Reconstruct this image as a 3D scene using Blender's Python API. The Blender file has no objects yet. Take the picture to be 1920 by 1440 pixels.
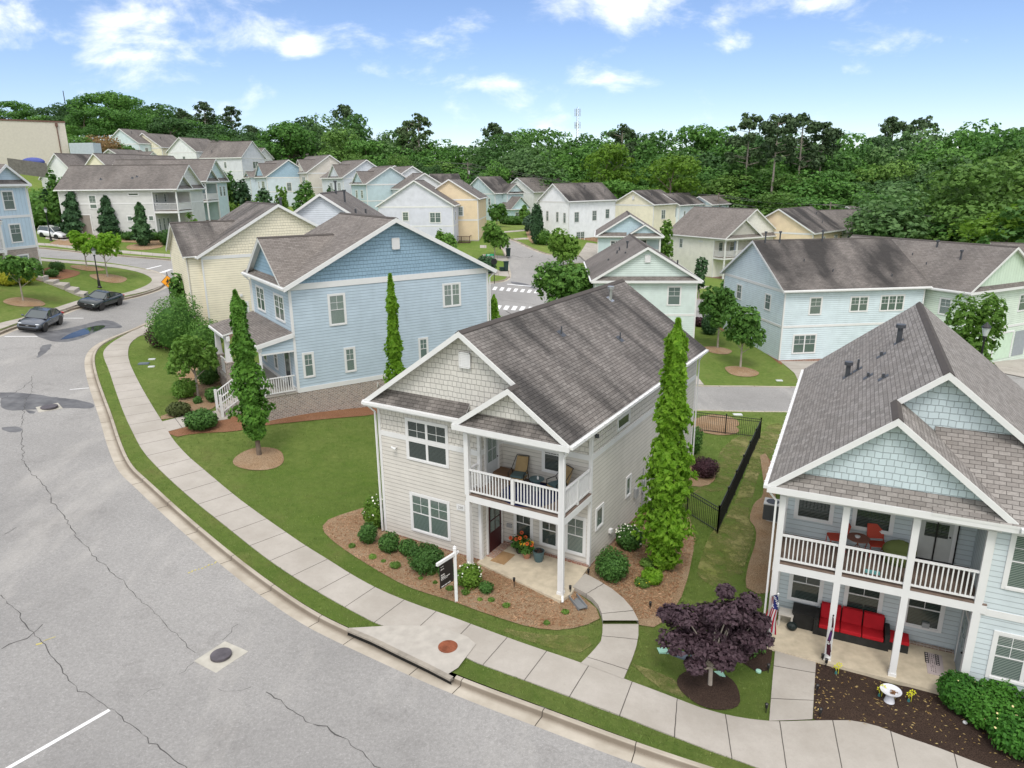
import bpy, bmesh, math, random
import numpy as np
from mathutils import Vector, Matrix, geometry
C = bpy.context.scene.collection
random.seed(7); RNG = np.random.default_rng(7)
R = math.radians
# ---------------------------------------------------------------- camera, sky, sun, exposure
H = 15.0; FPX = 1331.65; PITCH = R(16.096); ROLL = R(0.52)
cam = bpy.data.cameras.new('camera'); camo = bpy.data.objects.new('camera', cam); C.objects.link(camo)
cam.sensor_width = 36.0; cam.lens = FPX/1920*36; cam.clip_start = 0.3; cam.clip_end = 6000
_cp, _sp = math.cos(PITCH), math.sin(PITCH)
_f = Vector((0, _cp, -_sp)); _r = Vector((1, 0, 0)); _d = _f.cross(_r)
_cr, _sr = math.cos(ROLL), math.sin(ROLL)
RT = _cr*_r + _sr*_d; DN = -_sr*_r + _cr*_d          # image right / image down in the world
camo.matrix_world = Matrix(((RT.x, -DN.x, -_f.x, 0), (RT.y, -DN.y, -_f.y, 0), (RT.z, -DN.z, -_f.z, H), (0, 0, 0, 1)))
bpy.context.scene.camera = camo
SUN_EL, SUN_AZ = 58.0, 262.0      # azimuth: direction the light comes from, degrees from +x counter-clockwise
world = bpy.data.worlds.new("World"); bpy.context.scene.world = world; world.use_nodes = True
wn = world.node_tree; wl = wn.links
bg = wn.nodes['Background']; bg.inputs[1].default_value = 0.10
sky = wn.nodes.new('ShaderNodeTexSky'); sky.sky_type = 'NISHITA'; sky.sun_disc = False
sky.sun_elevation = R(SUN_EL); sky.sun_rotation = R(90-SUN_AZ); sky.air_density = 1.0; sky.dust_density = 0.0; sky.ozone_density = 3.0
tc = wn.nodes.new('ShaderNodeTexCoord'); sep = wn.nodes.new('ShaderNodeSeparateXYZ'); wl.new(tc.outputs['Generated'], sep.inputs[0])
def wm(op, a, b=None, c=None, clamp=False):
    n = wn.nodes.new('ShaderNodeMath'); n.operation = op; n.use_clamp = clamp
    for i, q in enumerate((a, b, c)):
        if q is None: continue
        if isinstance(q, (int, float)): n.inputs[i].default_value = q
        else: wl.new(q, n.inputs[i])
    return n.outputs[0]
CLOUD = 10.5
# clouds: soft banks at set bearings, broken up by noise; unseen cover towards the zenith and behind the camera is added for soft white fill
hs = wn.nodes.new('ShaderNodeHueSaturation'); hs.inputs['Saturation'].default_value = 1.0; hs.inputs['Value'].default_value = 1.0; tn = wn.nodes.new('ShaderNodeMix'); tn.data_type = 'RGBA'; tn.blend_type = 'MULTIPLY'; tn.inputs[0].default_value = 1; tn.inputs[7].default_value = (.93, .93, 1.06, 1); wl.new(sky.outputs[0], tn.inputs[6]); wl.new(tn.outputs[2], hs.inputs['Color'])
uu = wm('DIVIDE', sep.outputs[0], wm('MAXIMUM', sep.outputs[1], .05)); vv = wm('DIVIDE', sep.outputs[2], wm('MAXIMUM', sep.outputs[1], .05))
comb = wn.nodes.new('ShaderNodeCombineXYZ'); wl.new(uu, comb.inputs[0]); wl.new(wm('MULTIPLY', vv, 1.9), comb.inputs[1]); wl.new(wm('MULTIPLY', sep.outputs[2], .6), comb.inputs[2])
nz = wn.nodes.new('ShaderNodeTexNoise'); nz.inputs['Scale'].default_value = 8.0; nz.inputs['Detail'].default_value = 10; nz.inputs['Roughness'].default_value = .60; nz.inputs['Distortion'].default_value = .25; wl.new(comb.outputs[0], nz.inputs['Vector'])
BANKS = [(-.60,.27,.17,.040,1),(-.37,.235,.10,.028,.9),(-.50,.185,.20,.030,.95),(-.27,.165,.030,.020,.8),(-.05,.195,.035,.016,.75),(.08,.265,.14,.035,1),(.14,.215,.085,.028,1),(.40,.30,.20,.024,1),(.60,.25,.09,.020,.9),(.39,.21,.05,.014,.6),(.31,.165,.06,.010,.55),(-.17,.135,.04,.010,.55),(-.03,.118,.06,.009,.6),(.15,.125,.05,.012,.65),(-.68,.21,.05,.012,.6),(.55,.17,.06,.010,.4)]
tot = None
for bu, bv, su, sv, am in BANKS:
    du = wm('DIVIDE', wm('SUBTRACT', uu, bu), su); dv = wm('DIVIDE', wm('SUBTRACT', vv, bv), sv); e = wm('MULTIPLY', wm('EXPONENT', wm('MULTIPLY', wm('ADD', wm('MULTIPLY', du, du), wm('MULTIPLY', dv, dv)), -.8)), am)
    tot = e if tot is None else wm('MAXIMUM', tot, e)
front = wm('GREATER_THAN', sep.outputs[1], .05); tot = wm('MULTIPLY', tot, front)
cov = wm('ADD', wm('MULTIPLY_ADD', tot, .47, wm('MULTIPLY_ADD', wm('SUBTRACT', nz.outputs[0], .5), 1.7, .44)), wm('ADD', wm('MULTIPLY', wm('SUBTRACT', sep.outputs[2], .30), 1.6, clamp=True), wm('MULTIPLY', sep.outputs[1], -1.2, clamp=True)))
cl = wn.nodes.new('ShaderNodeMapRange'); cl.interpolation_type = 'SMOOTHSTEP'; cl.inputs[1].default_value = 0.52; cl.inputs[2].default_value = 1.12; wl.new(cov, cl.inputs[0])
mxw = wn.nodes.new('ShaderNodeMix'); mxw.data_type = 'RGBA'
wl.new(wm('MULTIPLY', cl.outputs[0], 0.94), mxw.inputs[0]); wl.new(hs.outputs[0], mxw.inputs[6])
mxw.inputs[7].default_value = (CLOUD, CLOUD*1.0, CLOUD*1.01, 1)
wl.new(mxw.outputs[2], bg.inputs[0])
sun = bpy.data.lights.new('sun', 'SUN'); sun.energy = 1.35; sun.angle = R(18); sun.color = (1.0, 0.95, 0.88)
suno = bpy.data.objects.new('sun', sun); C.objects.link(suno)
sd = Vector((math.cos(R(SUN_EL))*math.cos(R(SUN_AZ)), math.cos(R(SUN_EL))*math.sin(R(SUN_AZ)), math.sin(R(SUN_EL))))
suno.rotation_euler = sd.to_track_quat('Z', 'Y').to_euler(); suno.location = (0, 0, 60)
vs = bpy.context.scene.view_settings
vs.view_transform = 'Standard'; vs.look = 'None'; vs.gamma = 1; vs.use_curve_mapping = False; vs.exposure = 0.53
# ---------------------------------------------------------------- survey helpers (pixel ray -> place)
def ray(px, py):
    v = ((px-960)/FPX)*RT + ((py-720)/FPX)*DN + _f
    return np.array(v)
def at_z(px, py, z):
    d = ray(px, py); t = (z-H)/d[2]; return np.array([0, 0, H]) + t*d
def at_d(px, py, D):
    d = ray(px, py); return np.array([0, 0, H]) + d*D/math.hypot(d[0], d[1])
def projx(p):
    q = Vector(p)-Vector((0, 0, H)); return 960+FPX*q.dot(RT)/q.dot(_f)
# ---------------------------------------------------------------- terrain
CP = [(-5.7,28.5,0),(3,25.3,-.02),(1.7,23.1,-.06),(7,33,-.25),(10.5,38,-.4),(2,41.4,.25),(-2,35,.35),(-12.5,39.7,1.75),(-8.5,42.3,1.4),
(-1.5,46.9,.7),(-17,46.5,2.2),(-8.8,24.6,.08),(-12.8,28.4,.55),(-17.5,33.5,1.3),(-22,39.5,1.95),(-27.5,47.5,2.65),(-10,33,.6),(-30,54,3.2),
(-35.5,53.5,4.0),(-37.2,63.5,4.1),(-47,73,6.4),(-42,66,5.2),(-41.6,71.9,4.9),(-28,57,3.0),(-30,66,3.4),(-22,56,2.9),(-9.8,20,-.12),(-2,17,-.3),
(-20,22,1.0),(-15,12,.2),(0,8,-.5),(15,12,-1.1),(-27,32,2.2),(-38,40,3.9),(-60,50,6.5),(8.8,21.3,-.74),(14,18.5,-.85),(6.2,19.1,-.68),(2.7,17.5,-.2),
(13,28,-.7),(20,30,-1.0),(15.3,41.4,-.65),(9.2,29,-.38),(17,49.3,-.75),(18,54,-.6),(23.3,60,-.5),(25,73,-.2),(35,58,-.9),(45,62,-1.2),(30,45,-1.2),(50,45,-2.0),
(15.4,60,.1),(7,62.5,.5),(18,78,.3),(-2,86,2.0),(0,79,1.6),(8,85,1.4),(-3,98,2.8),(2,98,2.6),(0,108,3.8),(6,107,3.3),(-2,120,4.8),(4,118,4.5),(6,126,5.2),(11.4,128,4.8),
(17,112,2.2),(25,108,1.0),(29,128,-.4),(33,117,-.7),(-9,115,4.6),(-4,113,4.6),(-4,165,6.0),(5,170,5.5),(-25,55,3.4),(-21,63,4.0),(-18,80,4.0),(-14,95,4.2),
(-50,104,7.7),(-65,109,8.2),(-45,92,6.2),(-55,92,6.8),(-70,90,8.5),(-58,177,10.7),(-60,197,12),(-46,165,9.5),(-77,212,16.5),(-99,197,22),(-110,150,20),(-130,150,22),(-85,140,13),
(-75,150,12),(-95,115,14.5),(-160,255,29),(-110,270,25),(-60,270,17),(-20,250,9),(30,240,4),(37,135,2.5),(50,135,1.5),(53,125,-1.5),(70,140,-1),(51,71,-2.0),(90,100,-3),(130,150,-1),(110,220,4),(60,260,5),
(180,220,5),(-200,200,30),(-200,100,26),(-120,70,12),(-100,40,9),(-60,10,4),(80,30,-3),(50,5,-2),(160,60,-4),(0,-20,-.8),(-40,-20,1),(0,330,9),(120,330,8),(-150,350,30),(220,350,7),(240,120,-2)]
CP = np.array(CP, float)
def _phi(r2): return np.where(r2 > 0, 0.5*r2*np.log(np.maximum(r2, 1e-9)), 0)
_n = len(CP); _X = CP[:, :2]/100
_K = _phi(((_X[:, None]-_X[None])**2).sum(2)) + np.eye(_n)*3e-5
_P = np.hstack([np.ones((_n, 1)), _X]); _A = np.block([[_K, _P], [_P.T, np.zeros((3, 3))]])
_W = np.linalg.solve(_A, np.concatenate([CP[:, 2], np.zeros(3)]))
def G(xy):
    xy = np.atleast_2d(np.asarray(xy, float))[:, :2]
    x = np.clip(xy, [-230, -25], [240, 350])/100
    return _phi(((x[:, None]-_X[None])**2).sum(2))@_W[:_n] + _W[_n] + x@_W[_n+1:]
_TT = np.geomspace(6, 700, 500)
def PT(px, py):
    d = ray(px, py); d = d/math.hypot(d[0], d[1])
    P = np.array([0, 0, H])+_TT[:, None]*d; below = P[:, 2] < G(P)
    i = int(np.argmax(below)) if below.any() else len(_TT)-1
    a, b = _TT[max(i-1, 0)], _TT[i]
    for _ in range(14):
        m = (a+b)/2; p = np.array([0, 0, H])+m*d
        if p[2] < G(p)[0]: b = m
        else: a = m
    p = np.array([0, 0, H])+b*d; return np.array([p[0], p[1], G(p)[0]])
def PTS(l): return np.array([PT(*p) for p in l])
def resample(P, step):
    P = np.asarray(P, float)[:, :2]; s = np.r_[0, np.cumsum(np.hypot(*np.diff(P, axis=0).T))]
    n = max(int(s[-1]/step), 1)+1; t = np.linspace(0, s[-1], n); return np.c_[np.interp(t, s, P[:, 0]), np.interp(t, s, P[:, 1])]
def smooth(P, k=2):                                 # Chaikin
    P = np.asarray(P, float)[:, :2]
    for _ in range(k):
        a = P[:-1]*.75+P[1:]*.25; b = P[:-1]*.25+P[1:]*.75
        P = np.vstack([P[:1], np.stack([a, b], 1).reshape(-1, 2), P[-1:]])
    return P
def offset(P, d):                                   # positive = left of travel
    P = np.asarray(P, float)[:, :2]; t = np.gradient(P, axis=0); t /= np.linalg.norm(t, axis=1)[:, None]+1e-9
    return P+d*np.c_[-t[:, 1], t[:, 0]]
def inside(Q, poly):
    x, y = Q[:, 0], Q[:, 1]; r = np.zeros(len(Q), bool); p = np.asarray(poly)[:, :2]; n = len(p)
    for i in range(n):
        x1, y1 = p[i]; x2, y2 = p[(i+1) % n]
        if y1 == y2: continue
        r ^= ((y1 > y) != (y2 > y)) & (x < (x2-x1)*(y-y1)/(y2-y1)+x1)
    return r
# ---------------------------------------------------------------- object helpers
def tag(o, label=None, cat=None, group=None, kind=None):
    if label: o['label'] = label
    if cat: o['category'] = cat
    if group: o['group'] = group
    if kind: o['kind'] = kind
    return o
def empty(name, loc=(0, 0, 0), rz=0.0):
    o = bpy.data.objects.new(name, None); C.objects.link(o); o.location = loc; o.rotation_euler = (0, 0, rz); o.empty_display_size = .3; return o
def link(name, me, parent=None, loc=(0, 0, 0), rz=0.0):
    o = bpy.data.objects.new(name, me); C.objects.link(o); o.parent = parent; o.location = loc; o.rotation_euler = (0, 0, rz); return o
def add_uv(me):
    n = len(me.loops)
    if not n: return
    uv = me.uv_layers.new(name='UVMap')
    co = np.zeros(len(me.vertices)*3); me.vertices.foreach_get('co', co); co = co.reshape(-1, 3)
    vi = np.zeros(n, int); me.loops.foreach_get('vertex_index', vi)
    nf = len(me.polygons); lt = np.zeros(nf, int); me.polygons.foreach_get('loop_total', lt)
    nr = np.zeros(nf*3); me.polygons.foreach_get('normal', nr); nr = np.repeat(nr.reshape(-1, 3), lt, axis=0)
    flat = np.hypot(nr[:, 0], nr[:, 1]) < 0.02
    T = np.c_[-nr[:, 1], nr[:, 0], np.zeros(n)]; T[flat] = [1, 0, 0]; T /= np.linalg.norm(T, axis=1)[:, None]
    V = np.cross(nr, T); V[flat] = [0, 1, 0]
    p = co[vi]; uv.data.foreach_set('uv', np.c_[(p*T).sum(1), (p*V).sum(1)].ravel())
class MB:
    def __init__(s): s.v = []; s.f = []; s.m = []
    def poly(s, pts, m=0):
        i = len(s.v); s.v += [tuple(map(float, p)) for p in pts]; s.f.append(list(range(i, i+len(pts)))); s.m.append(m); return s
    def raw(s, vs_, fs, m=0):
        i = len(s.v); s.v += [tuple(map(float, p)) for p in vs_]
        for f in fs: s.f.append([i+k for k in f]); s.m.append(m)
        return s
    def box(s, x0, x1, y0, y1, z0, z1, m=0):
        v = [(x, y, z) for z in (z0, z1) for y in (y0, y1) for x in (x0, x1)]
        return s.raw(v, [(0, 2, 3, 1), (4, 5, 7, 6), (0, 1, 5, 4), (2, 6, 7, 3), (0, 4, 6, 2), (1, 3, 7, 5)], m)
    def bar(s, a, b, w, h, m=0, up=(0, 0, 1)):
        a, b = Vector(a), Vector(b); w, h = float(w), float(h); t = (b-a).normalized(); u = Vector(up)
        if abs(t.dot(u)) > .98: u = Vector((1, 0, 0))
        sx = t.cross(u).normalized()*w/2; sz = sx.cross(t).normalized()*h/2
        v = [p+i*sx+j*sz for p in (a, b) for i, j in ((-1, -1), (1, -1), (1, 1), (-1, 1))]
        return s.raw(v, [(0, 1, 2, 3), (7, 6, 5, 4), (0, 4, 5, 1), (1, 5, 6, 2), (2, 6, 7, 3), (3, 7, 4, 0)], m)
    def tube(s, a, b, r0, r1=None, n=8, m=0, cap=True):
        r0 = float(r0); r1 = r0 if r1 is None else float(r1); a, b = Vector(a), Vector(b); t = (b-a).normalized()
        u = t.cross(Vector((0, 0, 1)) if abs(t.z) < .9 else Vector((1, 0, 0))).normalized(); w = t.cross(u)
        v = [p+r*(math.cos(k*2*math.pi/n)*u+math.sin(k*2*math.pi/n)*w) for p, r in ((a, r0), (b, r1)) for k in range(n)]
        f = [(k, (k+1) % n, n+(k+1) % n, n+k) for k in range(n)]
        if cap: f += [tuple(range(n))[::-1], tuple(range(n, 2*n))]
        return s.raw(v, f, m)
    def path(s, pts, r, n=6, m=0):
        for a, b in zip(pts[:-1], pts[1:]): s.tube(a, b, r, r, n, m)
        return s
    def lathe(s, prof, c=(0, 0, 0), n=14, m=0):
        v = [(c[0]+r*math.cos(k*2*math.pi/n), c[1]+r*math.sin(k*2*math.pi/n), c[2]+z) for r, z in prof for k in range(n)]
        f = [(i*n+k, i*n+(k+1) % n, (i+1)*n+(k+1) % n, (i+1)*n+k) for i in range(len(prof)-1) for k in range(n)]
        f += [tuple(range(n))[::-1], tuple((len(prof)-1)*n+k for k in range(n))]
        return s.raw(v, f, m)
    def slab(s, pts, t, m=0, mu=None, d=(0, 0, -1)):
        pts = [Vector(p) for p in pts]; n = (pts[1]-pts[0]).cross(pts[2]-pts[0]); d = Vector(d)*t
        if n.dot(d) > 0: pts = pts[::-1]
        k = len(pts); lo = [p+d for p in pts]; i = len(s.v); s.v += [tuple(p) for p in pts+lo]
        s.f.append(list(range(i, i+k))); s.m.append(m)
        s.f.append(list(range(i+2*k-1, i+k-1, -1))); s.m.append(m if mu is None else mu)
        for j in range(k): s.f.append([i+j, i+k+j, i+k+(j+1) % k, i+(j+1) % k]); s.m.append(m if mu is None else mu)
        return s
    def blob(s, c, r, sc=(1, 1, 1), seg=8, ring=6, m=0):
        v = []; f = []
        for i in range(ring+1):
            th = math.pi*i/ring
            for k in range(seg):
                ph = 2*math.pi*k/seg; v.append((c[0]+r*sc[0]*math.sin(th)*math.cos(ph), c[1]+r*sc[1]*math.sin(th)*math.sin(ph), c[2]+r*sc[2]*math.cos(th)))
        for i in range(ring):
            for k in range(seg): f.append((i*seg+k, (i+1)*seg+k, (i+1)*seg+(k+1) % seg, i*seg+(k+1) % seg))
        return s.raw(v, f, m)
    def mesh(s, name, mats, W=None, smooth=False):
        me = bpy.data.meshes.new(name)
        v = s.v if W is None else [(W-x, y, z) for x, y, z in s.v]
        f = s.f if W is None else [q[::-1] for q in s.f]
        me.from_pydata(v, [], f); me.update()
        for q in (mats if isinstance(mats, (list, tuple)) else [mats]): me.materials.append(q)
        if len(me.materials) > 1: me.polygons.foreach_set('material_index', s.m)
        if smooth: me.polygons.foreach_set('use_smooth', [True]*len(me.polygons))
        add_uv(me); return me
    def build(s, name, mats, parent=None, loc=(0, 0, 0), rz=0.0, W=None, smooth=False):
        return link(name, s.mesh(name, mats, W, smooth), parent, loc, rz)
class Pieces:
    "every piece becomes a mesh of its own"
    def __init__(s): s.l = []
    def slab(s, *a, **k): s.l.append(MB().slab(*a, **k)); return s
    def poly(s, *a, **k): s.l.append(MB().poly(*a, **k)); return s
# ---------------------------------------------------------------- materials
class NT:
    def __init__(s, name, rough=0.7, spec=0.3):
        s.m = bpy.data.materials.new(name); s.m.use_nodes = True; s.t = s.m.node_tree; s.b = s.t.nodes['Principled BSDF']
        s.b.inputs['Roughness'].default_value = rough; s.b.inputs['Specular IOR Level'].default_value = spec
    def n(s, typ, **k):
        q = s.t.nodes.new('ShaderNode'+typ)
        for a, v in k.items():
            if a.startswith('i_'):
                key = a[2:].replace('_', ' '); key = int(key) if key.isdigit() else key; s.set(q.inputs[key], v)
            else: setattr(q, a, v)
        return q
    def set(s, inp, v):
        if hasattr(v, 'is_linked') or isinstance(v, bpy.types.NodeSocket): s.t.links.new(v, inp)
        elif isinstance(v, tuple) and len(v) == 3 and inp.type == 'RGBA': inp.default_value = (*v, 1)
        else: inp.default_value = v
    def math(s, op, a, b=None, c=None, clamp=False):
        q = s.n('Math', operation=op, use_clamp=clamp)
        for i, x in enumerate((a, b, c)):
            if x is not None: s.set(q.inputs[i], x)
        return q.outputs[0]
    def mix(s, f, a, b, mode='MIX'):
        q = s.n('Mix', data_type='RGBA', blend_type=mode); s.set(q.inputs[0], f); s.set(q.inputs[6], a); s.set(q.inputs[7], b); return q.outputs[2]
    def noise(s, scale, detail=4, vec=None, rough=.55):
        q = s.n('TexNoise'); q.inputs['Scale'].default_value = scale; q.inputs['Detail'].default_value = detail; q.inputs['Roughness'].default_value = rough
        if vec is not None: s.set(q.inputs['Vector'], vec)
        return q.outputs[0]
    def rng(s, v, a, b, c=0., d=1.):
        q = s.n('MapRange'); s.set(q.inputs[0], v)
        for i, x in enumerate((a, b, c, d)): s.set(q.inputs[i+1], x)
        return q.outputs[0]
    def uv(s): return s.n('TexCoord').outputs['UV']
    def obj(s): return s.n('TexCoord').outputs['Object']
    def pos(s): return s.n('NewGeometry').outputs['Position']
    def mapping(s, vec, sc=(1, 1, 1), loc=(0, 0, 0)):
        q = s.n('Mapping'); s.set(q.inputs[0], vec); q.inputs['Scale'].default_value = sc; q.inputs['Location'].default_value = loc; return q.outputs[0]
    def bump(s, h, dist=.01, st=1.0):
        q = s.n('Bump'); s.set(q.inputs['Height'], h); q.inputs['Distance'].default_value = dist; q.inputs['Strength'].default_value = st
        s.t.links.new(q.outputs[0], s.b.inputs['Normal'])
    def col(s, v): s.set(s.b.inputs['Base Color'], v)
def hexc(h):
    h = h.lstrip('#'); c = [int(h[i:i+2], 16)/255 for i in (0, 2, 4)]
    return tuple(x/12.92 if x <= .04045 else ((x+.055)/1.055)**2.4 for x in c)
def dk(c, k): return tuple(x*k for x in c)
_MC = {}
def cached(fn):
    def w(*a):
        k = (fn.__name__,)+a
        if k not in _MC: _MC[k] = fn(*a)
        return _MC[k]
    return w
@cached
def plain(name, c, rough=.6, spec=.3, metal=0.0, var=.06):
    t = NT(name, rough, spec); t.b.inputs['Metallic'].default_value = metal
    t.col(t.mix(t.rng(t.noise(3.0, 4, t.pos()), .3, .7), dk(c, 1-var), dk(c, 1+var))); return t.m
@cached
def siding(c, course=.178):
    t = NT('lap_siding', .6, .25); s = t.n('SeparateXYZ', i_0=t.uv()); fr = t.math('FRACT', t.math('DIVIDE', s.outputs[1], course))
    ln = t.rng(fr, .04, .17, 1., 0.); no = t.noise(1.3, 5, t.pos())  # ln: dark line painted at each lap to stand for its shadow
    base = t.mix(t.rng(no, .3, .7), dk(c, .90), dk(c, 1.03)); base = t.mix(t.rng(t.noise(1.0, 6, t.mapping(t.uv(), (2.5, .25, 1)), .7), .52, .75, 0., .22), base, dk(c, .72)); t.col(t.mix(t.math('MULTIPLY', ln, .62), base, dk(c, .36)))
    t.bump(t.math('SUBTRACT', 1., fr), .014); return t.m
@cached
def batten(c, sp=.4):
    t = NT('board_batten', .6, .25); s = t.n('SeparateXYZ', i_0=t.uv()); fr = t.math('FRACT', t.math('DIVIDE', s.outputs[0], sp))
    ln = t.math('LESS_THAN', fr, .13); ed = t.math('MULTIPLY', t.math('LESS_THAN', fr, .18), t.math('SUBTRACT', 1., ln))
    t.col(t.mix(ed, t.mix(t.rng(t.noise(1.2, 4, t.pos()), .3, .7), dk(c, .94), dk(c, 1.03)), dk(c, .6))); t.bump(ln, .02); return t.m
@cached
def shake(c):
    t = NT('shake_siding', .65, .2); uv = t.uv()
    d = t.n('TexNoise', i_Scale=2.2, i_Detail=1.0, i_Vector=uv)
    vv = t.n('VectorMath', operation='MULTIPLY_ADD', i_0=d.outputs['Color'], i_1=(.02, .07, 0), i_2=uv)
    b = t.n('TexBrick', offset=.37, squash=1.35, squash_frequency=3, i_Vector=vv.outputs[0], i_Color1=dk(c, .95), i_Color2=dk(c, 1.03), i_Mortar=dk(c, .68))
    b.inputs['Scale'].default_value = 1; b.inputs['Brick Width'].default_value = .21; b.inputs['Row Height'].default_value = .215; b.inputs['Mortar Size'].default_value = .011; b.inputs['Mortar Smooth'].default_value = .3
    t.col(b.outputs[0])
    s = t.n('SeparateXYZ', i_0=vv.outputs[0]); fr = t.math('FRACT', t.math('DIVIDE', s.outputs[1], .215))
    t.bump(t.math('SUBTRACT', t.math('SUBTRACT', 1., fr), b.outputs[1]), .014); return t.m
@cached
def shingle(a, b_, stain, streak):
    t = NT('roof_shingle', .9, .15); uv = t.uv()
    b = t.n('TexBrick', offset=.43, i_Vector=uv, i_Color1=a, i_Color2=b_, i_Mortar=dk(a, .38)); b.inputs['Bias'].default_value = 0
    b.inputs['Scale'].default_value = 1; b.inputs['Brick Width'].default_value = .31; b.inputs['Row Height'].default_value = .15; b.inputs['Mortar Size'].default_value = .009; b.inputs['Mortar Smooth'].default_value = .4
    n1 = t.noise(1.0, 5, t.mapping(uv, (.9, .9, 1)), .6); c = t.mix(t.rng(n1, .3, .72), dk(b.outputs[0], 1) if False else b.outputs[0], (.0, .0, .0), 'MIX') if False else b.outputs[0]
    c = t.mix(t.rng(n1, .35, .7, 0., .35), c, (.24, .21, .19))
    c = t.mix(t.rng(t.noise(14, 3, uv), .3, .7, .0, .35), c, dk(a, .55))
    st = t.noise(1.0, 5, t.mapping(uv, (streak, .10, 1)), .55)
    big = t.noise(.22, 3, uv)
    f = t.math('MULTIPLY', t.rng(t.math('MULTIPLY_ADD', big, .5, st), .66, .9), stain)
    t.col(t.mix(f, c, (.028, .027, .027)))
    s = t.n('SeparateXYZ', i_0=uv); fr = t.math('FRACT', t.math('DIVIDE', s.outputs[1], .15)); t.bump(t.math('SUBTRACT', t.math('SUBTRACT', 1., fr), b.outputs[1]), .012); return t.m
@cached
def brickm(a, b_, mo):
    t = NT('brick', .85, .2); uv = t.uv()
    b = t.n('TexBrick', i_Vector=uv, i_Color1=a, i_Color2=b_, i_Mortar=mo); b.inputs['Scale'].default_value = 1; b.inputs['Brick Width'].default_value = .215; b.inputs['Row Height'].default_value = .078; b.inputs['Mortar Size'].default_value = .011
    b.inputs['Bias'].default_value = -.1
    t.col(t.mix(t.rng(t.noise(9, 3, uv), .45, .62, 0., .55), b.outputs[0], (.42, .38, .34))); t.bump(t.math('SUBTRACT', 1., b.outputs[1]), .01); return t.m
@cached
def glassm(k):
    t = NT('window_glass', .06, .8); s = t.n('SeparateXYZ', i_0=t.uv()); fr = t.math('FRACT', t.math('DIVIDE', s.outputs[1], .055))
    rnd = t.n('ObjectInfo').outputs['Random']
    bl = t.mix(rnd, dk((.13, .185, .165), k), dk((.27, .31, .29), k)); dkc = dk((.028, .05, .045), k)
    t.col(t.mix(t.math('GREATER_THAN', fr, .42), dkc, bl)); t.b.inputs['IOR'].default_value = 1.5; return t.m
def blindless():
    return plain('dark_glass', (.018, .028, .03), .05, .8)
WHITE = plain('white_trim_paint', (.69, .69, .69), .5, .3, 0., .025)
SOFFIT = plain('soffit_paint', (.66, .66, .65), .6)
SH_DARK = shingle((.165, .149, .139), (.262, .240, .224), .75, .75)
SH_MID = shingle((.18, .160, .146), (.28, .252, .232), .22, .5)
SH_FAR = shingle((.165, .148, .138), (.25, .228, .212), .30, .35)
SH_STAIN = shingle((.150, .135, .126), (.235, .212, .198), .85, .3)
SH_NEW = shingle((.21, .194, .182), (.345, .322, .304), .0, .5)
CAPM = plain('ridge_shingle', (.085, .075, .07), .9, .15)
BRICK = brickm((.30, .19, .145), (.17, .115, .095), (.46, .43, .40))
BRICKW = brickm((.34, .245, .20), (.13, .095, .085), (.62, .59, .55))
BRICKR = brickm((.33, .13, .08), (.22, .09, .06), (.40, .33, .28))
GL1 = glassm(1.0); GLD = glassm(.35); GL2 = glassm(1.35)
BLACKM = plain('black_metal', (.012, .012, .013), .4, .5)
GALV = plain('galvanised_metal', (.45, .46, .47), .35, .5, .8)
VENTG = plain('dark_vent_metal', (.06, .065, .075), .5, .4)
def concrete():
    t = NT('concrete', .85, .2); p = t.pos(); n1 = t.noise(.55, 6, p, .6); n2 = t.noise(28, 3, p)
    c = t.mix(t.rng(n1, .35, .7), (.36, .328, .29), (.475, .44, .40)); c = t.mix(t.rng(n2, .3, .7, 0., .22), c, (.30, .28, .25)); c = t.mix(t.rng(t.noise(5, 7, p, .9), .45, .62, 0., .28), c, (.30, .28, .245))
    s = t.n('SeparateXYZ', i_0=t.uv()); fr = t.math('FRACT', t.math('DIVIDE', s.outputs[0], 1.52)); j = t.math('LESS_THAN', t.math('ABSOLUTE', t.math('SUBTRACT', fr, .5)), .010)
    cell = t.n('TexWhiteNoise', noise_dimensions='1D', i_W=t.math('FLOOR', t.math('ADD', t.math('DIVIDE', s.outputs[0], 1.52), .5))).outputs[0]
    c = t.mix(t.rng(cell, 0, 1, 0., .30), c, (.36, .335, .30)); c = t.mix(t.rng(t.noise(1.7, 5, p, .7), .62, .78, 0., .35), c, (.22, .20, .17))
    t.col(t.mix(j, c, (.10, .09, .08))); t.bump(n2, .003); return t.m
def curbc():
    t = NT('kerb_concrete', .85, .2); p = t.pos(); n1 = t.noise(.7, 6, p, .65)
    s = t.n('SeparateXYZ', i_0=t.uv()); fr = t.math('FRACT', t.math('DIVIDE', s.outputs[0], 2.9)); j = t.math('LESS_THAN', t.math('ABSOLUTE', t.math('SUBTRACT', fr, .5)), .005)
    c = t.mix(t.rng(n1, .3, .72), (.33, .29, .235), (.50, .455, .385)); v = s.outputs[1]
    c = t.mix(t.math('MULTIPLY', t.rng(v, .30, .52, 0., .75), t.rng(v, .60, .64, 1., .25)), c, (.15, .12, .09)); t.col(t.mix(j, c, (.06, .05, .04))); t.bump(t.noise(30, 2, p), .003); return t.m
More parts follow.
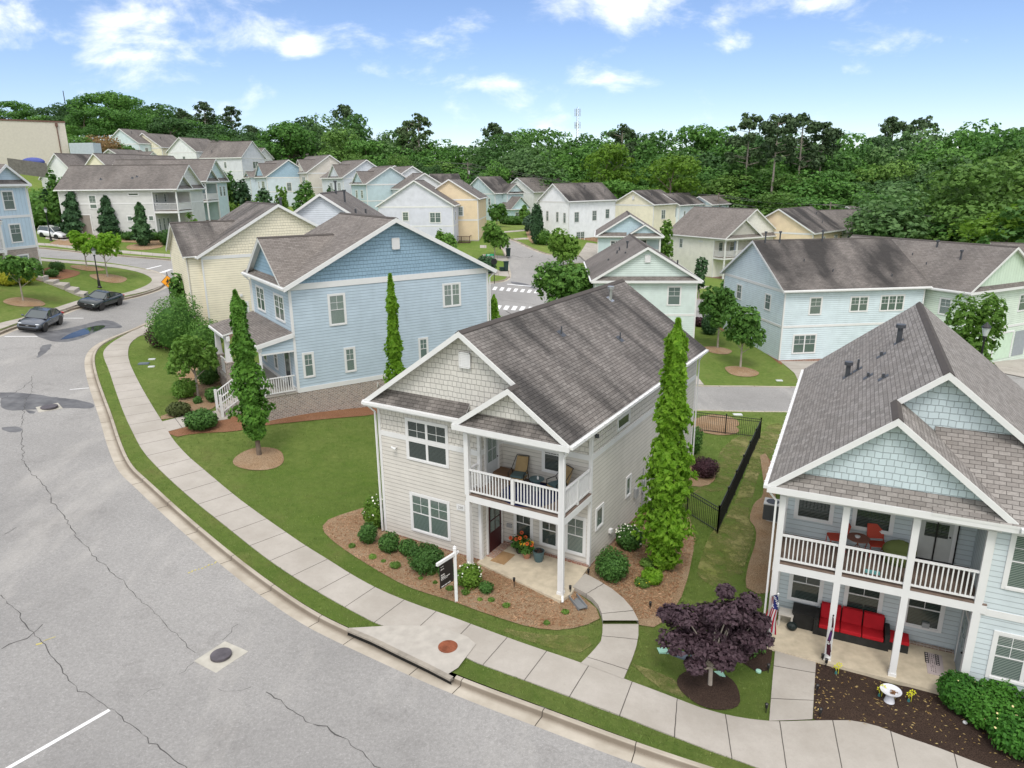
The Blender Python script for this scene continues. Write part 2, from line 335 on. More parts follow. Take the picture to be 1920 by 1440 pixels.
def asphalt():
    t = NT('asphalt', .9, .2); p = t.pos(); n1 = t.noise(.10, 6, p, .6); n2 = t.noise(9, 8, p, .92); n3 = t.noise(.5, 9, p, .75)
    c = t.mix(t.rng(n1, .35, .65), (.265, .258, .25), (.36, .35, .338)); c = t.mix(t.rng(n2, .40, .62, 0., .62), c, (.155, .15, .146))
    c = t.mix(t.rng(n3, .54, .72, 0., .50), c, (.16, .153, .147)); c = t.mix(t.rng(t.noise(14, 6, p, .95), .53, .68, 0., .55), c, (.56, .55, .535)); c = t.mix(t.rng(t.noise(.3, 6, t.mapping(p, (1, .3, 1), (5, 3, 0)), .7), .54, .72, 0., .40), c, (.46, .44, .41)); t.col(c); t.bump(n2, .012); return t.m
def grass():
    t = NT('grass', .95, .1); p = t.pos(); n1 = t.noise(.07, 5, p, .65); n2 = t.noise(.7, 9, p, .85); n3 = t.noise(4, 8, p, .95)
    g = t.noise(8, 7, p, .98); mow = t.noise(1.0, 4, t.mapping(p, (.18, 1.5, 1)), .6)
    c = t.mix(t.rng(n1, .36, .64), (.155, .245, .042), (.285, .325, .10)); c = t.mix(t.rng(n2, .42, .60, 0., .70), c, (.112, .20, .032))
    c = t.mix(t.rng(mow, .45, .60, 0., .40), c, (.18, .24, .06))
    c = t.mix(t.rng(t.noise(.25, 9, p, .85), .53, .66, 0., .78), c, (.26, .235, .09)); c = t.mix(t.rng(n3, .43, .58, 0., .55), c, (.06, .12, .02)); c = t.mix(t.rng(g, .50, .62, 0., .62), c, (.25, .33, .09))
    t.col(c); t.bump(t.math('ADD', n3, g), .08, 1.0); return t.m
def mulch(a, b_, sp):
    t = NT('mulch', .95, .1); p = t.pos(); n3 = t.noise(26, 4, p, .85); v = t.n('TexVoronoi', i_Scale=26., i_Vector=p)
    c = t.mix(t.rng(t.noise(.8, 5, p, .6), .35, .65), a, b_); c = t.mix(t.rng(n3, .38, .62, 0., .85), c, dk(a, .28)); c = t.mix(t.rng(t.noise(2.2, 6, p, .8), .5, .66, 0., .6), c, dk(a, .6)); c = t.mix(t.rng(v.outputs['Distance'], .0, .25, .55, 0.), c, sp)
    t.col(c); t.bump(n3, .05); return t.m
def worn():
    t = NT('worn_grass', .95, .1); p = t.pos(); c = t.mix(t.rng(t.noise(.6, 7, p, .8), .38, .62), (.15, .17, .045), (.27, .235, .11)); c = t.mix(t.rng(t.noise(6, 7, p, .95), .42, .6, 0., .5), c, (.09, .12, .03)); t.col(c)
    al = t.math('MULTIPLY', t.rng(t.noise(.9, 7, p, .8), .40, .60), 1.0); t.set(t.b.inputs['Alpha'], al); return t.m
WORN = worn(); CONC = concrete(); CURB = curbc(); ASPH = asphalt(); GRASS = grass()
STRAW = mulch((.42, .27, .155), (.50, .37, .245), (.60, .48, .35)); DMULCH = mulch((.075, .050, .040), (.10, .066, .05), (.15, .11, .085)); CLAY = mulch((.34, .165, .09), (.38, .21, .125), (.40, .25, .16))
PATIO = plain('patio_concrete', (.50, .435, .33), .8, .2, 0., .14)
PAINTW = plain('road_paint', (.72, .72, .72), .7, .2, 0., .10)
DECK = plain('deck_boards', (.17, .125, .10), .8, .2, 0., .2)
NOGRASS = []
# ---------------------------------------------------------------- draped ground sheets
def cdt(outl, step, box=None, holes=()):
    """triangulate polygons outlines (list) + grid points; returns verts xy, tris"""
    V = []; Ed = []
    for P in outl:
        i = len(V); n = len(P); V += [tuple(p[:2]) for p in P]; Ed += [(i+k, i+(k+1) % n) for k in range(n)]
    if box is None:
        A = np.vstack([np.asarray(P)[:, :2] for P in outl]); x0, y0 = A.min(0); x1, y1 = A.max(0)
    else: x0, x1, y0, y1 = box
    gx, gy = np.meshgrid(np.arange(x0+step*.37, x1, step), np.arange(y0+step*.41, y1, step)); g = np.c_[gx.ravel(), gy.ravel()]
    if box is None:
        k = np.zeros(len(g), bool)
        for P in outl: k |= inside(g, P)
        g = g[k]
    V += [tuple(p) for p in g]
    r = geometry.delaunay_2d_cdt([Vector((float(a), float(b))) for a, b in V], Ed, [], 0, 1e-5)
    return np.array([tuple(v) for v in r[0]]), np.array([f for f in r[2] if len(f) == 3])
def drape(name, poly, off, mat, step=1.0, kind='structure', holes=(), dens=.6):
    P = np.asarray(poly)[:, :2]; P = resample(np.vstack([P, P[:1]]), dens)[:-1]; NOGRASS.append(P[::max(int(1/dens), 1)])
    v, t = cdt([P], step); c = v[t].mean(1); k = inside(c, P)
    for h in holes: k &= ~inside(c, h)
    t = t[k]; a = v[t]; cr = np.cross(a[:, 1]-a[:, 0], a[:, 2]-a[:, 0]); t[cr < 0] = t[cr < 0][:, ::-1]
    me = bpy.data.meshes.new(name); me.from_pydata(np.c_[v, G(v)+off].tolist(), [], t.tolist()); me.update(); me.materials.append(mat); add_uv(me)
    o = link(name, me); 
    if kind: o['kind'] = kind
    return o
def sweep(name, P, prof, mat, kind='structure', parent=None):
    """prof: list of (lateral offset to the left of travel, dz)"""
    P = resample(P, .5); n = len(P); L = np.r_[0, np.cumsum(np.hypot(*np.diff(P, axis=0).T))]
    g = G(P); cols = [offset(P, o) for o, z in prof]; vs_ = []; 
    for (o, z), c in zip(prof, cols): vs_ += np.c_[c, g+z].tolist()
    m = len(prof); f = []; uvs = []; w = [0]
    for j in range(1, m): w.append(w[-1]+math.hypot(prof[j][0]-prof[j-1][0], prof[j][1]-prof[j-1][1]))
    for j in range(m-1):
        for i in range(n-1): f.append((j*n+i, j*n+i+1, (j+1)*n+i+1, (j+1)*n+i)); uvs += [(L[i], w[j]), (L[i+1], w[j]), (L[i+1], w[j+1]), (L[i], w[j+1])]
    me = bpy.data.meshes.new(name); me.from_pydata(vs_, [], f); me.update(); me.materials.append(mat); u = me.uv_layers.new(name='UVMap'); u.data.foreach_set('uv', np.array(uvs).ravel())
    o = link(name, me, parent)
    if kind: o['kind'] = kind
    return o
def ribbon(name, A, B, off, mat, cross=3, kind='structure', u0=0.0, thick=.12, step=.4, nearest=False):
    A = np.asarray(A)[:, :2]; B = np.asarray(B)[:, :2]
    la = np.hypot(*np.diff(A, axis=0).T).sum(); n = max(int(la/step), 2)+1
    def rs(P):
        s = np.r_[0, np.cumsum(np.hypot(*np.diff(P, axis=0).T))]; t = np.linspace(0, s[-1], n); return np.c_[np.interp(t, s, P[:, 0]), np.interp(t, s, P[:, 1])]
    if nearest:
        B = resample(B, .08); A = rs(A); ix = np.maximum.accumulate(((A[:, None]-B[None])**2).sum(2).argmin(1)).astype(float); ix = np.convolve(np.pad(ix, 12, mode='edge'), np.ones(25)/25, 'valid'); B = B[np.clip(ix.round().astype(int), 0, len(B)-1)]; M = (A+B)/2
    else: A, B = rs(A), rs(B)
    M = (A+B)/2; L = u0+np.r_[0, np.cumsum(np.hypot(*np.diff(M, axis=0).T))]
    NOGRASS.append(np.vstack([A[::2], A[-1:], B[-1:], B[::-2]])); rows = [A+(B-A)*k/cross for k in range(cross+1)]; vs_ = []; f = []; uvs = []
    for r_ in rows: vs_ += np.c_[r_, G(r_)+off].tolist()
    for r_ in (A, B): vs_ += np.c_[r_, G(r_)+off-thick].tolist()
    W = np.hypot(*(B-A).mean(0))
    def strip(a, b, wa, wb):
        for i in range(n-1): f.append((a*n+i, a*n+i+1, b*n+i+1, b*n+i)); uvs.extend([(L[i], wa), (L[i+1], wa), (L[i+1], wb), (L[i], wb)])
    for j in range(cross): strip(j, j+1, j*W/cross, (j+1)*W/cross)
    strip(cross+1, 0, 0, 0); strip(cross, cross+2, 0, 0)
    me = bpy.data.meshes.new(name); me.from_pydata(vs_, [], f); me.update(); me.materials.append(mat); u = me.uv_layers.new(name='UVMap'); u.data.foreach_set('uv', np.array(uvs, float).ravel())
    o = link(name, me)
    if kind: o['kind'] = kind
    return o
# ================================================================ SETTING
# --- main street: right (house-side) asphalt edge, bottom -> top, then left edge
e1 = smooth(PTS([(1500,1525),(1260,1450),(1141,1408),(1049,1373),(836,1291),(634,1199),(560,1162),(458,1090),(379,1025),(308,963),(250,907),(220,880),(201,836),(187,784),(175,749),(163,711),(157,682),(159,664),(172,647),(210,628),(251,612),(287,596),(313,581),(338,563),(372,545),(430,528)]), 2)
cs_low = smooth(PTS([(430,528),(520,520)]), 0)
cs_up = smooth(PTS([(520,512),(430,498),(332,488),(204,478),(96,466),(20,461)]), 1)
e2b = smooth(PTS([(20,476),(96,483),(200,490),(262,499),(300,508),(316,519),(318,530),(312,538),(292,546),(228,562),(152,575),(117,589),(38,613),(0,629),(-160,690)]), 1)
road1 = np.vstack([e1, cs_low[1:], cs_up, e2b, PTS([(-420,800),(-700,1300),(-300,1700),(800,1900),(1500,1900)])[:, :2]])
def curbline(name, P, side, inlet=None):
    s = 1 if side == 'L' else -1
    prof = [(0,-.128),(.25*s,-.14),(.47*s,-.16),(.50*s,-.005),(.53*s,.012),(.64*s,.015),(.67*s,-.10)]
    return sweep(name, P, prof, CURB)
# travel direction of e1: bottom->top, houses on the right
kerb_a = offset(e1, -.66); kerb_b = offset(e2b, -.66); kerb_c = offset(cs_up, -.66)
hole1 = np.vstack([kerb_a, cs_low[1:], kerb_c, kerb_b, road1[len(e1)+len(cs_low)-1+len(cs_up)+len(e2b):]])
drape('main_road', road1, -.125, ASPH, 1.6)
_i0 = int(((e1-PT(852,1278)[:2])**2).sum(1).argmin()); _i1 = int(((e1-PT(646,1185)[:2])**2).sum(1).argmin())
def cutline(P, a, b): P = resample(P, .1); i = int(((P-PT(*a)[:2])**2).sum(1).argmin()); j = int(((P-PT(*b)[:2])**2).sum(1).argmin()); return P[:i+1], P[i:j+1], P[j:]
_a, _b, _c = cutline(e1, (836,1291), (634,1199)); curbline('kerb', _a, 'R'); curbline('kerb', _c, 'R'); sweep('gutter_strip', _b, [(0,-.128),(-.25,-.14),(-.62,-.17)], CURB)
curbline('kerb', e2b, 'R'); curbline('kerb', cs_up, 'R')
# --- middle street and the cross street
m_left = smooth(PTS([(800,535),(880,535),(918,530),(945,527),(957,522),(959,512),(955,500),(953,488),(950,474),(945,466),(935,458),(922,452)]), 1)
m_top = smooth(PTS([(915,447),(940,443),(950,447),(965,451),(990,464),(1012,473),(1035,478),(1075,480),(1140,483)]), 1)
m_right = smooth(PTS([(1140,492),(1080,492),(1050,496),(1034,501),(1026,509),(1027,517),(1034,526),(1050,540),(1080,550),(1150,556),(1300,561),(1400,560)]), 1)
m_low = PTS([(1400,580),(1300,603),(1150,610),(1000,612),(900,607),(800,600)])[:, :2]
road2 = np.vstack([m_left, m_top, m_right, m_low])
hole2 = np.vstack([offset(m_left, .5), offset(m_top, .5), offset(m_right, .5), offset(m_low, .3)])
drape('side_road', road2, -.125, ASPH, 2.0)
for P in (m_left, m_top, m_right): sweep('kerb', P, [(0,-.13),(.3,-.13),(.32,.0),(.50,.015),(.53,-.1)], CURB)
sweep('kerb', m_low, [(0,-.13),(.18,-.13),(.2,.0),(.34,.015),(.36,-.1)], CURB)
# --- rear lane behind the first row
ln_up = PTS([(1180,722),(1300,724),(1400,724.5),(1500,726),(1600,727),(1720,730),(1790,700),(1840,680),(1990,700)])[:, :2]
ln_low = PTS([(2100,830),(1900,790),(1700,775),(1560,773),(1480,771),(1300,768),(1180,764)])[:, :2]
lane = np.vstack([ln_up, ln_low]); drape('rear_lane', lane, -.03, ASPH, 2.0)
sweep('lane_edge', ln_up[:6], [(0,-.03),(0,.012),(.2,.016),(.24,-.05)], CURB); sweep('lane_edge', ln_low[2:], [(0,-.03),(0,.012),(.2,.016),(.24,-.05)], CURB)
# --- the ground: one sheet to the horizon, cut where the roads lie lower
coarse = [(x, y) for x in list(range(-1500, -200, 100))+list(range(-200, 221, 12))+list(range(240, 1600, 100)) for y in list(range(-300, 0, 60))+list(range(0, 300, 12))+list(range(300, 3000, 100))]
bx = (-78, 76, 2, 142)
gp = [p for p in coarse if not (bx[0]-3 < p[0] < bx[1]+3 and bx[2]-3 < p[1] < bx[3]+3)]
def build_ground():
    V = []; Ed = []
    for P in (hole1, hole2, np.vstack([offset(ln_up, .02), ln_low])):
        P = resample(np.vstack([P, P[:1]]), .6)[:-1]; i = len(V); n = len(P); V += [tuple(p) for p in P]; Ed += [(i+k, i+(k+1) % n) for k in range(n)]
    gx, gy = np.meshgrid(np.arange(bx[0], bx[1]+.1, 1.4), np.arange(bx[2], bx[3]+.1, 1.4)); V += list(zip(gx.ravel()+.013, gy.ravel()+.017)); V += gp
    r = geometry.delaunay_2d_cdt([Vector((float(a), float(b))) for a, b in V], Ed, [], 0, 1e-5)
    v = np.array([tuple(q) for q in r[0]]); t = np.array([f for f in r[2] if len(f) == 3]); c = v[t].mean(1); k = ~(inside(c, hole1) | inside(c, hole2) | inside(c, lane)); t = t[k]
    a = v[t]; cr = np.cross(a[:, 1]-a[:, 0], a[:, 2]-a[:, 0]); t[cr < 0] = t[cr < 0][:, ::-1]
    z = G(v); far = np.maximum(np.hypot(v[:, 0], v[:, 1])-330, 0); z = z*np.exp(-far/500)
    me = bpy.data.meshes.new('ground'); me.from_pydata(np.c_[v, z].tolist(), [], t.tolist()); me.update(); me.materials.append(GRASS)
    me.polygons.foreach_set('use_smooth', [True]*len(me.polygons)); link('ground', me)['kind'] = 'structure'
build_ground(); NOGRASS.append(hole1[::3])
# --- pavements
swS = smooth(PTS([(287,603),(254,617),(222,635),(201,650),(193,661),(195,673),(204,693),(216,731),(233,778),(251,816),(268,848),(300,882),(333,913),(375,949),(417,982),(463,1019),(500,1048),(550,1082),(604,1115),(656,1144),(717,1176),(770,1188),(822,1200),(873,1236),(960,1268),(1054,1302),(1141,1335),(1240,1373),(1330,1408),(1420,1440),(1560,1495),(1800,1585),(2050,1680),(2300,1780)]), 1)
swH = smooth(PTS([(300,607),(262,630),(246,642),(240,656),(241,676),(254,705),(271,737),(292,772),(310,800),(324,825),(350,854),(377,877),(440,930),(483,962),(529,994),(571,1023),(615,1050),(662,1080),(712,1107),(775,1133),(840,1155),(914,1183),(996,1213),(1089,1244),(1169,1274),(1240,1300),(1340,1338),(1442,1355),(1523,1352),(1618,1352),(1693,1382),(1756,1402),(1831,1432),(1960,1478),(2150,1550),(2350,1630)]), 1)
# pair by nearest arc length: cut both into matching runs
ribbon('sidewalk', swS, swH, .035, CONC, 3, step=.35, nearest=True)
wl2S = smooth(PTS([(-160,676),(0,618),(38,604),(117,581),(152,569),(228,556),(285,543),(308,534),(312,524),(298,512),(262,503),(200,494),(96,487),(20,480)]), 1)
wl2H = smooth(PTS([(-160,655),(0,606),(44,596),(117,573),(152,562),(228,551),(257,543),(280,533),(287,524),(274,515),(248,507),(204,500),(96,491),(20,485)]), 1)
ribbon('sidewalk', wl2S, wl2H, .03, CONC, 2, nearest=True)
ribbon('sidewalk', PTS([(20,457),(96,461),(204,473),(290,480),(430,490)]), PTS([(20,452),(96,457),(204,468),(290,475),(430,485)]), .03, CONC, 2)
# paths to houses
ribbon('footpath', PTS([(292,772),(310,800),(322,820)])[:0] if False else PTS([(303,792),(353,779),(415,770)]), PTS([(315,810),(365,797),(432,786)]), .05, CONC, 2)
ribbon('footpath', PTS([(253,634),(262,630),(300,620)]), PTS([(262,630),(275,628),(300,628)]), .045, CONC, 2)
pin = smooth(PTS([(1074,1108),(1095,1118),(1112,1130),(1124,1146),(1129,1162),(1130,1172)]), 1); pout = smooth(PTS([(1097,1083),(1122,1096),(1148,1112),(1172,1132),(1188,1152),(1197,1172)]), 1)
ribbon('footpath', pin, pout, .19, CONC, 3, thick=.3)
ribbon('footpath', PTS([(1130,1172),(1129,1201),(1110,1225),(1089,1245)]), PTS([(1197,1172),(1197,1201),(1186,1235),(1169,1275)]), .045, CONC, 3)
ribbon('footpath', PTS([(1453,1222),(1447,1290),(1442,1354)]), PTS([(1530,1240),(1526,1300),(1523,1351)]), .05, CONC, 3)
# storm drain slab with its dark mouth
slab = PTS([(654,1180),(740,1175),(822,1176),(897,1204),(873,1236),(846,1272)])[:, :2]
drape('storm_drain_slab', slab, .06, plain('slab_concrete', (.405, .378, .34), .85, .2, 0., .1), .5)
sp = PTS([(652,1183),(700,1203),(750,1228),(800,1252),(846,1276)])[:, :2]
mk = MB(); gz = G(sp)
for i in range(len(sp)-1):
    a, b = sp[i], sp[i+1]
    mk.poly([(a[0], a[1], gz[i]-.20), (b[0], b[1], gz[i+1]-.20), (b[0], b[1], gz[i+1]+.0), (a[0], a[1], gz[i]+.0)])
mk2 = offset(sp, .035)
o = mk.build('storm_drain_mouth', plain('drain_dark', (.012, .012, .011), .9)); o['kind'] = 'structure'
sweep('storm_drain_lip', sp, [(.12,.068),(-.05,.066),(-.05,-.005),(.12,-.01)], plain('lip_concrete', (.30, .27, .23), .9, .2, 0, .2))
# stair riser of the curving path
# --- planting beds
def bed(name, px, mat, off=.03, sm=1):
    P = PTS(px)[:, :2]
    if sm: P = smooth(np.vstack([P, P[:1]]), sm)[:-1]
    return drape(name, P, off, mat, .6)
bed('mulch_bed', [(725,940),(687,951),(652,962),(613,974),(602,992),(617,1010),(645,1031),(684,1056),(730,1084),(772,1105),(822,1120),(854,1130),(900,1148),(932,1158),(985,1176),(1045,1185),(1091,1176),(1124,1164),(1127,1150),(1106,1130),(1078,1112),(1040,1060),(960,1030),(850,1000)], STRAW)
bed('mulch_bed', [(1090,1075),(1122,1092),(1150,1108),(1177,1130),(1196,1160),(1200,1180),(1232,1177),(1252,1160),(1285,1110),(1305,1010),(1285,950),(1235,925),(1195,930),(1180,960),(1110,1050)], STRAW)
bed('mulch_bed', [(1275,885),(1300,868),(1335,872),(1345,895),(1330,912),(1290,915)], STRAW, .025)
bed('mulch_bed', [(1425,855),(1440,848),(1460,960),(1445,1120),(1425,1115),(1398,1110),(1398,1075),(1420,1010),(1415,985),(1403,975),(1415,940),(1435,930)], STRAW)
bed('mulch_bed', [(1460,905),(1432,895),(1425,870),(1440,850)], CLAY, .025)
bed('dark_mulch_bed', [(1365,1222),(1410,1258),(1443,1272),(1450,1200),(1450,1195),(1400,1190),(1350,1210)], DMULCH)
bed('dark_mulch_bed', [(1529,1236),(1610,1265),(1702,1292),(1775,1290),(1900,1330),(2000,1420),(2020,1530),(1920,1485),(1831,1445),(1756,1414),(1693,1394),(1618,1362),(1524,1360)], DMULCH, .03, 0)
def ring(px, py, rx, mat, n=26, name='mulch_ring', sq=1.0):
    c = PT(px, py); P = [(c[0]+rx*(1+.07*math.sin(3*a+px))*math.cos(a), c[1]+rx*sq*(1+.05*math.cos(2*a+py))*math.sin(a)) for a in np.linspace(0, 2*math.pi, n, endpoint=False)]
    V = [(x, y) for x, y in P]; o = drape(name, V, .035, mat, .35, dens=.25)
    me = o.data
    for v in me.vertices:
        d = math.hypot(v.co.x-c[0], v.co.y-c[1])/rx; v.co.z += .10*max(0, 1-d*d)
    return o
ring(487,861,1.25, STRAW); ring(1331,1294,.98, DMULCH); ring(1350,790,1.3, STRAW); ring(1333,797,1.2, STRAW, name='mulch_ring') if False else None
ring(1390,697,1.35, STRAW); ring(1345,657,1.3, STRAW); ring(45,567,1.5, STRAW); ring(205,522,1.7, STRAW); ring(163,503,1.6, STRAW); ring(270,463,2.2, STRAW); ring(1335,800,1.6, STRAW)
bed('mulch_bed', [(330,695),(341,722),(336,755),(318,778),(297,781),(304,790),(350,776),(410,767),(425,720),(410,690),(405,670),(390,655),(360,660)], STRAW)
bed('mulch_bed', [(314,808),(324,822),(365,813),(446,810),(496,798),(560,792),(640,784),(712,778),(716,765),(640,760),(560,770),(470,772),(430,784),(366,797)], CLAY)
bed('mulch_bed', [(290,625),(292,650),(318,658),(360,640),(420,640),(420,600),(330,600)], STRAW)
bed('mulch_bed', [(62,520),(75,531),(120,524),(150,516),(150,508),(118,505),(100,500),(60,512)], CLAY)
bed('mulch_bed', [(90,458),(140,462),(160,452),(250,455),(330,460),(335,447),(250,440),(120,444)], STRAW)
bed('mulch_bed', [(1400,640),(1440,665),(1470,690),(1462,672),(1420,645),(1360,605),(1345,607),(1352,622)], CLAY)
bed('mulch_bed', [(985,433),(1000,432),(1020,450),(1010,458),(992,455)], STRAW)
# yard paths and drives behind
ribbon('driveway', PTS([(1300,697),(1312,712),(1320,722)]), PTS([(1255,700),(1262,712),(1268,722)]), .03, CONC, 3)
ribbon('driveway', PTS([(1462,677),(1490,700),(1500,722)]), PTS([(1540,675),(1600,690),(1640,722)]), .03, CONC, 3)
drape('driveway', PTS([(1850,668),(1990,640),(2100,700),(1980,720),(1880,700)])[:, :2], .03, CONC, 1.5)
ribbon('driveway', PTS([(905,477),(930,479),(950,481)]), PTS([(905,484),(930,488),(951,491)]), .03, CONC, 2)
ribbon('driveway', PTS([(905,503),(935,507),(952,509)]), PTS([(905,512),(935,517),(956,519)]), .03, CONC, 2)
ribbon('footpath', PTS([(900,460),(912,460)]), PTS([(900,465),(912,465)]), .03, CONC, 2)
ribbon('footpath', PTS([(944,434),(970,432),(1010,429)]), PTS([(944,436.5),(970,434.5),(1010,431.5)]), .03, CONC, 2)
ribbon('footpath', PTS([(962,447.5),(980,446),(992,446)]), PTS([(965,450),(980,449),(992,449)]), .03, CONC, 2)
drape('driveway', PTS([(85,448),(92,405),(112,402),(130,430),(128,452)])[:, :2], .03, CONC, 1.5)
drape('driveway', PTS([(420,397),(425,382),(470,378),(478,396),(440,400)])[:, :2], .03, CONC, 1.5)
drape('driveway', PTS([(1085,478),(1100,455),(1180,460),(1180,490),(1100,492)])[:, :2], .03, CONC, 1.5)
ribbon('sidewalk', PTS([(1296,541),(1330,541)]), PTS([(1296,537),(1330,537)]), .03, CONC, 2)
# terraced steps through the lawn on the left
st = [(62,522),(82,530),(100,536),(122,545),(140,553),(158,559)]; st2 = [(72,515),(92,524),(112,529),(132,537),(150,545),(166,552)]
stp = empty('garden_steps', tuple(PT(110, 536))); tag(stp, 'long pale concrete steps climbing through the lawn on the left', 'steps')
base = Vector(PT(110, 536))
for i in range(5):
    q = [PT(*st[i]), PT(*st[i+1]), PT(*st2[i+1]), PT(*st2[i])]; z = max(p[2] for p in q)+.03
    MB().slab([Vector((p[0], p[1], z))-base for p in q], .4).build('step', CONC, stp)
# --- road markings, patches, cracks, covers
def stripe(name, a, b, w, mat=PAINTW, off=-.112):
    A, B = PT(*a)[:2], PT(*b)[:2]; d = (B-A)/np.linalg.norm(B-A); n = np.array([-d[1], d[0]])*w/2
    o = ribbon(name, [A+n, B+n], [A-n, B-n], off, mat, 1, thick=.008); return o
stripe('road_marking', (-60,1475), (204,1325), .12); stripe('road_marking', (118,594), (156,594), .12); stripe('road_marking', (8,628), (70,628), .12)
stripe('road_marking', (268,504), (302,496), .25); stripe('road_marking', (130,727), (166,724), .08); stripe('road_marking', (951,531), (996,535), .35, off=-.11)
for i in range(7): x = 926+i*12.95; stripe('crosswalk_marking', (x,542+i*1.0), (x+4.0,536+i*1.1), .42)
for i in range(5): x = 932+i*14.9; stripe('crosswalk_marking', (x,578+i*.8), (x+5,570.5+i*.7), .48)
for i in range(4): stripe('crosswalk_marking', (299+i*5,509-i*1.6), (310+i*4,508-i*1.6), .35)
def jitter_line(px, amp, step=.35):
    P = smooth(PTS(px), 2); P = resample(P, step); n = len(P); w = np.cumsum(RNG.normal(0, 1, n)); w -= np.linspace(w[0], w[-1], n)
    return offset(P, 1.0*0)+ (offset(P, 1)-P)*(RNG.normal(0, amp, n)+w*amp*.35)[:, None]
CRK = plain('crack_tar', (.085, .082, .08), .95, .1)
def crack(px, w=.024, amp=.045):
    P = jitter_line(px, amp, .22); ww = np.abs(RNG.normal(w, w*.4, len(P)))[:, None]/2; n = offset(P, 1)-P
    ribbon_i('road_crack', P+n*ww, P-n*ww, -.117, CRK)
def ribbon_i(name, A, B, off, mat):
    n = len(A); v = np.vstack([np.c_[A, G(A)+off], np.c_[B, G(B)+off]]); f = [(i, i+1, n+i+1, n+i) for i in range(n-1)]
    me = bpy.data.meshes.new(name); me.from_pydata(v.tolist(), [], f); me.update(); me.materials.append(mat); add_uv(me); link(name, me)['kind'] = 'structure'
crack([(60,700),(58,712),(61,725),(50,750),(46,800),(43,850),(48,870),(85,905),(98,940),(130,985),(138,998)])
crack([(138,998),(180,1040),(230,1085),(290,1145),(330,1185),(365,1218)], .018, .03)
crack([(0,1110),(20,1130),(42,1165),(64,1184),(95,1220),(115,1245),(130,1270),(165,1295),(204,1321),(240,1350),(300,1400),(355,1440),(420,1490)], .022)
crack([(0,1210),(30,1195),(64,1184),(80,1165)], .028); crack([(500,1290),(540,1320),(600,1360),(660,1395),(715,1440),(760,1480)], .028)
crack([(420,1195),(432,1175),(445,1165)], .02); crack([(362,1236),(310,1275),(255,1305)], .012); crack([(8,997),(32,984)], .03); crack([(470,1282),(440,1290),(400,1290),(392,1275),(430,1262)], .012)
crack([(56,712),(30,730),(0,745)], .02); crack([(935,560),(985,566),(1010,571)], .05, .03); crack([(948,581),(965,590),(985,600)], .12, .03); crack([(960,478),(985,484),(1000,478)], .1, .1)
for tx in ((1392,736),): crack([(1390,730),(1393,742),(1398,750)], .16, .05)
WET = NT('damp_asphalt', .55, .35); WET.col(WET.mix(WET.rng(WET.noise(1.5, 5, WET.pos()), .35, .65), (.085, .085, .09), (.15, .15, .155))); WET = WET.m
def patch(px, mat=WET, off=-.118, amp=.10, name='damp_patch'):
    P = smooth(np.vstack([PTS(px), PTS(px[:1])]), 2); P = resample(P, .25); P = P+RNG.normal(0, amp*.35, P.shape)
    drape(name, P[:-1], off, mat, .8, dens=.3)
patch([(0,732),(50,733),(110,742),(172,750),(180,764),(120,760),(60,764),(0,768)]); patch([(48,765),(70,768),(56,775)])
patch([(62,622),(110,616),(150,608),(190,596),(215,600),(235,613),(200,612),(178,620),(150,634),(110,640),(78,632)], amp=.05)
patch([(78,645),(100,640),(90,655),(66,672),(70,660)]); patch([(0,797),(40,795),(44,806),(10,808)]); patch([(1300,740),(1320,735),(1345,742),(1335,752),(1310,758)]); patch([(1340,745),(1365,752),(1372,762),(1345,757)], amp=.04)
patch([(1335,736),(1330,728),(1338,728)], amp=.02); patch([(958,526),(990,530),(1018,545),(1005,540),(985,535),(958,530)], amp=.05, off=-.112)
WATER = NT('puddle_water', .02, .9); WATER.col((.03, .035, .04)); WATER = WATER.m
patch([(112,634),(124,626),(145,617),(172,609),(198,606),(196,612),(170,622),(135,632)], WATER, -.113, .02, 'puddle')
IRON = plain('cast_iron', (.10, .09, .10), .6, .4, .3, .3); RUST = plain('rusty_iron', (.22, .075, .04), .85, .2, 0, .35)
def cover(px, r, mat, off, slabpx=None, label='', sq=0):
    c = Vector(PT(*px)); t = empty('manhole_cover', c); tag(t, label, 'manhole cover')
    m = MB().lathe([(r, -.02), (r, off+.012), (r*.94, off+.018), (r*.90, off+.012), (r*.2, off+.014), (0.01, off+.014)], n=28)
    for k in range(-3, 4):
        h = math.sqrt(max(r*r*.72-(k*r*.22)**2, .001)); m.box(-h, h, k*r*.22-.012, k*r*.22+.012, off+.01, off+.022)
    m.build('lid', mat, t, rz=.5)
    if slabpx:
        q = [Vector(PT(*p))-c for p in slabpx]; MB().slab([Vector((p.x, p.y, off+p.z+.002)) for p in q], .1).build('surround', CONC if 0 else plain('surround_concrete', (.42, .40, .35), .9, .2, 0, .12), t)
cover((414,1225), .34, IRON, -.112, [(363,1234),(421,1197),(465,1216),(404,1256)], 'dark round manhole cover in a square concrete pad in the street')
cover((840,1215), .33, RUST, .062, None, 'rusty round manhole cover on the storm drain slab')
cover((92,761), .45, IRON, -.112, [(66,760),(108,752),(117,762),(72,770)], 'manhole cover in a concrete pad on the dark damp band of the street')
def lid(px, w, d, mat, rz, label):
    c = PT(*px); m = MB().box(-w/2, w/2, -d/2, d/2, -.05, .055); m.box(-w*.42, w*.42, -d*.42, d*.42, .055, .065)
    o = m.build('utility_box_lid', mat, None, tuple(c), rz); tag(o, label, 'utility lid')
MINT = plain('pale_green_plastic', (.36, .62, .50), .6); SLATE = plain('grey_plastic_lid', (.13, .16, .19), .7)
lid((1243,1221), .34, .28, MINT, .1, 'pale green square utility lid in the lawn beside the curving path'); lid((1276,1229), .5, .36, SLATE, -.4, 'dark grey utility lid right of the pale green one by the path')
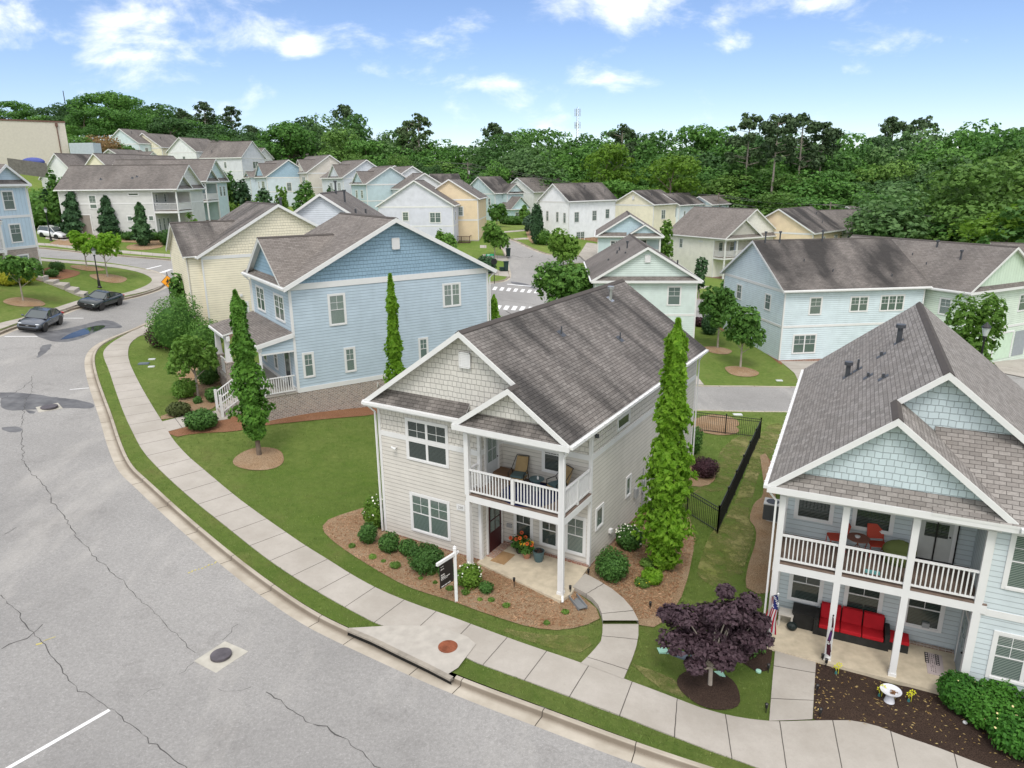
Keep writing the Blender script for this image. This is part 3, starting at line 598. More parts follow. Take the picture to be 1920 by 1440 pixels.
lid((1308,1240), .55, .4, SLATE, -.4, 'larger dark grey utility lid nearest the dark mulch ring'); lid((1348,1266), .32, .3, MINT, .1, 'pale green utility lid beside the purple tree trunk')
lid((270,682), .7, .45, SLATE, .2, 'dark utility lid in the lawn left of the young street tree'); lid((285,674), .45, .25, plain('white_plastic', (.6,.62,.62), .5), .2, 'white utility lid farthest up the lawn by the blue house')
lid((284,688), .42, .25, plain('white_plastic', (.6,.62,.62), .5), .2, 'white utility lid between the dark one and the young street tree'); lid((1461,714), .5, .3, plain('white_plastic', (.6,.62,.62), .5), 0, 'small white utility lid on the lawn edge of the rear lane')
lid((1383,778), .6, .35, plain('white_plastic', (.6,.62,.62), .5), 0, 'small white utility lid between the lane and the black fence')
o = MB().lathe([(.09, 0), (.09, .06), (.06, .07)], n=14).build('sprinkler_valve_lid', MINT, None, tuple(PT(1422,1260))); tag(o, 'round green valve lid in the dark mulch beside the path', 'valve lid')

YP = plain('faded_yellow_paint', (.46, .40, .14), .8)
for i in range(9):
    x = 352+i*6.2; y = 1069-i*2.3; stripe('utility_paint_marking', (x, y+RNG.uniform(-1.5, 1.5)), (x+RNG.uniform(1.5, 4), y-RNG.uniform(0, 3)), .05, YP, -.113)
stripe('utility_paint_marking', (66, 1203), (78, 1200), .07, YP, -.113); stripe('utility_paint_marking', (80, 1196), (103, 1188), .02, YP, -.113)
for i in range(16): x = 1345+i*3.6; stripe('lane_lettering_marking', (x, 770), (x+2.0, 770.1), .14, PAINTW, -.022)

bed('worn_grass', [(1305,1075),(1330,1000),(1372,960),(1400,880),(1430,800),(1470,790),(1455,840),(1425,880),(1412,930),(1400,970),(1418,1000),(1396,1060),(1390,1090),(1340,1110)], WORN, .02)
bed('worn_grass', [(1300,925),(1345,925),(1385,905),(1400,840),(1412,815),(1380,818),(1345,850),(1345,880)], WORN, .02)
bed('worn_grass', [(885,1160),(1000,1192),(1100,1192),(1120,1200),(1085,1232),(980,1200)], WORN, .02); bed('worn_grass', [(1185,1245),(1260,1270),(1300,1300),(1290,1315),(1230,1290)], WORN, .02)
# ================================================================ HOUSES
_WM = {}
def win_mesh(w, h, n, grid, cas=.10):
    k = (round(w, 2), round(h, 2), n, grid, cas)
    if k in _WM: return _WM[k]
    m = MB(); X, Z = w/2, h/2
    m.box(-X, -X+cas, -.035, .002, -Z, Z); m.box(X-cas, X, -.035, .002, -Z, Z); m.box(-X+cas, X-cas, -.037, .002, Z-cas, Z); m.box(-X+cas, X-cas, -.048, .002, -Z, -Z+cas*.8)
    g = MB(); uw = (w-2*cas)/n; z0, z1 = -Z+cas*.8, Z-cas; zm = (z0+z1)/2
    g.poly([(-X+cas, -.010, z0), (X-cas, -.010, z0), (X-cas, -.010, z1), (-X+cas, -.010, z1)])
    for i in range(n):
        a = -X+cas+i*uw; b = a+uw; s = .04
        m.box(a, a+s, -.028, .0, z0, z1); m.box(b-s, b, -.028, .0, z0, z1); m.box(a+s, b-s, -.028, 0, z0, z0+s); m.box(a+s, b-s, -.028, 0, z1-s, z1)
        if grid >= 0: m.box(a+s, b-s, -.031, 0, zm-.018, zm+.018)
        if grid > 0:
            for j in range(1, grid+1): c = a+s+(uw-2*s)*j/(grid+1); m.box(c-.009, c+.009, -.020, 0, zm+.02, z1-s)
            if grid == 1: zc_ = (zm+z1)/2; m.box(a+s, b-s, -.0205, 0, zc_-.009, zc_+.009)
        if i: m.box(a-.055, a+.055, -.034, 0, z0, z1)
    _WM[k] = (m.mesh('window', WHITE), g); return _WM[k]
_GM = {}
def vent_mesh(w, h):
    k = ('v', w, h)
    if k not in _WM:
        m = MB(); X, Z = w/2, h/2; m.box(-X, -X+.05, -.05, 0, -Z, Z); m.box(X-.05, X, -.05, 0, -Z, Z); m.box(-X, X, -.05, 0, Z-.05, Z); m.box(-X, X, -.05, 0, -Z, -Z+.05); m.box(-X+.05, X-.05, -.012, 0, -Z, Z)
        n = max(int(h/.07), 4)
        for i in range(n): z = -Z+.07+(h-.12)*i/n; m.slab([(-X+.05, -.042, z), (X-.05, -.042, z), (X-.05, -.015, z+.05), (-X+.05, -.015, z+.05)], .008)
        _WM[k] = m.mesh('gable_vent', WHITE)
    return _WM[k]
ROT = {'F': 0, 'R': 90, 'B': 180, 'L': -90}
class House:
    def __init__(s, name, label, O, ang, z0, W, mx=False, cat='house', group=None):
        s.root = empty(name, (O[0], O[1], z0), R(ang)); tag(s.root, label, cat, group); s.W = W; s.mx = W if mx else None; s.O = np.array(O[:2]); s.ang = R(ang); s.z0 = z0
    def part(s, mb, name, mats, parent=None, smooth=False):
        if isinstance(mb, Pieces): return [q.build(name, mats, parent or s.root, W=s.mx) for q in mb.l]
        return mb.build(name, mats, parent or s.root, W=s.mx, smooth=smooth)
    def wpos(s, wall, u, c, z):
        p = (u, c, z) if wall in 'FB' else (c, u, z); r = ROT[wall]
        if s.mx is not None: p = (s.mx-p[0], p[1], p[2]); r = {'L': 90, 'R': -90}.get(wall, r)
        return p, R(r)
    def win(s, wall, u0, z0, u1, z1, c, n=1, grid=1, gl=None, cas=.10):
        (fm, g) = win_mesh(abs(u1-u0), z1-z0, n, grid, cas); p, r = s.wpos(wall, (u0+u1)/2, c, (z0+z1)/2)
        o = link('window', fm, s.root, p, r); gl = gl or GL1; k = (fm.name, gl.name)
        if k not in _GM: _GM[k] = g.mesh('pane', gl)
        link('pane', _GM[k], o); return o
    def vent(s, wall, u, z, c, w=.5, h=.65): p, r = s.wpos(wall, u, c, z); return link('gable_vent', vent_mesh(w, h), s.root, p, r)
    def place(s, wall, u, z, c, mb, name, mats, parent=None):
        p, r = s.wpos(wall, u, c, z); return mb.build(name, mats, parent or s.root, p, r)
    def wpt(s, x, y, z):                     # local -> world
        if s.mx is not None: x = s.mx-x
        ca, sa = math.cos(s.ang), math.sin(s.ang); return Vector((s.O[0]+x*ca-y*sa, s.O[1]+x*sa+y*ca, s.z0+z))
def rakeb(m, a, b, y, d=.22, t=.035, drop=.015):
    """rake board under a sloping roof edge lying in plane y"""
    a, b = Vector(a), Vector(b); P = [(a.x, y, a.z-drop), (b.x, y, b.z-drop), (b.x, y, b.z-drop-d), (a.x, y, a.z-drop-d)]
    m.slab(P, t, d=(0, 1, 0))
def rakex(m, a, b, x, d=.22, t=.035, drop=.015, s=1):
    P = [(x, a[1], a[2]-drop), (x, b[1], b[2]-drop), (x, b[1], b[2]-drop-d), (x, a[1], a[2]-drop-d)]; m.slab(P, t, d=(s, 0, 0))
def pipe(m, x, y, z, h=.45, r=.055, cap=True):
    m.tube((x, y, z-.3), (x, y, z+h), r, r, 8)
    if cap: m.tube((x, y, z+h-.02), (x, y, z+h+.12), r*1.9, r*1.9, 10)
def gutter(m, x, y0, y1, z, s=1):
    m.slab([(x, y0, z), (x+s*.12, y0, z), (x+s*.12, y1, z), (x, y1, z)], .11)
def downspout(H_, pts):
    m = MB()
    for a, b in zip(pts[:-1], pts[1:]): m.bar(a, b, .075, .06)
    return H_.part(m, 'downspout', WHITE)
def railing(H_, a, b, z0=.12, z1=1.0, sp=.125, name='railing', parent=None):
    m = MB(); a, b = Vector(a), Vector(b); d = b-a; L = math.hypot(d.x, d.y); zz = Vector((0, 0, 1))
    m.bar(a+zz*z1, b+zz*z1, .09, .055); m.bar(a+zz*z0, b+zz*z0, .06, .055); n = max(int(L/sp), 2)
    for i in range(1, n): p = a+d*i/n; m.bar(p+zz*z0, p+zz*z1, .04, .04, up=(d.x, d.y, 0))
    return H_.part(m, name, WHITE, parent)
def cross_gable(H_, mr, mt, mg, side, yc, w, proj, pk, h, ze, s_main, ridge_x, bay=None, band=True, pent=True, mw=None, oh=.3, hx=None):
    """gable facing -x ('L') or +x ('R'). pk: ridge height; ze: eave top height."""
    S = -1 if side == 'L' else 1; W = H_.W; X0 = 0 if side == 'L' else W
    def X(d): return X0+S*d                     # d: distance outward
    xin = -((pk-ze)/s_main)-.1+.35
    for k in (-1, 1):
        ye = yc+k*(w/2+oh); yr = yc
        mr.slab([(X(proj+oh), ye, ze), (X(proj+oh), yr, pk), (X(xin), yr, pk), (X(-.05), ye, ze)], .09, mu=1)
        rakex(mt, (0, ye, ze-.0), (0, yr, pk), X(proj+oh)-S*.02, s=-S)
    zb = h; zk = ze+(pk-ze)*oh/(w/2+oh)-.095
    mg.slab([(X(proj), yc-w/2, zb), (X(proj), yc+w/2, zb), (X(proj), yc+w/2, zk), (X(proj), yc, pk-.095), (X(proj), yc-w/2, zk)], .06, d=(-S, 0, 0))
    if pent: mr.slab([(X(proj+oh), yc-w/2-oh*.6, ze-.06), (X(proj+oh), yc+w/2+oh*.6, ze-.06), (X(proj), yc+w/2-.2, ze+.26), (X(proj), yc-w/2+.2, ze+.26)], .07, mu=1)
    for k in (-1, 1): mr.slab([(X(proj+oh+.01), yc, pk+.03), (X(proj+oh+.01), yc+k*.15, pk+.03-.13*(pk-ze)/(w/2+oh)), (X(xin+.3), yc+k*.15, pk+.03-.13*(pk-ze)/(w/2+oh)), (X(xin+.3), yc, pk+.03)], .03, m=2)
    if pent: mt.box(min(X(proj+oh), X(proj+oh-.03)), max(X(proj+oh), X(proj+oh-.03)), yc-w/2-oh*.6, yc+w/2+oh*.6, ze-.26, ze-.07)
    if proj > .05 and mw is not None:
        xa, xb = sorted((X(proj), X(-.05))); mw.box(xa, xb, yc-w/2, yc+w/2, -1.5, h)
        for k in (-1, 1): mt.box(min(X(proj+.02), X(proj-.10)), max(X(proj+.02), X(proj-.10)), yc+k*w/2-(.12 if k > 0 else -.0)-.0, yc+k*w/2+(.02 if k > 0 else .12), -.1, h)
def gable_house(name, label, O, ang, z0, W, D, h=6.0, s=.55, wall='#dfe0dc', gcol=None, gtype='shake', roof=None, oh=.35, wins=(), cross=(), pent=False, vent=None, pipes=3,
                band=True, fband=True, found=None, cat='house', group=None, gutters=True, batt=False, bands=None, depth_b=1.6, fh=0.0):
    Hh = House(name, label, O, ang, z0, W, False, cat, group); wc = hexc(wall); gc = hexc(gcol or wall)
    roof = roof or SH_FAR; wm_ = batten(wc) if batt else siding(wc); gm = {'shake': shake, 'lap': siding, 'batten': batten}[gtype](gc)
    mw, mr, mt, mg = MB(), MB(), MB(), Pieces(); xr = W/2; ze = h+.16; zr = ze+s*(W/2+oh)
    mw.box(0, W, 0, D, fh-.0 if found else -depth_b, h+.05)
    gg = ze+s*oh-.105
    for y, dd in ((0, 1), (D, -1)): mg.slab([(0.0, y, h), (W-.0, y, h), (W, y, gg), (xr, y, zr-.105), (0, y, gg)], .06, d=(0, dd, 0))
    for sx, x0 in ((-1, -oh), (1, W+oh)): mr.slab([(x0, -oh, ze), (xr, -oh, zr), (xr, D+oh, zr), (x0, D+oh, ze)], .10, mu=1)
    for y in (-oh-.015, D+oh+.015-.035):
        for x0 in (-oh, W+oh): rakeb(mt, (x0, 0, ze), (xr, 0, zr), y)
    for x0, sx in ((-oh, -1), (W+oh, 1)):
        mt.box(min(x0, x0-sx*.03), max(x0, x0-sx*.03), -oh, D+oh, ze-.24, ze-.09)
        if gutters: gutter(mt, x0, -oh, D+oh, ze-.05, sx)
    if band:
        for y in (-.025, D+.002): mt.box(-.02, W+.02, y, y+.023, h-.16, h+.09)
    if fband:
        zf = h*.48 if bands is None else bands; mt.box(-.024, W+.024, -.024, D+.024, zf, zf+.2)
    for x in (-.028, W-.1+.008):
        for y in (-.028, D-.1+.008): mt.box(x, x+.12, y, y+.12, -.1 if not found else fh, h)
    if found: H_ = MB().box(-.012, W+.012, -.012, D+.012, -depth_b, fh+.001); Hh.part(H_, 'foundation', found)
    if pent:
        mr.slab([(-oh, -oh-.02, ze-.03), (W+oh, -oh-.02, ze-.03), (W-.15, 0, ze+.30), (.15, 0, ze+.30)], .07, mu=1); mt.box(-oh, W+oh, -oh-.06, -oh-.03, ze-.25, ze-.04)
    for cgs in cross: cross_gable(Hh, mr, mt, mg, cgs[0], cgs[1], cgs[2], cgs[3], ze+cgs[4], h, ze, s, xr, mw=mw, pent=cgs[5] if len(cgs) > 5 else True)
    Hh.part(mw, 'wall', wm_); Hh.part(mg, 'gable', gm); Hh.part(mt, 'trim', WHITE); ro = Hh.part(mr, 'roof', [roof, SOFFIT, CAPM])
    cp = MB(); 
    for k in (-1, 1): cp.slab([(xr, -oh-.01, zr+.03), (xr+k*.16, -oh-.01, zr+.03-s*.16), (xr+k*.16, D+oh+.01, zr+.03-s*.16), (xr, D+oh+.01, zr+.03)], .03)
    Hh.part(cp, 'ridge_cap', CAPM, ro)
    rr = random.Random(name+label)
    for i in range(pipes):
        k = rr.choice((-1, 1)); dx = rr.uniform(.3, W*.4); m = MB(); pipe(m, xr+k*dx, rr.uniform(1, D-1), zr-s*dx, rr.choice((.3, .45, .6)), .05, rr.random() < .5); Hh.part(m, 'roof_vent', VENTG, ro)
    if vent: Hh.vent('F', vent[0], vent[1], -.055)
    for w in wins:
        wl_, u, z, ww, hh, n = w[:6]; c = {'F': 0, 'B': D, 'L': 0, 'R': W}[wl_] + ((w[6] if len(w) > 6 else 0))*{'F': -1, 'B': 1, 'L': -1, 'R': 1}[wl_]
        Hh.win(wl_, u-ww/2, z-hh/2, u+ww/2, z+hh/2, c+{'F': -.001, 'L': -.001, 'R': .001, 'B': .001}[wl_], n, 1)
    Hh.mtr = ro; return Hh
def fit(apx, D_, ang, side, pxw, pxd):
    """corner seen at pixel apx and distance D_: returns origin, eave height, W, depth for the seen facade ends"""
    a = at_d(*apx, D_); u = np.array([math.cos(R(ang)), math.sin(R(ang))]); v = np.array([-u[1], u[0]])
    def solve(d, px):
        lo = 0.; 
        for L in np.arange(.5, 40, .1):
            q = a.copy(); q[:2] += d*L; x = projx(q)
            if (x-px)*(projx(a)-px) <= 0: return float(L)
        return 12.
    W = solve(-u if side == 'R' else u, pxw); D = solve(v, pxd) if pxd else 12.
    O = a[:2]-u*W if side == 'R' else a[:2]; return O, a[2], W, D

def porch_house(name, label, O, ang, z0, W=9.1, D=15.15, h=6.06, s=.69, bay=5.1, rec=1.7, pf=-.65, cols=(4.95, 9.02), oh=.38, mx=False, wall='#c9c5bd', upper=None, gcol=None, roof=None,
                bandz=4.6, band2=None, detail=2, found=BRICKR, group=None, bal=2.95, porch_deep=None, pf_pent=True, midpost=True, yg=0.0, shed=False, pk2=True):
    Hh = House(name, label, O, ang, z0, W, mx, 'house', group); roof = roof or SH_MID
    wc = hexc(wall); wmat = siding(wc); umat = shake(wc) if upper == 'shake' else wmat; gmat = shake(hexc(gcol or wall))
    xr = W/2; ze = h+.14; zr = ze+s*(W/2+oh); zf = lambda x: ze+s*(min(x, W-x)+oh)
    xl = bay-.55; xp = (xl+W+oh)/2; zp = zf(xp); xlp = xl
    mw, mu, mg, mt, mr = MB(), MB(), Pieces(), MB(), MB()
    for m, a, b in ((mw, -.0, min(bandz, h+.03)), (mu, bandz, h+.03)):
        if bandz >= h and m is mu: continue
        m.poly([(0, 0, a), (bay, 0, a), (bay, 0, b), (0, 0, b)]); m.poly([(bay, 0, a), (bay, rec, a), (bay, rec, b), (bay, 0, b)]); m.poly([(bay, rec, a), (W, rec, a), (W, rec, b), (bay, rec, b)])
        m.poly([(W, rec, a), (W, D, a), (W, D, b), (W, rec, b)]); m.poly([(W, D, a), (0, D, a), (0, D, b), (W, D, b)]); m.poly([(0, D, a), (0, 0, a), (0, 0, b), (0, D, b)])
    fd = MB(); q = .012
    fd.poly([(-q, -q, .06), (bay+q, -q, .06), (bay+q, rec-q, .06), (W+q, rec-q, .06), (W+q, D+q, .06), (-q, D+q, .06)])
    P = [(-q, -q), (bay+q, -q), (bay+q, rec-q), (W+q, rec-q), (W+q, D+q), (-q, D+q)]
    for a, b in zip(P, P[1:]+P[:1]): fd.poly([(*a, -1.2), (*b, -1.2), (*b, .06), (*a, .06)])
    Hh.part(fd, 'foundation', found)
    # gables
    gg = ze+s*oh-.115; gl = ze+s*(bay-.1-xl)-.115
    mg.slab([(.0, yg, h-.02), (W, yg, h-.02), (W, yg, gg), (xr, yg, zr-.115), (0, yg, gg)], .06, d=(0, 1, 0)); mg.slab([(.0, D, h), (W, D, h), (W, D, gg), (xr, D, zr-.115), (0, D, gg)], .06, d=(0, -1, 0))
    mg.slab([(bay-.1, pf, h-.1), (W, pf, h-.1), (W, pf, gg), (xp, pf, zp-.115), (bay-.1, pf, gl)], .06, d=(0, 1, 0))
    # roof
    yf = yg-.40; yp = pf-.35; vy = max(yg, 0)
    mr.slab([(-oh, yf, ze), (xr, yf, zr), (xr, D+.35, zr), (-oh, D+.35, ze)], .11, mu=1)
    mr.slab([(xr, yf, zr), (xp, yf, zp), (xp, yp, zp), (W+oh, yp, ze), (W+oh, D+.35, ze), (xr, D+.35, zr)], .11, mu=1)
    mr.slab([(xp, yp, zp), (xp, vy+.02, zp), (xlp, vy+.02, ze), (xlp, yp, ze)], .11, mu=1)
    if shed: mr.slab([(-oh, -.42, ze-.02), (xlp+2.2, -.42, ze-.02), (xlp+2.2, yg, ze-.02+s*(yg+.42)), (-oh+.1, yg, ze-.02+s*(yg+.42))], .09, mu=1); mt.box(-oh, xlp, -.46, -.43, ze-.24, ze-.03); mg.poly([(0, 0, h), (0, yg, h), (0, yg, h+s*yg)])
    if pf_pent:
        if not shed: mr.slab([(-oh+.05, yf-.02, ze-.02), (xlp+.15, yf-.02, ze-.02), (xlp+.15, 0, ze+.50), (.3, 0, ze+.50)], .08, mu=1); mt.box(-oh, xlp+.1, yf-.06, yf-.03, ze-.24, ze-.03)
        mr.slab([(xlp+.1, yp-.02, ze-.03), (W+oh-.1, yp-.02, ze-.03), (W-.3, pf, ze+.42), (bay+.3, pf, ze+.42)], .08, mu=1); mt.box(xlp, W+oh, yp-.06, yp-.03, ze-.25, ze-.04)
    rakeb(mt, (-oh+(yg*.9 if shed else 0), 0, ze+(s*yg*.9 if shed else 0)), (xr, 0, zr), yf-.02); rakeb(mt, (xr, 0, zr), (xp, 0, zp), yf-.02); rakeb(mt, (xlp, 0, ze), (xp, 0, zp), yp-.02); rakeb(mt, (xp, 0, zp), (W+oh, 0, ze), yp-.02)
    for x0 in (-oh, W+oh): rakeb(mt, (x0, 0, ze), (xr, 0, zr), D+.35-.02)
    # corner boards, bands
    def cb(x, y, z0_=0.06, z1=h): mt.box(x-.065, x+.065, y-.065, y+.065, z0_, z1)
    for x, y in ((.04, .04), (W-.04, rec+.04), (W-.04, D-.04), (.04, D-.04), (bay-.04, .04)): cb(x, y)
    for zb in ([bandz] if bandz < h else [])+([band2] if band2 else []):
        mt.box(-.025, bay, -.027, 0, zb, zb+.22); mt.box(W, W+.027, rec, D, zb, zb+.22); mt.box(-.027, 0, 0, D, zb, zb+.22); mt.box(bay, W, rec-.026, rec, zb, zb+.22); mt.box(bay, bay+.026, 0, rec, zb, zb+.22)
    mt.box(0, xlp, -.022, 0, h-.20, h); mt.box(W, W+.022, rec, D, h-.14, h); mt.box(-.022, 0, 0, D, h-.14, h)
    # porch: beams, deck, columns
    mt.box(bay-.2, W+.02, pf-.08, pf+.10, h-.30, h+.02); mt.box(W-.12, W+.02, pf+.1, rec, h-.30, h+.02); mt.box(bay-.2, bay-.02, pf+.1, 0, h-.30, h+.02)
    mt.box(bay-.2, W+.02, pf+.1, rec, h-.02, h+.01) 
    mt.box(bay-.2, W+.06, pf-.08, pf+.08, bal, bal+.27); mt.box(W-.10, W+.06, pf+.08, rec, bal, bal+.27); mt.box(bay-.2, bay-.04, pf+.08, 0, bal, bal+.27); mt.box(bay-.04, W-.1, pf+.08, rec, bal+.12, bal+.2)
    dk_ = MB().box(bay-.2, W+.04, pf-.07, 0, bal+.275, bal+.315); dk_.box(bay+.002, W+.04, 0, rec-.002, bal+.275, bal+.3151); Hh.part(dk_, 'balcony_deck', DECK)
    for i, x in enumerate(cols):
        cm = MB().box(x-.1, x+.1, pf-.1+.02, pf+.1, 0, bal); cm.box(x-.12, x+.12, pf-.105, pf+.12, 0, .2); cm.box(x-.1, x+.1, pf-.08, pf+.1, bal+.27, h-.28); Hh.part(cm, 'column', WHITE)
    dz = bal+.315
    cc = list(cols); 
    if midpost: 
        xm = (cols[0]+cols[1])/2; Hh.part(MB().box(xm-.065, xm+.065, pf-.06, pf+.07, dz-.25, dz+1.0), 'rail_post', WHITE); cc = [cols[0], xm, cols[1]]
    for a, b in zip(cc[:-1], cc[1:]): railing(Hh, (a+.09, pf, dz), (b-.09, pf, dz))
    railing(Hh, (W-.03, pf+.12, dz), (W-.03, rec-.1, dz))
    if detail > 1: Hh.part(MB().box(W-.09, W+.03, (pf+rec)/2-.05, (pf+rec)/2+.05, dz-.1, dz+1.0), 'rail_post', WHITE)
    if pf < -.1: railing(Hh, (bay-.12, pf+.12, dz), (bay-.12, -.03, dz))
    Hh.part(mw, 'wall', wmat)
    if bandz < h: Hh.part(mu, 'upper_wall', umat)
    Hh.part(mg, 'gable', gmat); Hh.part(mt, 'trim', WHITE); ro = Hh.part(mr, 'roof', [roof, SOFFIT, CAPM]); cp = MB()
    for k in (-1, 1): cp.slab([(xr, yf-.01, zr+.03), (xr+k*.16, yf-.01, zr+.03-s*.16), (xr+k*.16, D+.36, zr+.03-s*.16), (xr, D+.36, zr+.03)], .03)
    cp.slab([(xp, yp-.01, zp+.03), (xp+.15, yp-.01, zp+.03-s*.15), (xp+.15, yf, zp+.03-s*.15), (xp, yf, zp+.03)], .03); cp.slab([(xp, yp-.01, zp+.03), (xp-.15, yp-.01, zp+.03-s*.15), (xp-.15, yf, zp+.03-s*.15), (xp, yf, zp+.03)], .03)
    Hh.part(cp, 'ridge_cap', CAPM, ro)
    g = MB(); gutter(g, W+oh, yp, D+.35, ze-.04, 1)
    for k in range(int((D)/.6)): g.box(W+oh+.02, W+oh+.14, yp+.3+k*.6, yp+.33+k*.6, ze-.035, ze-.015)
    Hh.part(g, 'gutter', WHITE); g = MB(); gutter(g, -oh, yf, D+.35, ze-.04, -1); Hh.part(g, 'gutter', WHITE)
    g = MB(); g.box(-oh, xlp, min(yf, -.42)-.15, min(yf, -.42)-.04, ze-.15, ze-.04); Hh.part(g, 'gutter', WHITE)
    Hh.zr, Hh.ze, Hh.xr, Hh.xp, Hh.zp, Hh.roof, Hh.dz = zr, ze, xr, xp, zp, ro, dz; Hh.zf = zf; return Hh
def rpipe(Hh, x, y, hgt=.5, r=.055, cap=True, mat=VENTG):
    z = Hh.zf(x); m = MB(); pipe(m, x, y, z, hgt, r, cap); m.slab([(x-.16, y-.18, Hh.zf(x-.16)+.015), (x+.16, y-.18, Hh.zf(x+.16)+.015), (x+.16, y+.18, Hh.zf(x+.16)+.015), (x-.16, y+.18, Hh.zf(x-.16)+.015)], .01); return Hh.part(m, 'roof_vent', mat, Hh.roof)
def door(Hh, wall, u, z, c, w=.95, h=2.1, col='#43181a', lite=True, name='door', gl=None, frame=True):
    p, r = Hh.wpos(wall, u, c, z); m = MB().box(-w/2, w/2, -.03, 0, 0, h); o = m.build(name, plain('door_paint'+col, hexc(col), .45, .4), Hh.root, p, r)
    if lite:
        g = MB(); g.poly([(-w*.36, -.033, h*.42), (w*.36, -.033, h*.42), (w*.36, -.033, h*.93), (-w*.36, -.033, h*.93)]); g.build('pane', gl or GL1, o)
        b = MB().box(-.012, .012, -.045, -.034, h*.42, h*.93); b.box(-w*.36, w*.36, -.045, -.034, h*.66, h*.68); b.build('glazing_bar', plain('door_paint'+col, hexc(col), .45, .4), o)
    MB().lathe([(.012, 0), (.03, .02), (.03, .05), (.01, .06)], n=8).build('door_handle', BLACKM, o, (w*.42, -.03, h*.46)).rotation_euler = (R(90), 0, 0)
    if frame: MB().box(-w/2-.11, -w/2, -.045, 0, 0, h+.1).box(w/2, w/2+.11, -.045, 0, 0, h+.1).box(-w/2, w/2, -.045, 0, h, h+.1).build('door_frame', WHITE, o)
    return o
# ---------------------------------------------------------------- the grey house in the middle
m = porch_house('grey_porch_house', 'light grey house with balcony over its entrance patio and streaky dark shingle roof', (-5.67, 28.5), -30.8, 0.0,
                wall='#cdc9c2', upper='shake', gcol='#cac7c1', roof=SH_DARK, bandz=4.60)
MAIN = m
m.win('F', 1.46, 3.78, 3.62, 5.62, -.001, 2, 1, GLD); m.win('F', 1.50, .50, 3.58, 2.30, -.001, 2, 1)
m.win('F', 5.62, .45, 6.55, 1.98, 1.699, 1, 1, GLD); m.win('F', 6.85, .45, 7.75, 1.98, 1.699, 1, 1, GLD); m.win('F', 8.0, .45, 8.95, 2.15, 1.699, 1, 1)
m.win('F', 6.95, 3.75, 8.0, 5.35, 1.699, 1, 2, GLD)
m.win('R', 4.15, 4.98, 5.55, 5.60, 9.101, 1, -1, GLD); m.win('R', 5.38, 1.50, 6.0, 2.50, 9.101, 1, -1); m.win('R', 2.2, 1.38, 3.0, 2.36, 9.101, 1, -1)
m.vent('F', 4.57, 8.42, -.056, .52, .62)
door(m, 'R', .98, .12, 5.103, 1.0, 2.1, '#3d1518'); d2 = door(m, 'R', .85, m.dz, 5.103, .85, 2.05, '#b9bdc0', gl=GL2, name='balcony_door')
st_ = MB().box(5.1, 5.5, .3, 1.65, .0, .12); m.part(st_, 'door_step', brickm((.36, .17, .11), (.26, .12, .08), (.4, .35, .3)))
for x, y, hh, r_, c_ in ((6.0, 5.2, .32, .035, False), (7.2, 8.9, .32, .035, False), (5.35, 12.0, .55, .09, True)): rpipe(m, x, y, hh, r_, c_, GALV if c_ else VENTG)
downspout(m, [(-.33, -.35, 6.0), (-.06, -.12, 5.65), (-.06, -.12, .1)]); downspout(m, [(9.42, -.95, 6.0), (9.18, -.82, 5.6), (9.18, -.82, .15), (9.3, -1.05, .05)]); downspout(m, [(9.45, 15.2, 6.0), (9.22, 15.2, 5.6), (9.22, 15.2, .0)])
m.place('F', 4.13, 2.18, -.001, MB().box(-.2, .2, -.03, 0, -.13, .13), 'number_plate', WHITE)
def text(s_, size, mat, parent, loc, rot, name='lettering', ext=.004):
    c = bpy.data.curves.new(name, 'FONT'); c.body = s_; c.size = size; c.extrude = ext; c.align_x = 'CENTER'; c.align_y = 'CENTER'; o = bpy.data.objects.new(name, c); C.objects.link(o)
    dg = bpy.context.evaluated_depsgraph_get(); me = bpy.data.meshes.new_from_object(o.evaluated_get(dg)); bpy.data.objects.remove(o); me.materials.clear(); me.materials.append(mat)
    q = link(name, me, parent, loc); q.rotation_euler = rot; return q
text('230', .17, plain('grey_lettering', (.25, .24, .23), .5), m.root, (4.13, -.036, 2.18), (R(90), 0, 0))
m.place('R', 6.55, 1.35, 9.101, MB().box(-.13, .13, -.14, 0, -.22, .22), 'meter_box', plain('box_grey', (.33, .34, .35), .5)); m.place('R', 7.5, 1.3, 9.101, MB().box(-.1, .1, -.1, 0, -.3, .3).box(-.02, .02, -.05, -.01, .3, .9).box(-.02, .02, -.05, -.01, -1.2, -.3), 'meter_box', plain('box_grey', (.33, .34, .35), .5))
m.place('R', 3.7, .75, 9.101, MB().box(-.1, .1, -.12, 0, -.08, .08), 'dryer_vent', WHITE); m.place('R', 8.9, 4.25, 9.101, MB().box(-.08, .08, -.08, 0, -.08, .08), 'exhaust_vent', WHITE)
mm = MB().tube((0, 0, 0), (0, -.16, .02), .03).tube((-.12, -.2, .06), (.1, -.2, .0), .045, .05); m.place('F', .92, 4.18, -.001, mm, 'security_light', WHITE)
m.place('F', 5.42, .95, 1.699, MB().box(-.12, .12, -.08, 0, -.08, .08), 'hose_reel', plain('box_grey', (.33, .34, .35), .5)); m.place('R', 2.0, 5.55, 9.101, MB().box(-.05, .05, -.14, 0, -.09, .05), 'camera', VENTG)
pat = MB().slab([(5.05, -.30, .09), (9.2, -1.05, .09), (9.35, -.40, .09), (9.1, 1.7, .09), (5.1, 1.7, .09)], .35); pat.box(5.1+.013, 9.1, 1.58, 1.69, .08, .15, 1); m.part(pat, 'patio', [PATIO, BRICKR])
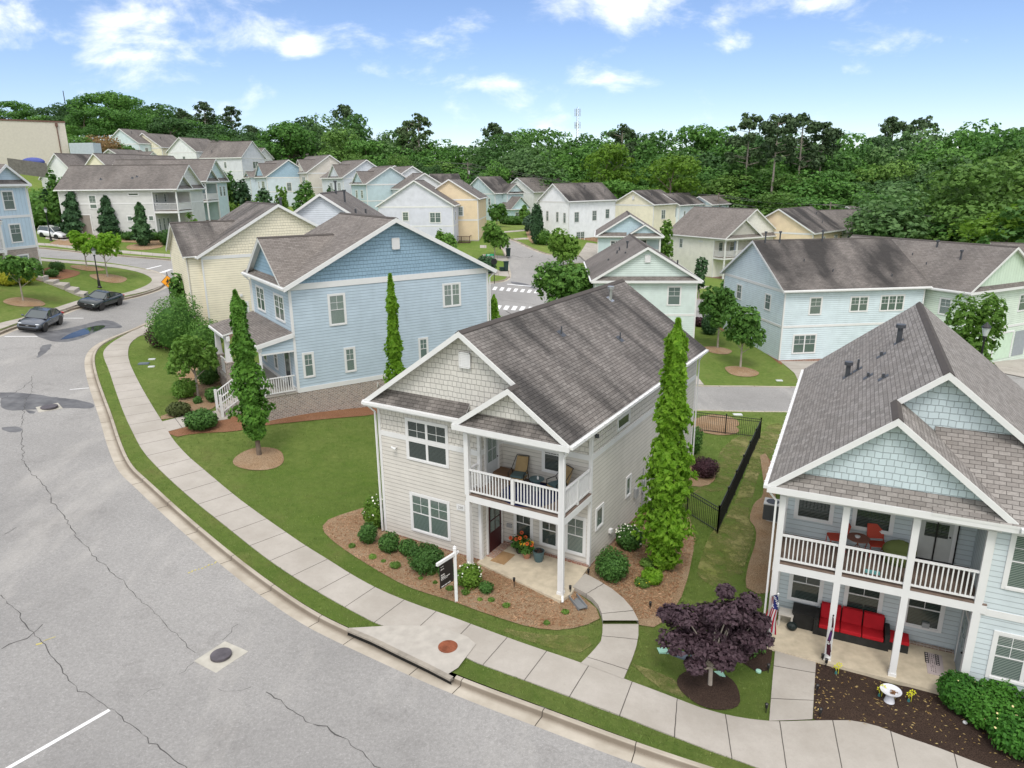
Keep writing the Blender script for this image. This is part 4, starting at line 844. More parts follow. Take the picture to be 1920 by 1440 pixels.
# ---------------------------------------------------------------- the aqua house on the right
r = porch_house('aqua_porch_house', 'pale aqua house with three-bay white porch and balcony, red sofa below and shake gables', (8.82, 21.34), -25.66, -.78, W=8.6, D=15.2, h=6.05, s=.80, bay=2.75, rec=2.2, pf=0.0,
                cols=(2.78, 4.7, 6.65, 8.55), mx=True, wall='#c3cdd1', gcol='#bfcdd2', roof=SH_NEW, bandz=99, band2=2.95, found=BRICK, bal=3.02, yg=2.0, shed=True, midpost=False, oh=.45, detail=1)
RH = r

for a, b_ in ((.33, 1.62), (2.2, 3.5)): r.win('F', 8.6-b_, 4.0, 8.6-a, 5.55, 2.199, 1, 2, GLD)
for a, b_ in ((.42, 1.6), (2.28, 3.53), (4.17, 5.39)): r.win('F', 8.6-b_, .70, 8.6-a, 2.30, 2.199, 1, 1, GLD)
r.win('F', 8.6-8.2, 3.95, 8.6-6.3, 5.85, -.001, 2, 1); r.win('F', 8.6-8.2, .86, 8.6-6.36, 2.52, -.001, 2, 1)
door(r, 'F', 8.6-4.75, r.dz, 2.199, .95, 2.1, '#b8bab8', gl=GLD, name='balcony_door'); door(r, 'R', 1.1, .1, 2.752, 1.0, 2.1, '#8f9ca4', gl=GL2)
ins = MB().box(-.62, -.58, -.07, -.03, 0, 2.3).box(.58, .62, -.07, -.03, 0, 2.3).box(-.02, .02, -.07, -.03, 0, 2.3).box(-.6, .6, -.07, -.03, 2.26, 2.3).box(-.6, .6, -.07, -.03, 0, .05); r.place('F', 8.6-4.75, r.dz, 2.18, ins, 'screen_curtain', BLACKM)
r.place('F', 8.6-4.75, 1.0-.1, 2.19, MB().box(-.11, .11, -.09, 0, -.09, .09), 'hose_reel', plain('box_grey', (.33, .34, .35), .5)).location.x += .15
downspout(r, [(9.0, -.3, 5.95), (8.75, -.16, 5.6), (8.75, -.16, .1), (8.85, -.4, .02)]); downspout(r, [(-.4, -.35, 5.95), (-.08, -.1, 5.6), (-.08, -.1, .1)])
for x, y, hh, r_, c_ in ((7.05, 8.6, .5, .09, True), (6.7, 8.7, .45, .045, False), (5.3, 9.6, .62, .1, True), (6.35, 6.6, .16, .05, False), (5.9, 8.9, .16, .05, False), (5.9, 5.2, .16, .05, False)): rpipe(r, x, y, hh, r_, c_)
pat = MB().slab([(2.75, -.25, .09), (8.6, -.25, .09), (8.6, 2.2, .09), (2.75, 2.2, .09)], .35); pat.box(2.76, 8.58, 2.08, 2.188, .08, .17, 1); r.part(pat, 'patio', [PATIO, BRICK])
# ---------------------------------------------------------------- the blue house
b = House('blue_porch_house', 'blue lap-sided house with darker blue shake gable, brick base and porch on brick piers', (-12.47, 39.72), 33.43, 3.19, 13.1); W_, D_, h = 13.1, 8.3, 6.02; s = .507
BL = hexc('#b3c3cf'); BD = hexc('#8aa5b8'); mw, mg, mt, mr, mf = MB(), Pieces(), MB(), MB(), MB()
mw.box(0, W_, 0, D_, 0, h); mf.box(-.012, W_+.012, -.012, D_+.012, -2.6, -.08); mt.box(-.03, W_+.03, -.03, D_+.03, -.08, .20)
xr = W_/2+.02; ze = h+.14; oh = .38; zr = ze+s*(W_/2+oh)
gg = ze+s*oh-.115
for y, dd in ((0, 1), (D_, -1)): mg.slab([(0, y, h), (W_, y, h), (W_, y, gg), (xr, y, zr-.115), (0, y, gg)], .06, d=(0, dd, 0))
for x0 in (-oh, W_+oh): mr.slab([(x0, -.42, ze), (xr, -.42, zr), (xr, D_+.4, zr), (x0, D_+.4, ze)], .11, mu=1)
for y in (-.44, D_+.38):
    for x0 in (-oh, W_+oh): rakeb(mt, (x0, 0, ze), (xr, 0, zr), y, .26)
mt.box(-.03, W_+.03, -.035, 0, h-.12, h+.22); 
for x in (-.03, W_-.11):
    for y in (-.03, D_-.11): mt.box(x, x+.14, y, y+.14, .2, h-.12)
mt.box(W_+oh, W_+oh+.03, -.42, D_+.4, ze-.24, ze-.09); mt.box(-oh-.03, -oh, -.42, D_+.4, ze-.24, ze-.09); gutter(mt, W_+oh, -.42, D_+.4, ze-.05, 1); gutter(mt, -oh, -.42, D_+.4, ze-.05, -1)
cross_gable(b, mr, mt, mg, 'L', 4.1, 6.9, 0.0, ze+2.45, h, ze, s, xr, pent=True, oh=.38)
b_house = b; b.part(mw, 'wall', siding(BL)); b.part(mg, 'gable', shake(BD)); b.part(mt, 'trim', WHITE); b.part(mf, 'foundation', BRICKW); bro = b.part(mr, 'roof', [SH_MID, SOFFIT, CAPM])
cp = MB()
for k in (-1, 1): cp.slab([(xr, -.43, zr+.03), (xr+k*.16, -.43, zr+.03-s*.16), (xr+k*.16, D_+.41, zr+.03-s*.16), (xr, D_+.41, zr+.03)], .03)
b.part(cp, 'ridge_cap', CAPM, bro)
b.vent('F', 6.62, 8.15, -.06, .5, .68)
for a in ((2.18, 3.62, 3.26, 5.50, 1), (9.70, 3.93, 11.03, 5.47, 2), (.40, .74, 1.10, 2.26, 1), (2.92, .68, 3.64, 2.22, 1), (7.84, .74, 8.54, 2.18, 1)): b.win('F', a[0], a[1], a[2], a[3], -.001, a[4], 1, GL2)
for a in ((5.35, 3.85, 7.2, 5.45), (1.2, 3.85, 3.15, 5.45)): b.win('L', a[0], a[1], a[2], a[3], -.001, 2, 1)
b.win('L', 3.75, .45, 4.55, 2.0, -.001); b.win('L', 6.3, .45, 7.2, 2.0, -.001); door(b, 'L', 1.55, .0, -.001, .95, 2.1, '#2c343a')
# porch of the blue house
pr = MB(); pr.slab([(0, -.12, 3.52), (0, 4.75, 3.52), (-2.1, 4.75, 3.06), (-2.1, -.12, 3.06)], .10, mu=1); pr.slab([(0, 4.75, 3.52), (0, D_+.35, 3.52), (-2.85, D_+.35, 2.90), (-2.85, 4.75, 2.90)], .10, mu=1)
b.part(pr, 'porch_roof', [SH_MID, SOFFIT]); pt = MB(); pt.box(-2.0, -1.8, -.02, 4.7, 2.62, 2.92); pt.box(-2.68, -2.48, 4.7, D_+.1, 2.48, 2.78); pt.box(-2.16, -2.1, -.12, 4.75, 2.90, 3.03); pt.box(-2.91, -2.85, 4.7, D_+.35, 2.74, 2.87); pt.slab([(-2.1, -.14, 3.03), (0, -.14, 3.49), (0, -.14, 3.24), (-2.1, -.14, 2.80)], .04, d=(0, 1, 0)); pt.box(-1.9, 0, -.02, .1, 2.40, 2.5); b.part(pt, 'porch_trim', WHITE)
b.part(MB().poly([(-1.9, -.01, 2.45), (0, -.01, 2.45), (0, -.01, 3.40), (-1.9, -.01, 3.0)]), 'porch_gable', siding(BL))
pf_ = MB(); pf_.box(-1.95, 0, 0, 4.7, -2.2, -.08); pf_.box(-2.7, 0, 4.7, D_, -2.2, -.08); b.part(pf_, 'porch_base', BRICKW); pd = MB(); pd.box(-2.0, 0, -.03, 4.7, -.075, .0); pd.box(-2.75, 0, 4.7, D_+.03, -.075, .0); b.part(pd, 'porch_floor', CONC)
for x, y in ((-2.58, 7.9), (-2.58, 5.2), (-1.9, 3.9)):
    cb_ = MB().box(x-.22, x+.22, y-.22, y+.22, -.3, 1.05).box(x-.26, x+.26, y-.26, y+.26, 1.05, 1.12); b.part(cb_, 'pier', BRICKW); c_ = MB(); v = [(x+i*w_, y+j*w_, z) for z, w_ in ((1.12, .18), (2.6, .12)) for i, j in ((-1, -1), (1, -1), (1, 1), (-1, 1))]; c_.raw(v, [(0, 1, 5, 4), (1, 2, 6, 5), (2, 3, 7, 6), (3, 0, 4, 7)]); b.part(c_, 'column', WHITE)
b.part(MB().box(-1.98, -1.86, -.02, .1, 0, 2.6), 'column', WHITE)
railing(b, (-1.86, .05, 0), (-.12, .05, 0)); railing(b, (-1.92, .1, 0), (-1.92, 1.9, 0)); railing(b, (-2.58, 5.5, 0), (-2.58, 7.6, 0)); railing(b, (-1.95, 3.4, 0), (-1.95, 4.6, 0))
sp_ = MB()
for i in range(7): sp_.box(-1.98-.28*(i+1), -1.98-.28*i, 1.95, 3.3, -1.6, -.16*(i+1)+.02)
b.part(sp_, 'porch_steps', CONC)
for y in (1.95, 3.3): 
    railing(b, (-1.98, y, 0), (-3.9, y, -1.15)); b.part(MB().box(-4.0, -3.86, y-.07, y+.07, -1.9, 0.0), 'newel_post', WHITE)
b.part(MB().slab([(-.40, 8.55, 5.95), (-.40, 8.49, 5.95), (-.05, 8.33, 5.6), (-.05, 8.39, 5.6)], .08), 'downspout', WHITE)
downspout(b, [(W_+.45, -.3, 6.0), (W_+.1, -.08, 5.6), (W_+.1, -.08, 0)]); downspout(b, [(-.45, 8.5, 6.0), (-.08, 8.35, 5.6), (-.08, 8.35, 3.6)])
b.place('F', 4.9, -.55, -.02, MB().tube((0, 0, 0), (0, -.12, .3), .04), 'vent_pipe', WHITE)
# ---------------------------------------------------------------- duplex and its green neighbour
def wins_of(l): return l
dx = gable_house  # ridge along local y: the duplex ridge runs along its long side, so its frame is turned by 90 degrees
# duplex: gable end faces left; long wall of 12.9 m faces the viewer
o = Vector((23.29, 60.05)); a7 = R(7.24); u = Vector((math.cos(a7), math.sin(a7))); v = Vector((-u.y, u.x))
Od = o+v*12.4
gable_house('pale_blue_duplex', 'long pale blue duplex with stained dark roof beside the rear lane', Od, 7.24-90, -.45, 12.4, 12.9, 6.05, .56, '#cddbe1', '#cfdce1', 'lap', SH_STAIN, found=BRICKR, pipes=0, fh=.05,
            wins=[('F', 12.4-8.8, 4.72, 1.15, 1.5, 1), ('F', 12.4-2.9, 4.7, 1.15, 1.5, 1), ('R', 2.86, 4.75, 1.2, 1.6, 1), ('R', 6.87, 4.8, 1.75, 1.4, 2), ('R', 9.95, 4.8, 2.3, 1.45, 3), ('R', 2.2, 1.45, 2.2, 1.75, 2)], band=True)
dup = bpy.data.objects['pale_blue_duplex']
def onroof(hh, x, y, zr, s_, W, hgt, r_=.05, cap=False, n='roof_vent'):
    z = zr-s_*abs(x-W/2); m = MB(); pipe(m, x, y, z, hgt, r_, cap); m.build(n, VENTG, [c for c in hh.children if c.name.startswith('roof')][0])
for x, y, q in ((6.6, .7, .9), (6.6, 2.1, .9), (6.5, 6.3, .85), (9.2, 3.2, .22), (10.6, 5.2, .22), (11.4, 10.3, .22)): onroof(dup, x, y, 6.21+.56*6.55, .56, 12.4, q, .07 if q > .5 else .05, q > .5)
gh = gable_house('mint_green_house', 'mint green board-sided house with garage joined to the end of the duplex', (38.13, 58.85), 27.2, -.95, 10.8, 15.5, 6.45, .60, '#d0ddd0', '#cbdccb', 'batten', SH_FAR, pent=True, pipes=0,
            wins=[('F', 3.0, 5.0, 1.2, 1.5, 1), ('F', 8.3, 5.0, 1.25, 1.6, 1), ('L', 1.8, 5.1, 1.1, 1.5, 1)], bands=2.9)
for x, y, q in ((4.6, 6.2, .5), (3.3, 3.1, .7), (2.3, 5.5, .2), (3.3, 7.6, .2)): onroof(gh.root, x, y, 6.61+.6*5.75, .6, 10.8, q, .08 if q > .4 else .05, q > .4)
gd = MB().box(-1.35, 1.35, -.04, 0, 0, 2.3); gh.place('F', 6.3, .1, -.002, gd, 'garage_door', plain('garage_door_green', hexc('#c2d8c2'), .5)); gh.place('F', 6.3, .1, -.001, MB().box(-1.5, -1.36, -.07, 0, 0, 2.45).box(1.36, 1.5, -.07, 0, 0, 2.45).box(-1.36, 1.36, -.07, 0, 2.31, 2.45), 'garage_frame', WHITE)
gh.place('F', 9.0, .1, -.002, MB().box(-.9, .9, -.03, 0, 0, 2.3), 'breezeway', plain('shade_grey', (.30, .33, .35), .7))
# ---------------------------------------------------------------- other houses
gh2 = gable_house('mint_lap_house', 'mint lap-sided house whose gable rises right behind the grey roof', (7.4, 62.6), -3.5, .35, 8.9, 14.5, 5.9, .60, '#cfdcd9', '#cddad6', 'lap', SH_FAR, pent=True, vent=(4.5, 7.9), pipes=0, gutters=True,
            wins=[('F', 6.95, 4.65, 1.25, 1.75, 1), ('F', 2.0, 4.65, 1.25, 1.75, 1), ('R', 4, 4.6, 1, 1.5, 1)], bands=2.85)
for x, y, q in ((3.3, 6.0, .55), (2.7, 7.5, .3), (2.4, 6.4, .3), (1.5, 5.3, .15), (2.9, 3.4, .15), (7.6, 3.0, .4)): onroof(gh2.root, x, y, 6.06+.60*4.8, .60, 8.9, q, .07, q > .5)
O, z, W, D = fit((377, 483.5), 59.5, 33.4, 'L', 790, None)
c1 = gable_house('cream_house', 'cream lap-sided house with shake gable standing behind the blue house', O, 33.4, z-6.0, 12.2, 9.0, 6.0, .57, '#e6dec8', '#e5ddc8', 'shake', SH_DARK, cross=[('L', 3.9, 7.3, 1.0, 2.35, False)], pipes=0,
            wins=[('F', 2.6, 1.6, 1.0, 1.6, 1)], found=BRICKR, fh=.0, fband=False)
c1.place('F', 2.6, 2.9, -.002, MB().box(-.1, .1, -.1, 0, -.1, .1), 'exhaust_vent', WHITE)
for x, y, q in ((6.9, 1.6, .8), (7.1, 2.5, .8), (7.6, 3.4, .4), (9.6, 4.2, .35)): onroof(c1.root, x, y, 6.16+.57*6.45, .57, 12.2, q, .07, q > .5)
g_ = gable_house('pale_grey_gable_house', 'pale blue-grey gable house between the cream roof and the lilac house', (-21.9, 62.5), 6.0, 4.0, 11.2, 17.5, 5.9, .66, '#d3dae2', '#d3dae2', 'lap', SH_FAR, pipes=0, wins=[('F', 3, 4.6, 1, 1.5, 1), ('R', 5, 4.6, 1, 1.5, 1)])
for x, y, q in ((5.9, 8.2, 1.1), (7.0, 5.6, 1.0), (8.7, 7.4, .4), (9.9, 8.4, .4), (8.3, 2.0, .35), (10.0, 3.1, .3)): onroof(g_.root, x, y, 6.06+.66*5.95, .66, 11.2, q, .09, q > .9)
O, z, W, D = fit((849, 387), 116, -3, 'R', 710, 861)
gable_house('lilac_grey_house', 'lilac grey house with broad front gable left of the tan house', O, -3, z-6.0, W, D, 6.0, .62, '#d2d4e0', '#d5d7e1', 'lap', SH_FAR, wins=[('F', W*.36, 4.5, 1.1, 1.5, 1), ('F', W*.76, 4.3, 1.9, 1.7, 2), ('F', W*.83, 1.0, 1.1, 1.0, 1), ('R', 3, 4.4, 1.0, 1.6, 1), ('R', 7, 4.4, 1.0, 1.6, 1)], pipes=3)
O, z, W, D = fit((896, 374), 122, -4, 'R', 790, None)
th = gable_house('tan_house', 'tan lap-sided house with brown rear deck beside the side street', O, -4, z-6.6, W, 13, 6.6, .62, '#e3cfae', '#e5d2b2', 'lap', SH_FAR, wins=[('F', W-3.3, 4.7, 1.7, 1.6, 2)], pipes=3, found=plain('stucco_base', (.42, .38, .33), .9), fh=0.0, depth_b=4.2)
dm = MB(); BRW = plain('brown_timber', (.085, .055, .04), .8)
dm.box(W-4.2, W-1.2, -2.4, -.05, -.35, -.2)
for x in (W-4.2, W-2.7, W-1.3): dm.box(x, x+.12, -2.4, -2.28, -3.0, .8)
dm.box(W-4.2, W-1.2, -2.4, -2.32, .72, .8); dm.box(W-4.2, W-4.12, -2.4, 0, .72, .8); dm.box(W-1.28, W-1.2, -2.4, 0, .72, .8)
for i in range(22): dm.box(W-4.2+i*.138, W-4.16+i*.138, -2.38, -2.34, -.2, .72)
th.part(dm, 'deck', BRW); dm2 = MB().box(W-1.1, W-.0, -.9, -.02, -3.5, -.3); th.part(dm2, 'chimney_base', plain('stucco_base', (.42, .38, .33), .9))
# white house
O, z, W, D = fit((1067, 379), 127, -50, 'R', 1012, 1154)
wh = gable_house('white_house', 'tall white house with dark roof and stone base right of the side street', O, -50, z-6.3, W, D, 6.3, .72, '#eceef0', '#eceef2', 'lap', SH_STAIN, fband=False, found=plain('tan_stone', (.40, .25, .17), .9, .2, 0, .3), depth_b=2.5, fh=.0, pipes=4,
     wins=[('F', W*.28, 3.8, .8, 1.9, 1), ('F', W*.62, 3.7, .8, 1.9, 1), ('F', W*.86, 3.6, .8, 1.9, 1), ('F', W*.12, .8, .4, .6, 1), ('F', W*.38, .7, .4, .6, 1), ('R', 1.9, 3.7, 1.3, 1.9, 1), ('R', 6.4, 3.8, 1.3, 1.9, 1), ('R', 9.8, 4.0, 1.2, 1.8, 1), ('R', 2.9, .3, 2.2, 1.8, 2)])
# teal house with cross gables
O, z, W, D = fit((928, 363.5), 163, -48, 'R', 871, 966)
tl = gable_house('teal_gable_house', 'teal house with three front gables at the head of the side street', O, -48, z-6.2, W, D, 6.2, .62, '#bdd0d4', '#c1d2d7', 'lap', SH_STAIN, cross=[('R', D*.78, 5.0, 1.5, 2.0, True)], fband=False, found=BRICK, depth_b=2.2, pipes=1,
     wins=[('F', W*.45, 4.5, .9, 1.6, 1), ('F', W*.64, 4.5, .9, 1.6, 1), ('F', W*.82, 4.5, .9, 1.6, 1), ('R', D*.78, 4.7, 1.9, 1.6, 2, 1.5)])
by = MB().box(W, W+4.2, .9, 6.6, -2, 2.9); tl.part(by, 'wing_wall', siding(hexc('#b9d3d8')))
br = MB(); 
for k, ye in ((-1, .55), (1, 6.95)): br.slab([(W+4.6, ye, 2.95), (W+4.6, 3.75, 5.6), (W-.1, 3.75, 5.6), (W-.1, ye, 2.95)], .12, mu=1)
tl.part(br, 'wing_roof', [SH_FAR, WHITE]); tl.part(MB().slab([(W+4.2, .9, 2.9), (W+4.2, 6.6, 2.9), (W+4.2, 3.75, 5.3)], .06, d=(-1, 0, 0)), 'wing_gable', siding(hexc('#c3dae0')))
tl.win('R', 2.2, .5, 5.3, 2.3, W+4.2, 3, 1); tl.part(MB().box(W+4.2, W+4.62, .6, 6.9, 2.78, 2.95), 'wing_trim', WHITE)
O, z, W, D = fit((965, 362), 170, -42, 'L', 985, None)
gable_house('long_grey_roof_house', 'white-walled house with long grey roof joined behind the teal gables', at_d(966, 361, 172)[:2]+np.array([-3, 8]), -42, z-6.2, 10, 15, 6.2, .62, '#dfe0dc', None, 'lap', SH_FAR, pipes=1)
O, z, W, D = fit((850+1, 360), 190, 0, 'L', 860, None)
# cottage: same kind as the grey house
O, z, W, D = fit((1121, 444), 106, -7, 'L', 1238, 1093)
ct = porch_house('aqua_cottage', 'aqua house with two front gables and upper porch behind the mint gable', O, -7, z-6.0, W=W, D=min(D, 15), h=6.0, s=.62, bay=W*.50, rec=1.8, pf=-.5, cols=(W*.5, W-.1), wall='#c5d6da', gcol='#b8cdd7', roof=SH_MID, bandz=99, band2=2.9, detail=1, found=BRICK)
ct.win('F', W*.20, 3.9, W*.36, 5.5, -.001, 2, 1, GLD); ct.win('F', W*.66, 3.9, W*.80, 5.5, 1.799, 1, 1, GLD); ct.win('L', 3.5, 3.9, 4.4, 5.5, -.001); ct.win('L', 8.5, 3.9, 9.3, 5.5, -.001)
# white balcony house
O, z, W, D = fit((1360, 449), 116, 31, 'L', 1460, 1252)
wb = porch_house('white_balcony_house', 'off-white house with curtained balcony and small white front gables', O, 31, z-6.1, W=W, D=D, h=6.1, s=.66, bay=W*.38, rec=2.2, pf=0.0, cols=(W*.38, W-2.7, W-.1), mx=True, wall='#e6e4dc', gcol='#e9e7e0', roof=SH_MID, bandz=99, detail=1, midpost=False)
wb.win('L', 2.2, .2, 3.0, 2.0, -.001) if False else None
wb.win('R', 9.0, 4.1, 9.9, 5.7, W+.001); wb.win('R', 4.6, 5.35, 5.6, 5.6, W+.001, 1, -1, GLD); wb.win('F', W*.6, .8, W*.7, 2.4, 2.199); wb.win('F', W*.62, 3.9, W*.72, 5.5, 2.199); wb.win('F', W*.84, 3.9, W*.92, 5.5, 2.199)
cur = MB()
for x in (W-.3, W-2.4, W-2.95): cur.box(x-.14, x+.14, .12, .2, wb.dz+.1, 5.8)
wb.part(cur, 'balcony_curtain', plain('curtain_blue_grey', (.20, .23, .30), .9))
# cream pair and blue end houses far right of the white one
O, z, W, D = fit((1226, 385), 140, -42, 'R', 1150, 1274)
gable_house('pale_yellow_house', 'pale yellow house with dark roof right of the tall white house', O, -42, z-6.3, W, D, 6.3, .52, '#ece6d0', '#ebe4cf', 'lap', SH_STAIN, vent=(W/2, 7.6), fband=False, pipes=2, wins=[('R', 3.6, 4.5, 1.5, 1.8, 2), ('R', 8.5, 4.6, .8, 1.7, 1), ('R', 6.0, 1.2, 1.5, 1.6, 2)])
O, z, W, D = fit((1274, 386), 147, -42, 'R', 1215, 1318)
gable_house('pale_blue_row_house', 'pale blue house joined behind the pale yellow one', O, -42, z-6.3, W, D, 6.3, .55, '#dbe6ec', None, 'lap', SH_STAIN, fband=False, pipes=2, wins=[('R', 2.2, 4.5, .8, 1.6, 1), ('R', 5.5, 4.5, .8, 1.6, 1)])
O, z, W, D = fit((1335, 385), 155, -42, 'R', 1288, 1366)
gable_house('pale_blue_end_house', 'light blue gabled house at the right end of the far row', O, -42, z-6.3, W, D, 6.3, .52, '#d3e4ec', None, 'lap', SH_FAR, fband=False, pipes=1, wins=[('R', 2, 4.6, 1.2, 1.5, 2), ('R', 7, 4.6, .8, 1.5, 1)])
# ---------------------------------------------------------------- left: L0 townhouse
BB = hexc('#bacddb'); L = House('sky_blue_townhouse', 'sky blue board-and-batten townhouse with brick ground floor at the left edge', (-46.3, 70.5), 77, 6.4, 4.2)
mw, mf, mt, mr, mg = MB(), MB(), MB(), MB(), Pieces()
# bay x -4.2..0 (front faces right, towards the street), body behind and porch to its left
mw.box(-3.9, 0, 0, 9, 2.7, 8.45); mf.box(-3.9, 0, 0, 9, -2.5, 2.7); mw.box(-12, -3.9, 2.2, 12, 2.7, 8.45); mf.box(-12, -3.9, 2.2, 12, -2.5, 2.7)
for z_ in (2.62, 5.5): mt.box(-3.93, .03, -.03, 9.03, z_, z_+.24)
for x in (-3.94, -.1): mt.box(x, x+.14, -.04, .1, 2.8, 8.4)
mt.box(-3.9, 0, -.02, 0, 8.2, 8.44)
mr.slab([(-4.25, -.35, 8.6), (-1.95, -.35, 10.35), (-1.95, 6, 10.35), (-4.25, 6, 8.6)], .1, mu=1); mr.slab([(.35, -.35, 8.6), (-1.95, -.35, 10.35), (-1.95, 6, 10.35), (.35, 6, 8.6)], .1, mu=1)
mr.slab([(-12.4, 1.8, 8.6), (.35, 1.8, 8.6), (.35, 6.2, 11.4), (-12.4, 6.2, 11.4)], .1, mu=1); mr.slab([(-12.4, 10.5, 8.6), (.35, 10.5, 8.6), (.35, 6.2, 11.4), (-12.4, 6.2, 11.4)], .1, mu=1)
mr.slab([(-4.1, -.38, 8.55), (.2, -.38, 8.55), (-.3, 0, 8.95), (-3.6, 0, 8.95)], .07, mu=1); mt.box(-4.25, .35, -.42, -.38, 8.35, 8.56)
mg.slab([(-3.9, 0, 8.44), (0, 0, 8.44), (0, 0, 8.76), (-1.95, 0, 10.24), (-3.9, 0, 8.76)], .06, d=(0, 1, 0)); rakeb(mt, (-4.25, 0, 8.6), (-1.95, 0, 10.35), -.37, .26); rakeb(mt, (.35, 0, 8.6), (-1.95, 0, 10.35), -.37, .26)
# tall left gable over the porch part
mr.slab([(-9.7, 1.0, 8.7), (-6.4, 1.0, 11.6), (-6.4, 7, 11.6), (-9.7, 7, 8.7)], .1, mu=1); mr.slab([(-3.6, 1.0, 9.1), (-6.4, 1.0, 11.6), (-6.4, 7, 11.6), (-3.6, 7, 9.1)], .1, mu=1); rakeb(mt, (-3.6, 0, 9.1), (-6.4, 0, 11.6), .98, .26); rakeb(mt, (-9.7, 0, 8.7), (-6.4, 0, 11.6), .98, .26)
mg.slab([(-9.2, 1.3, 8.5), (-3.9, 1.3, 8.5), (-6.4, 1.3, 11.3)], .06, d=(0, 1, 0)); mw.box(-9.2, -3.9, 1.3, 2.2, 5.9, 8.5)
mr.slab([(-11, -.9, 5.35), (-3.95, -.9, 5.35), (-3.95, 1.4, 6.3), (-11, 1.4, 6.3)], .1, mu=1)
L.part(mw, 'wall', batten(BB)); L.part(mf, 'ground_floor', BRICKW); L.part(mt, 'trim', WHITE); L.part(mg, 'gable', siding(BB)); L.part(mr, 'roof', [SH_FAR, WHITE])
pt = MB(); pt.box(-11, -3.95, -.75, 2.2, 2.5, 2.75); pt.box(-11, -3.95, -.8, -.55, 5.0, 5.3)
L.part(pt, 'balcony_floor', WHITE)
for x in (-4.15, -6.5, -9.0):
    L.part(MB().box(x-.1, x+.1, -.75, -.55, 2.75, 5.0).box(x-.12, x+.12, -.77, -.53, -1, 2.5), 'column', WHITE)
railing(L, (-4.25, -.65, 2.75), (-6.4, -.65, 2.75)); railing(L, (-6.6, -.65, 2.75), (-8.9, -.65, 2.75))
L.win('F', -2.75, 6.2, -1.45, 8.0, -.001); L.win('F', -2.65, 3.2, -1.35, 5.0, -.001); L.win('F', -2.4, .3, -1.1, 2.1, -.002, gl=GL2); L.win('F', -7.9, 3.0, -6.9, 4.8, 2.199); L.win('F', -5.0, 6.6, -4.2, 8.2, 1.299) ; L.win('F', -7.9, .3, -6.8, 2.1, 2.199)
door(L, 'F', -5.4, 2.8, 2.199, .95, 2.1, '#c9ccc9')
downspout(L, [(.3, -.45, 8.45), (.06, -.08, 8.1), (.06, -.08, 0)])
# grey house across the street (side wall towards the viewer)
O, z, W, D = fit((120, 354), 122, -14, 'L', 300, None)
Lc = at_d(330, 356, 111); ang = 2.0
g1 = porch_house('pale_grey_street_house', 'pale grey house seen from its long side, across the street at left', Lc[:2]+np.array([-.1, 0]), ang+90, Lc[2]-6.05, W=9.5, D=15.8, h=6.05, s=.64, bay=4.6, rec=3.2, pf=0.0, cols=(4.7, 9.4), mx=True, wall='#cfcfcd', gcol='#d6d6d4', roof=SH_FAR, bandz=4.2, detail=1, midpost=False, found=BRICK)
g1.win('R', 10.8, 3.6, 11.9, 5.5, 9.501); g1.win('R', 5.0, 5.3, 6.5, 5.75, 9.501, 1, -1, GLD); g1.win('R', 6.3, 1.9, 7.1, 2.7, 9.501, 1, -1); g1.win('R', 2.5-.0+.9, 1.9, 4.2, 2.7, 9.501, 1, -1) 
g1.place('R', 12.7, .2, 9.501, MB().box(-.65, .65, -.03, 0, 0, 2.6), 'side_opening', plain('taupe_door', (.28, .25, .22), .7)); g1.place('R', 12.7, .2, 9.50, MB().box(-.8, -.65, -.06, 0, 0, 2.75).box(.65, .8, -.06, 0, 0, 2.75).box(-.65, .65, -.06, 0, 2.6, 2.75), 'opening_frame', WHITE)
for u_ in (5.6, 7.0, 8.4): g1.win('F', u_-.4, .5, u_+.4, 2.3, 3.199); g1.win('F', u_-.4, 3.9, u_+.4, 5.6, 3.199) if u_ != 7 else None
for x, y, q in ((7.6, 8.6, .2), (7.3, 7.9, .2), (7.8, 14.2, .2)): rpipe(g1, x, y*.75, q, .06, False)
def simple(name, label, px, D_, ang, W, D, h=6.0, s=.6, wall='#d0d4d8', side='R', **k):
    p = at_d(*px, D_); u = np.array([math.cos(R(ang)), math.sin(R(ang))]); O = p[:2]-u*W if side == 'R' else p[:2]
    return gable_house(name, label, O, ang, p[2]-h, W, D, h, s, wall, k.pop('gcol', None), k.pop('gtype', 'lap'), k.pop('roof', SH_FAR), gutters=False, **k)
W4 = lambda W, D: [('F', W*.3, 4.5, 1.1, 1.5, 1), ('F', W*.7, 4.5, 1.1, 1.5, 1), ('R', D*.25, 4.5, 1.0, 1.5, 1), ('R', D*.7, 4.5, 1.0, 1.5, 1), ('L', D*.3, 4.5, 1.6, 1.5, 2), ('L', D*.7, 4.5, 1.6, 1.5, 2), ('R', D*.5, 1.4, 1.0, 1.5, 1), ('F', W*.5, 1.4, 1.1, 1.5, 1)]
G3 = 'houses on the far hillside'
def byridge(name, label, apx, D_, ang, W, pxr, h=6.0, s=.6, wall='#d0d4d8', Dmax=26, **k):
    p = at_d(*apx, D_); u = np.array([math.cos(R(ang)), math.sin(R(ang))]); v = np.array([-u[1], u[0]]); ze_ = p[2]-s*(W/2+.35); Dp = 12.
    for L in np.arange(1., Dmax, .1):
        q = p.copy(); q[:2] += v*L; Dp = float(L)
        if (projx(q)-pxr)*(projx(p)-pxr) <= 0: break
    return gable_house(name, label, p[:2]-u*W/2, ang, ze_-.16-h, W, Dp, h, s, wall, k.pop('gcol', None), k.pop('gtype', 'lap'), k.pop('roof', SH_FAR), gutters=False, **k)
Lt = at_d(384, 341, 124)
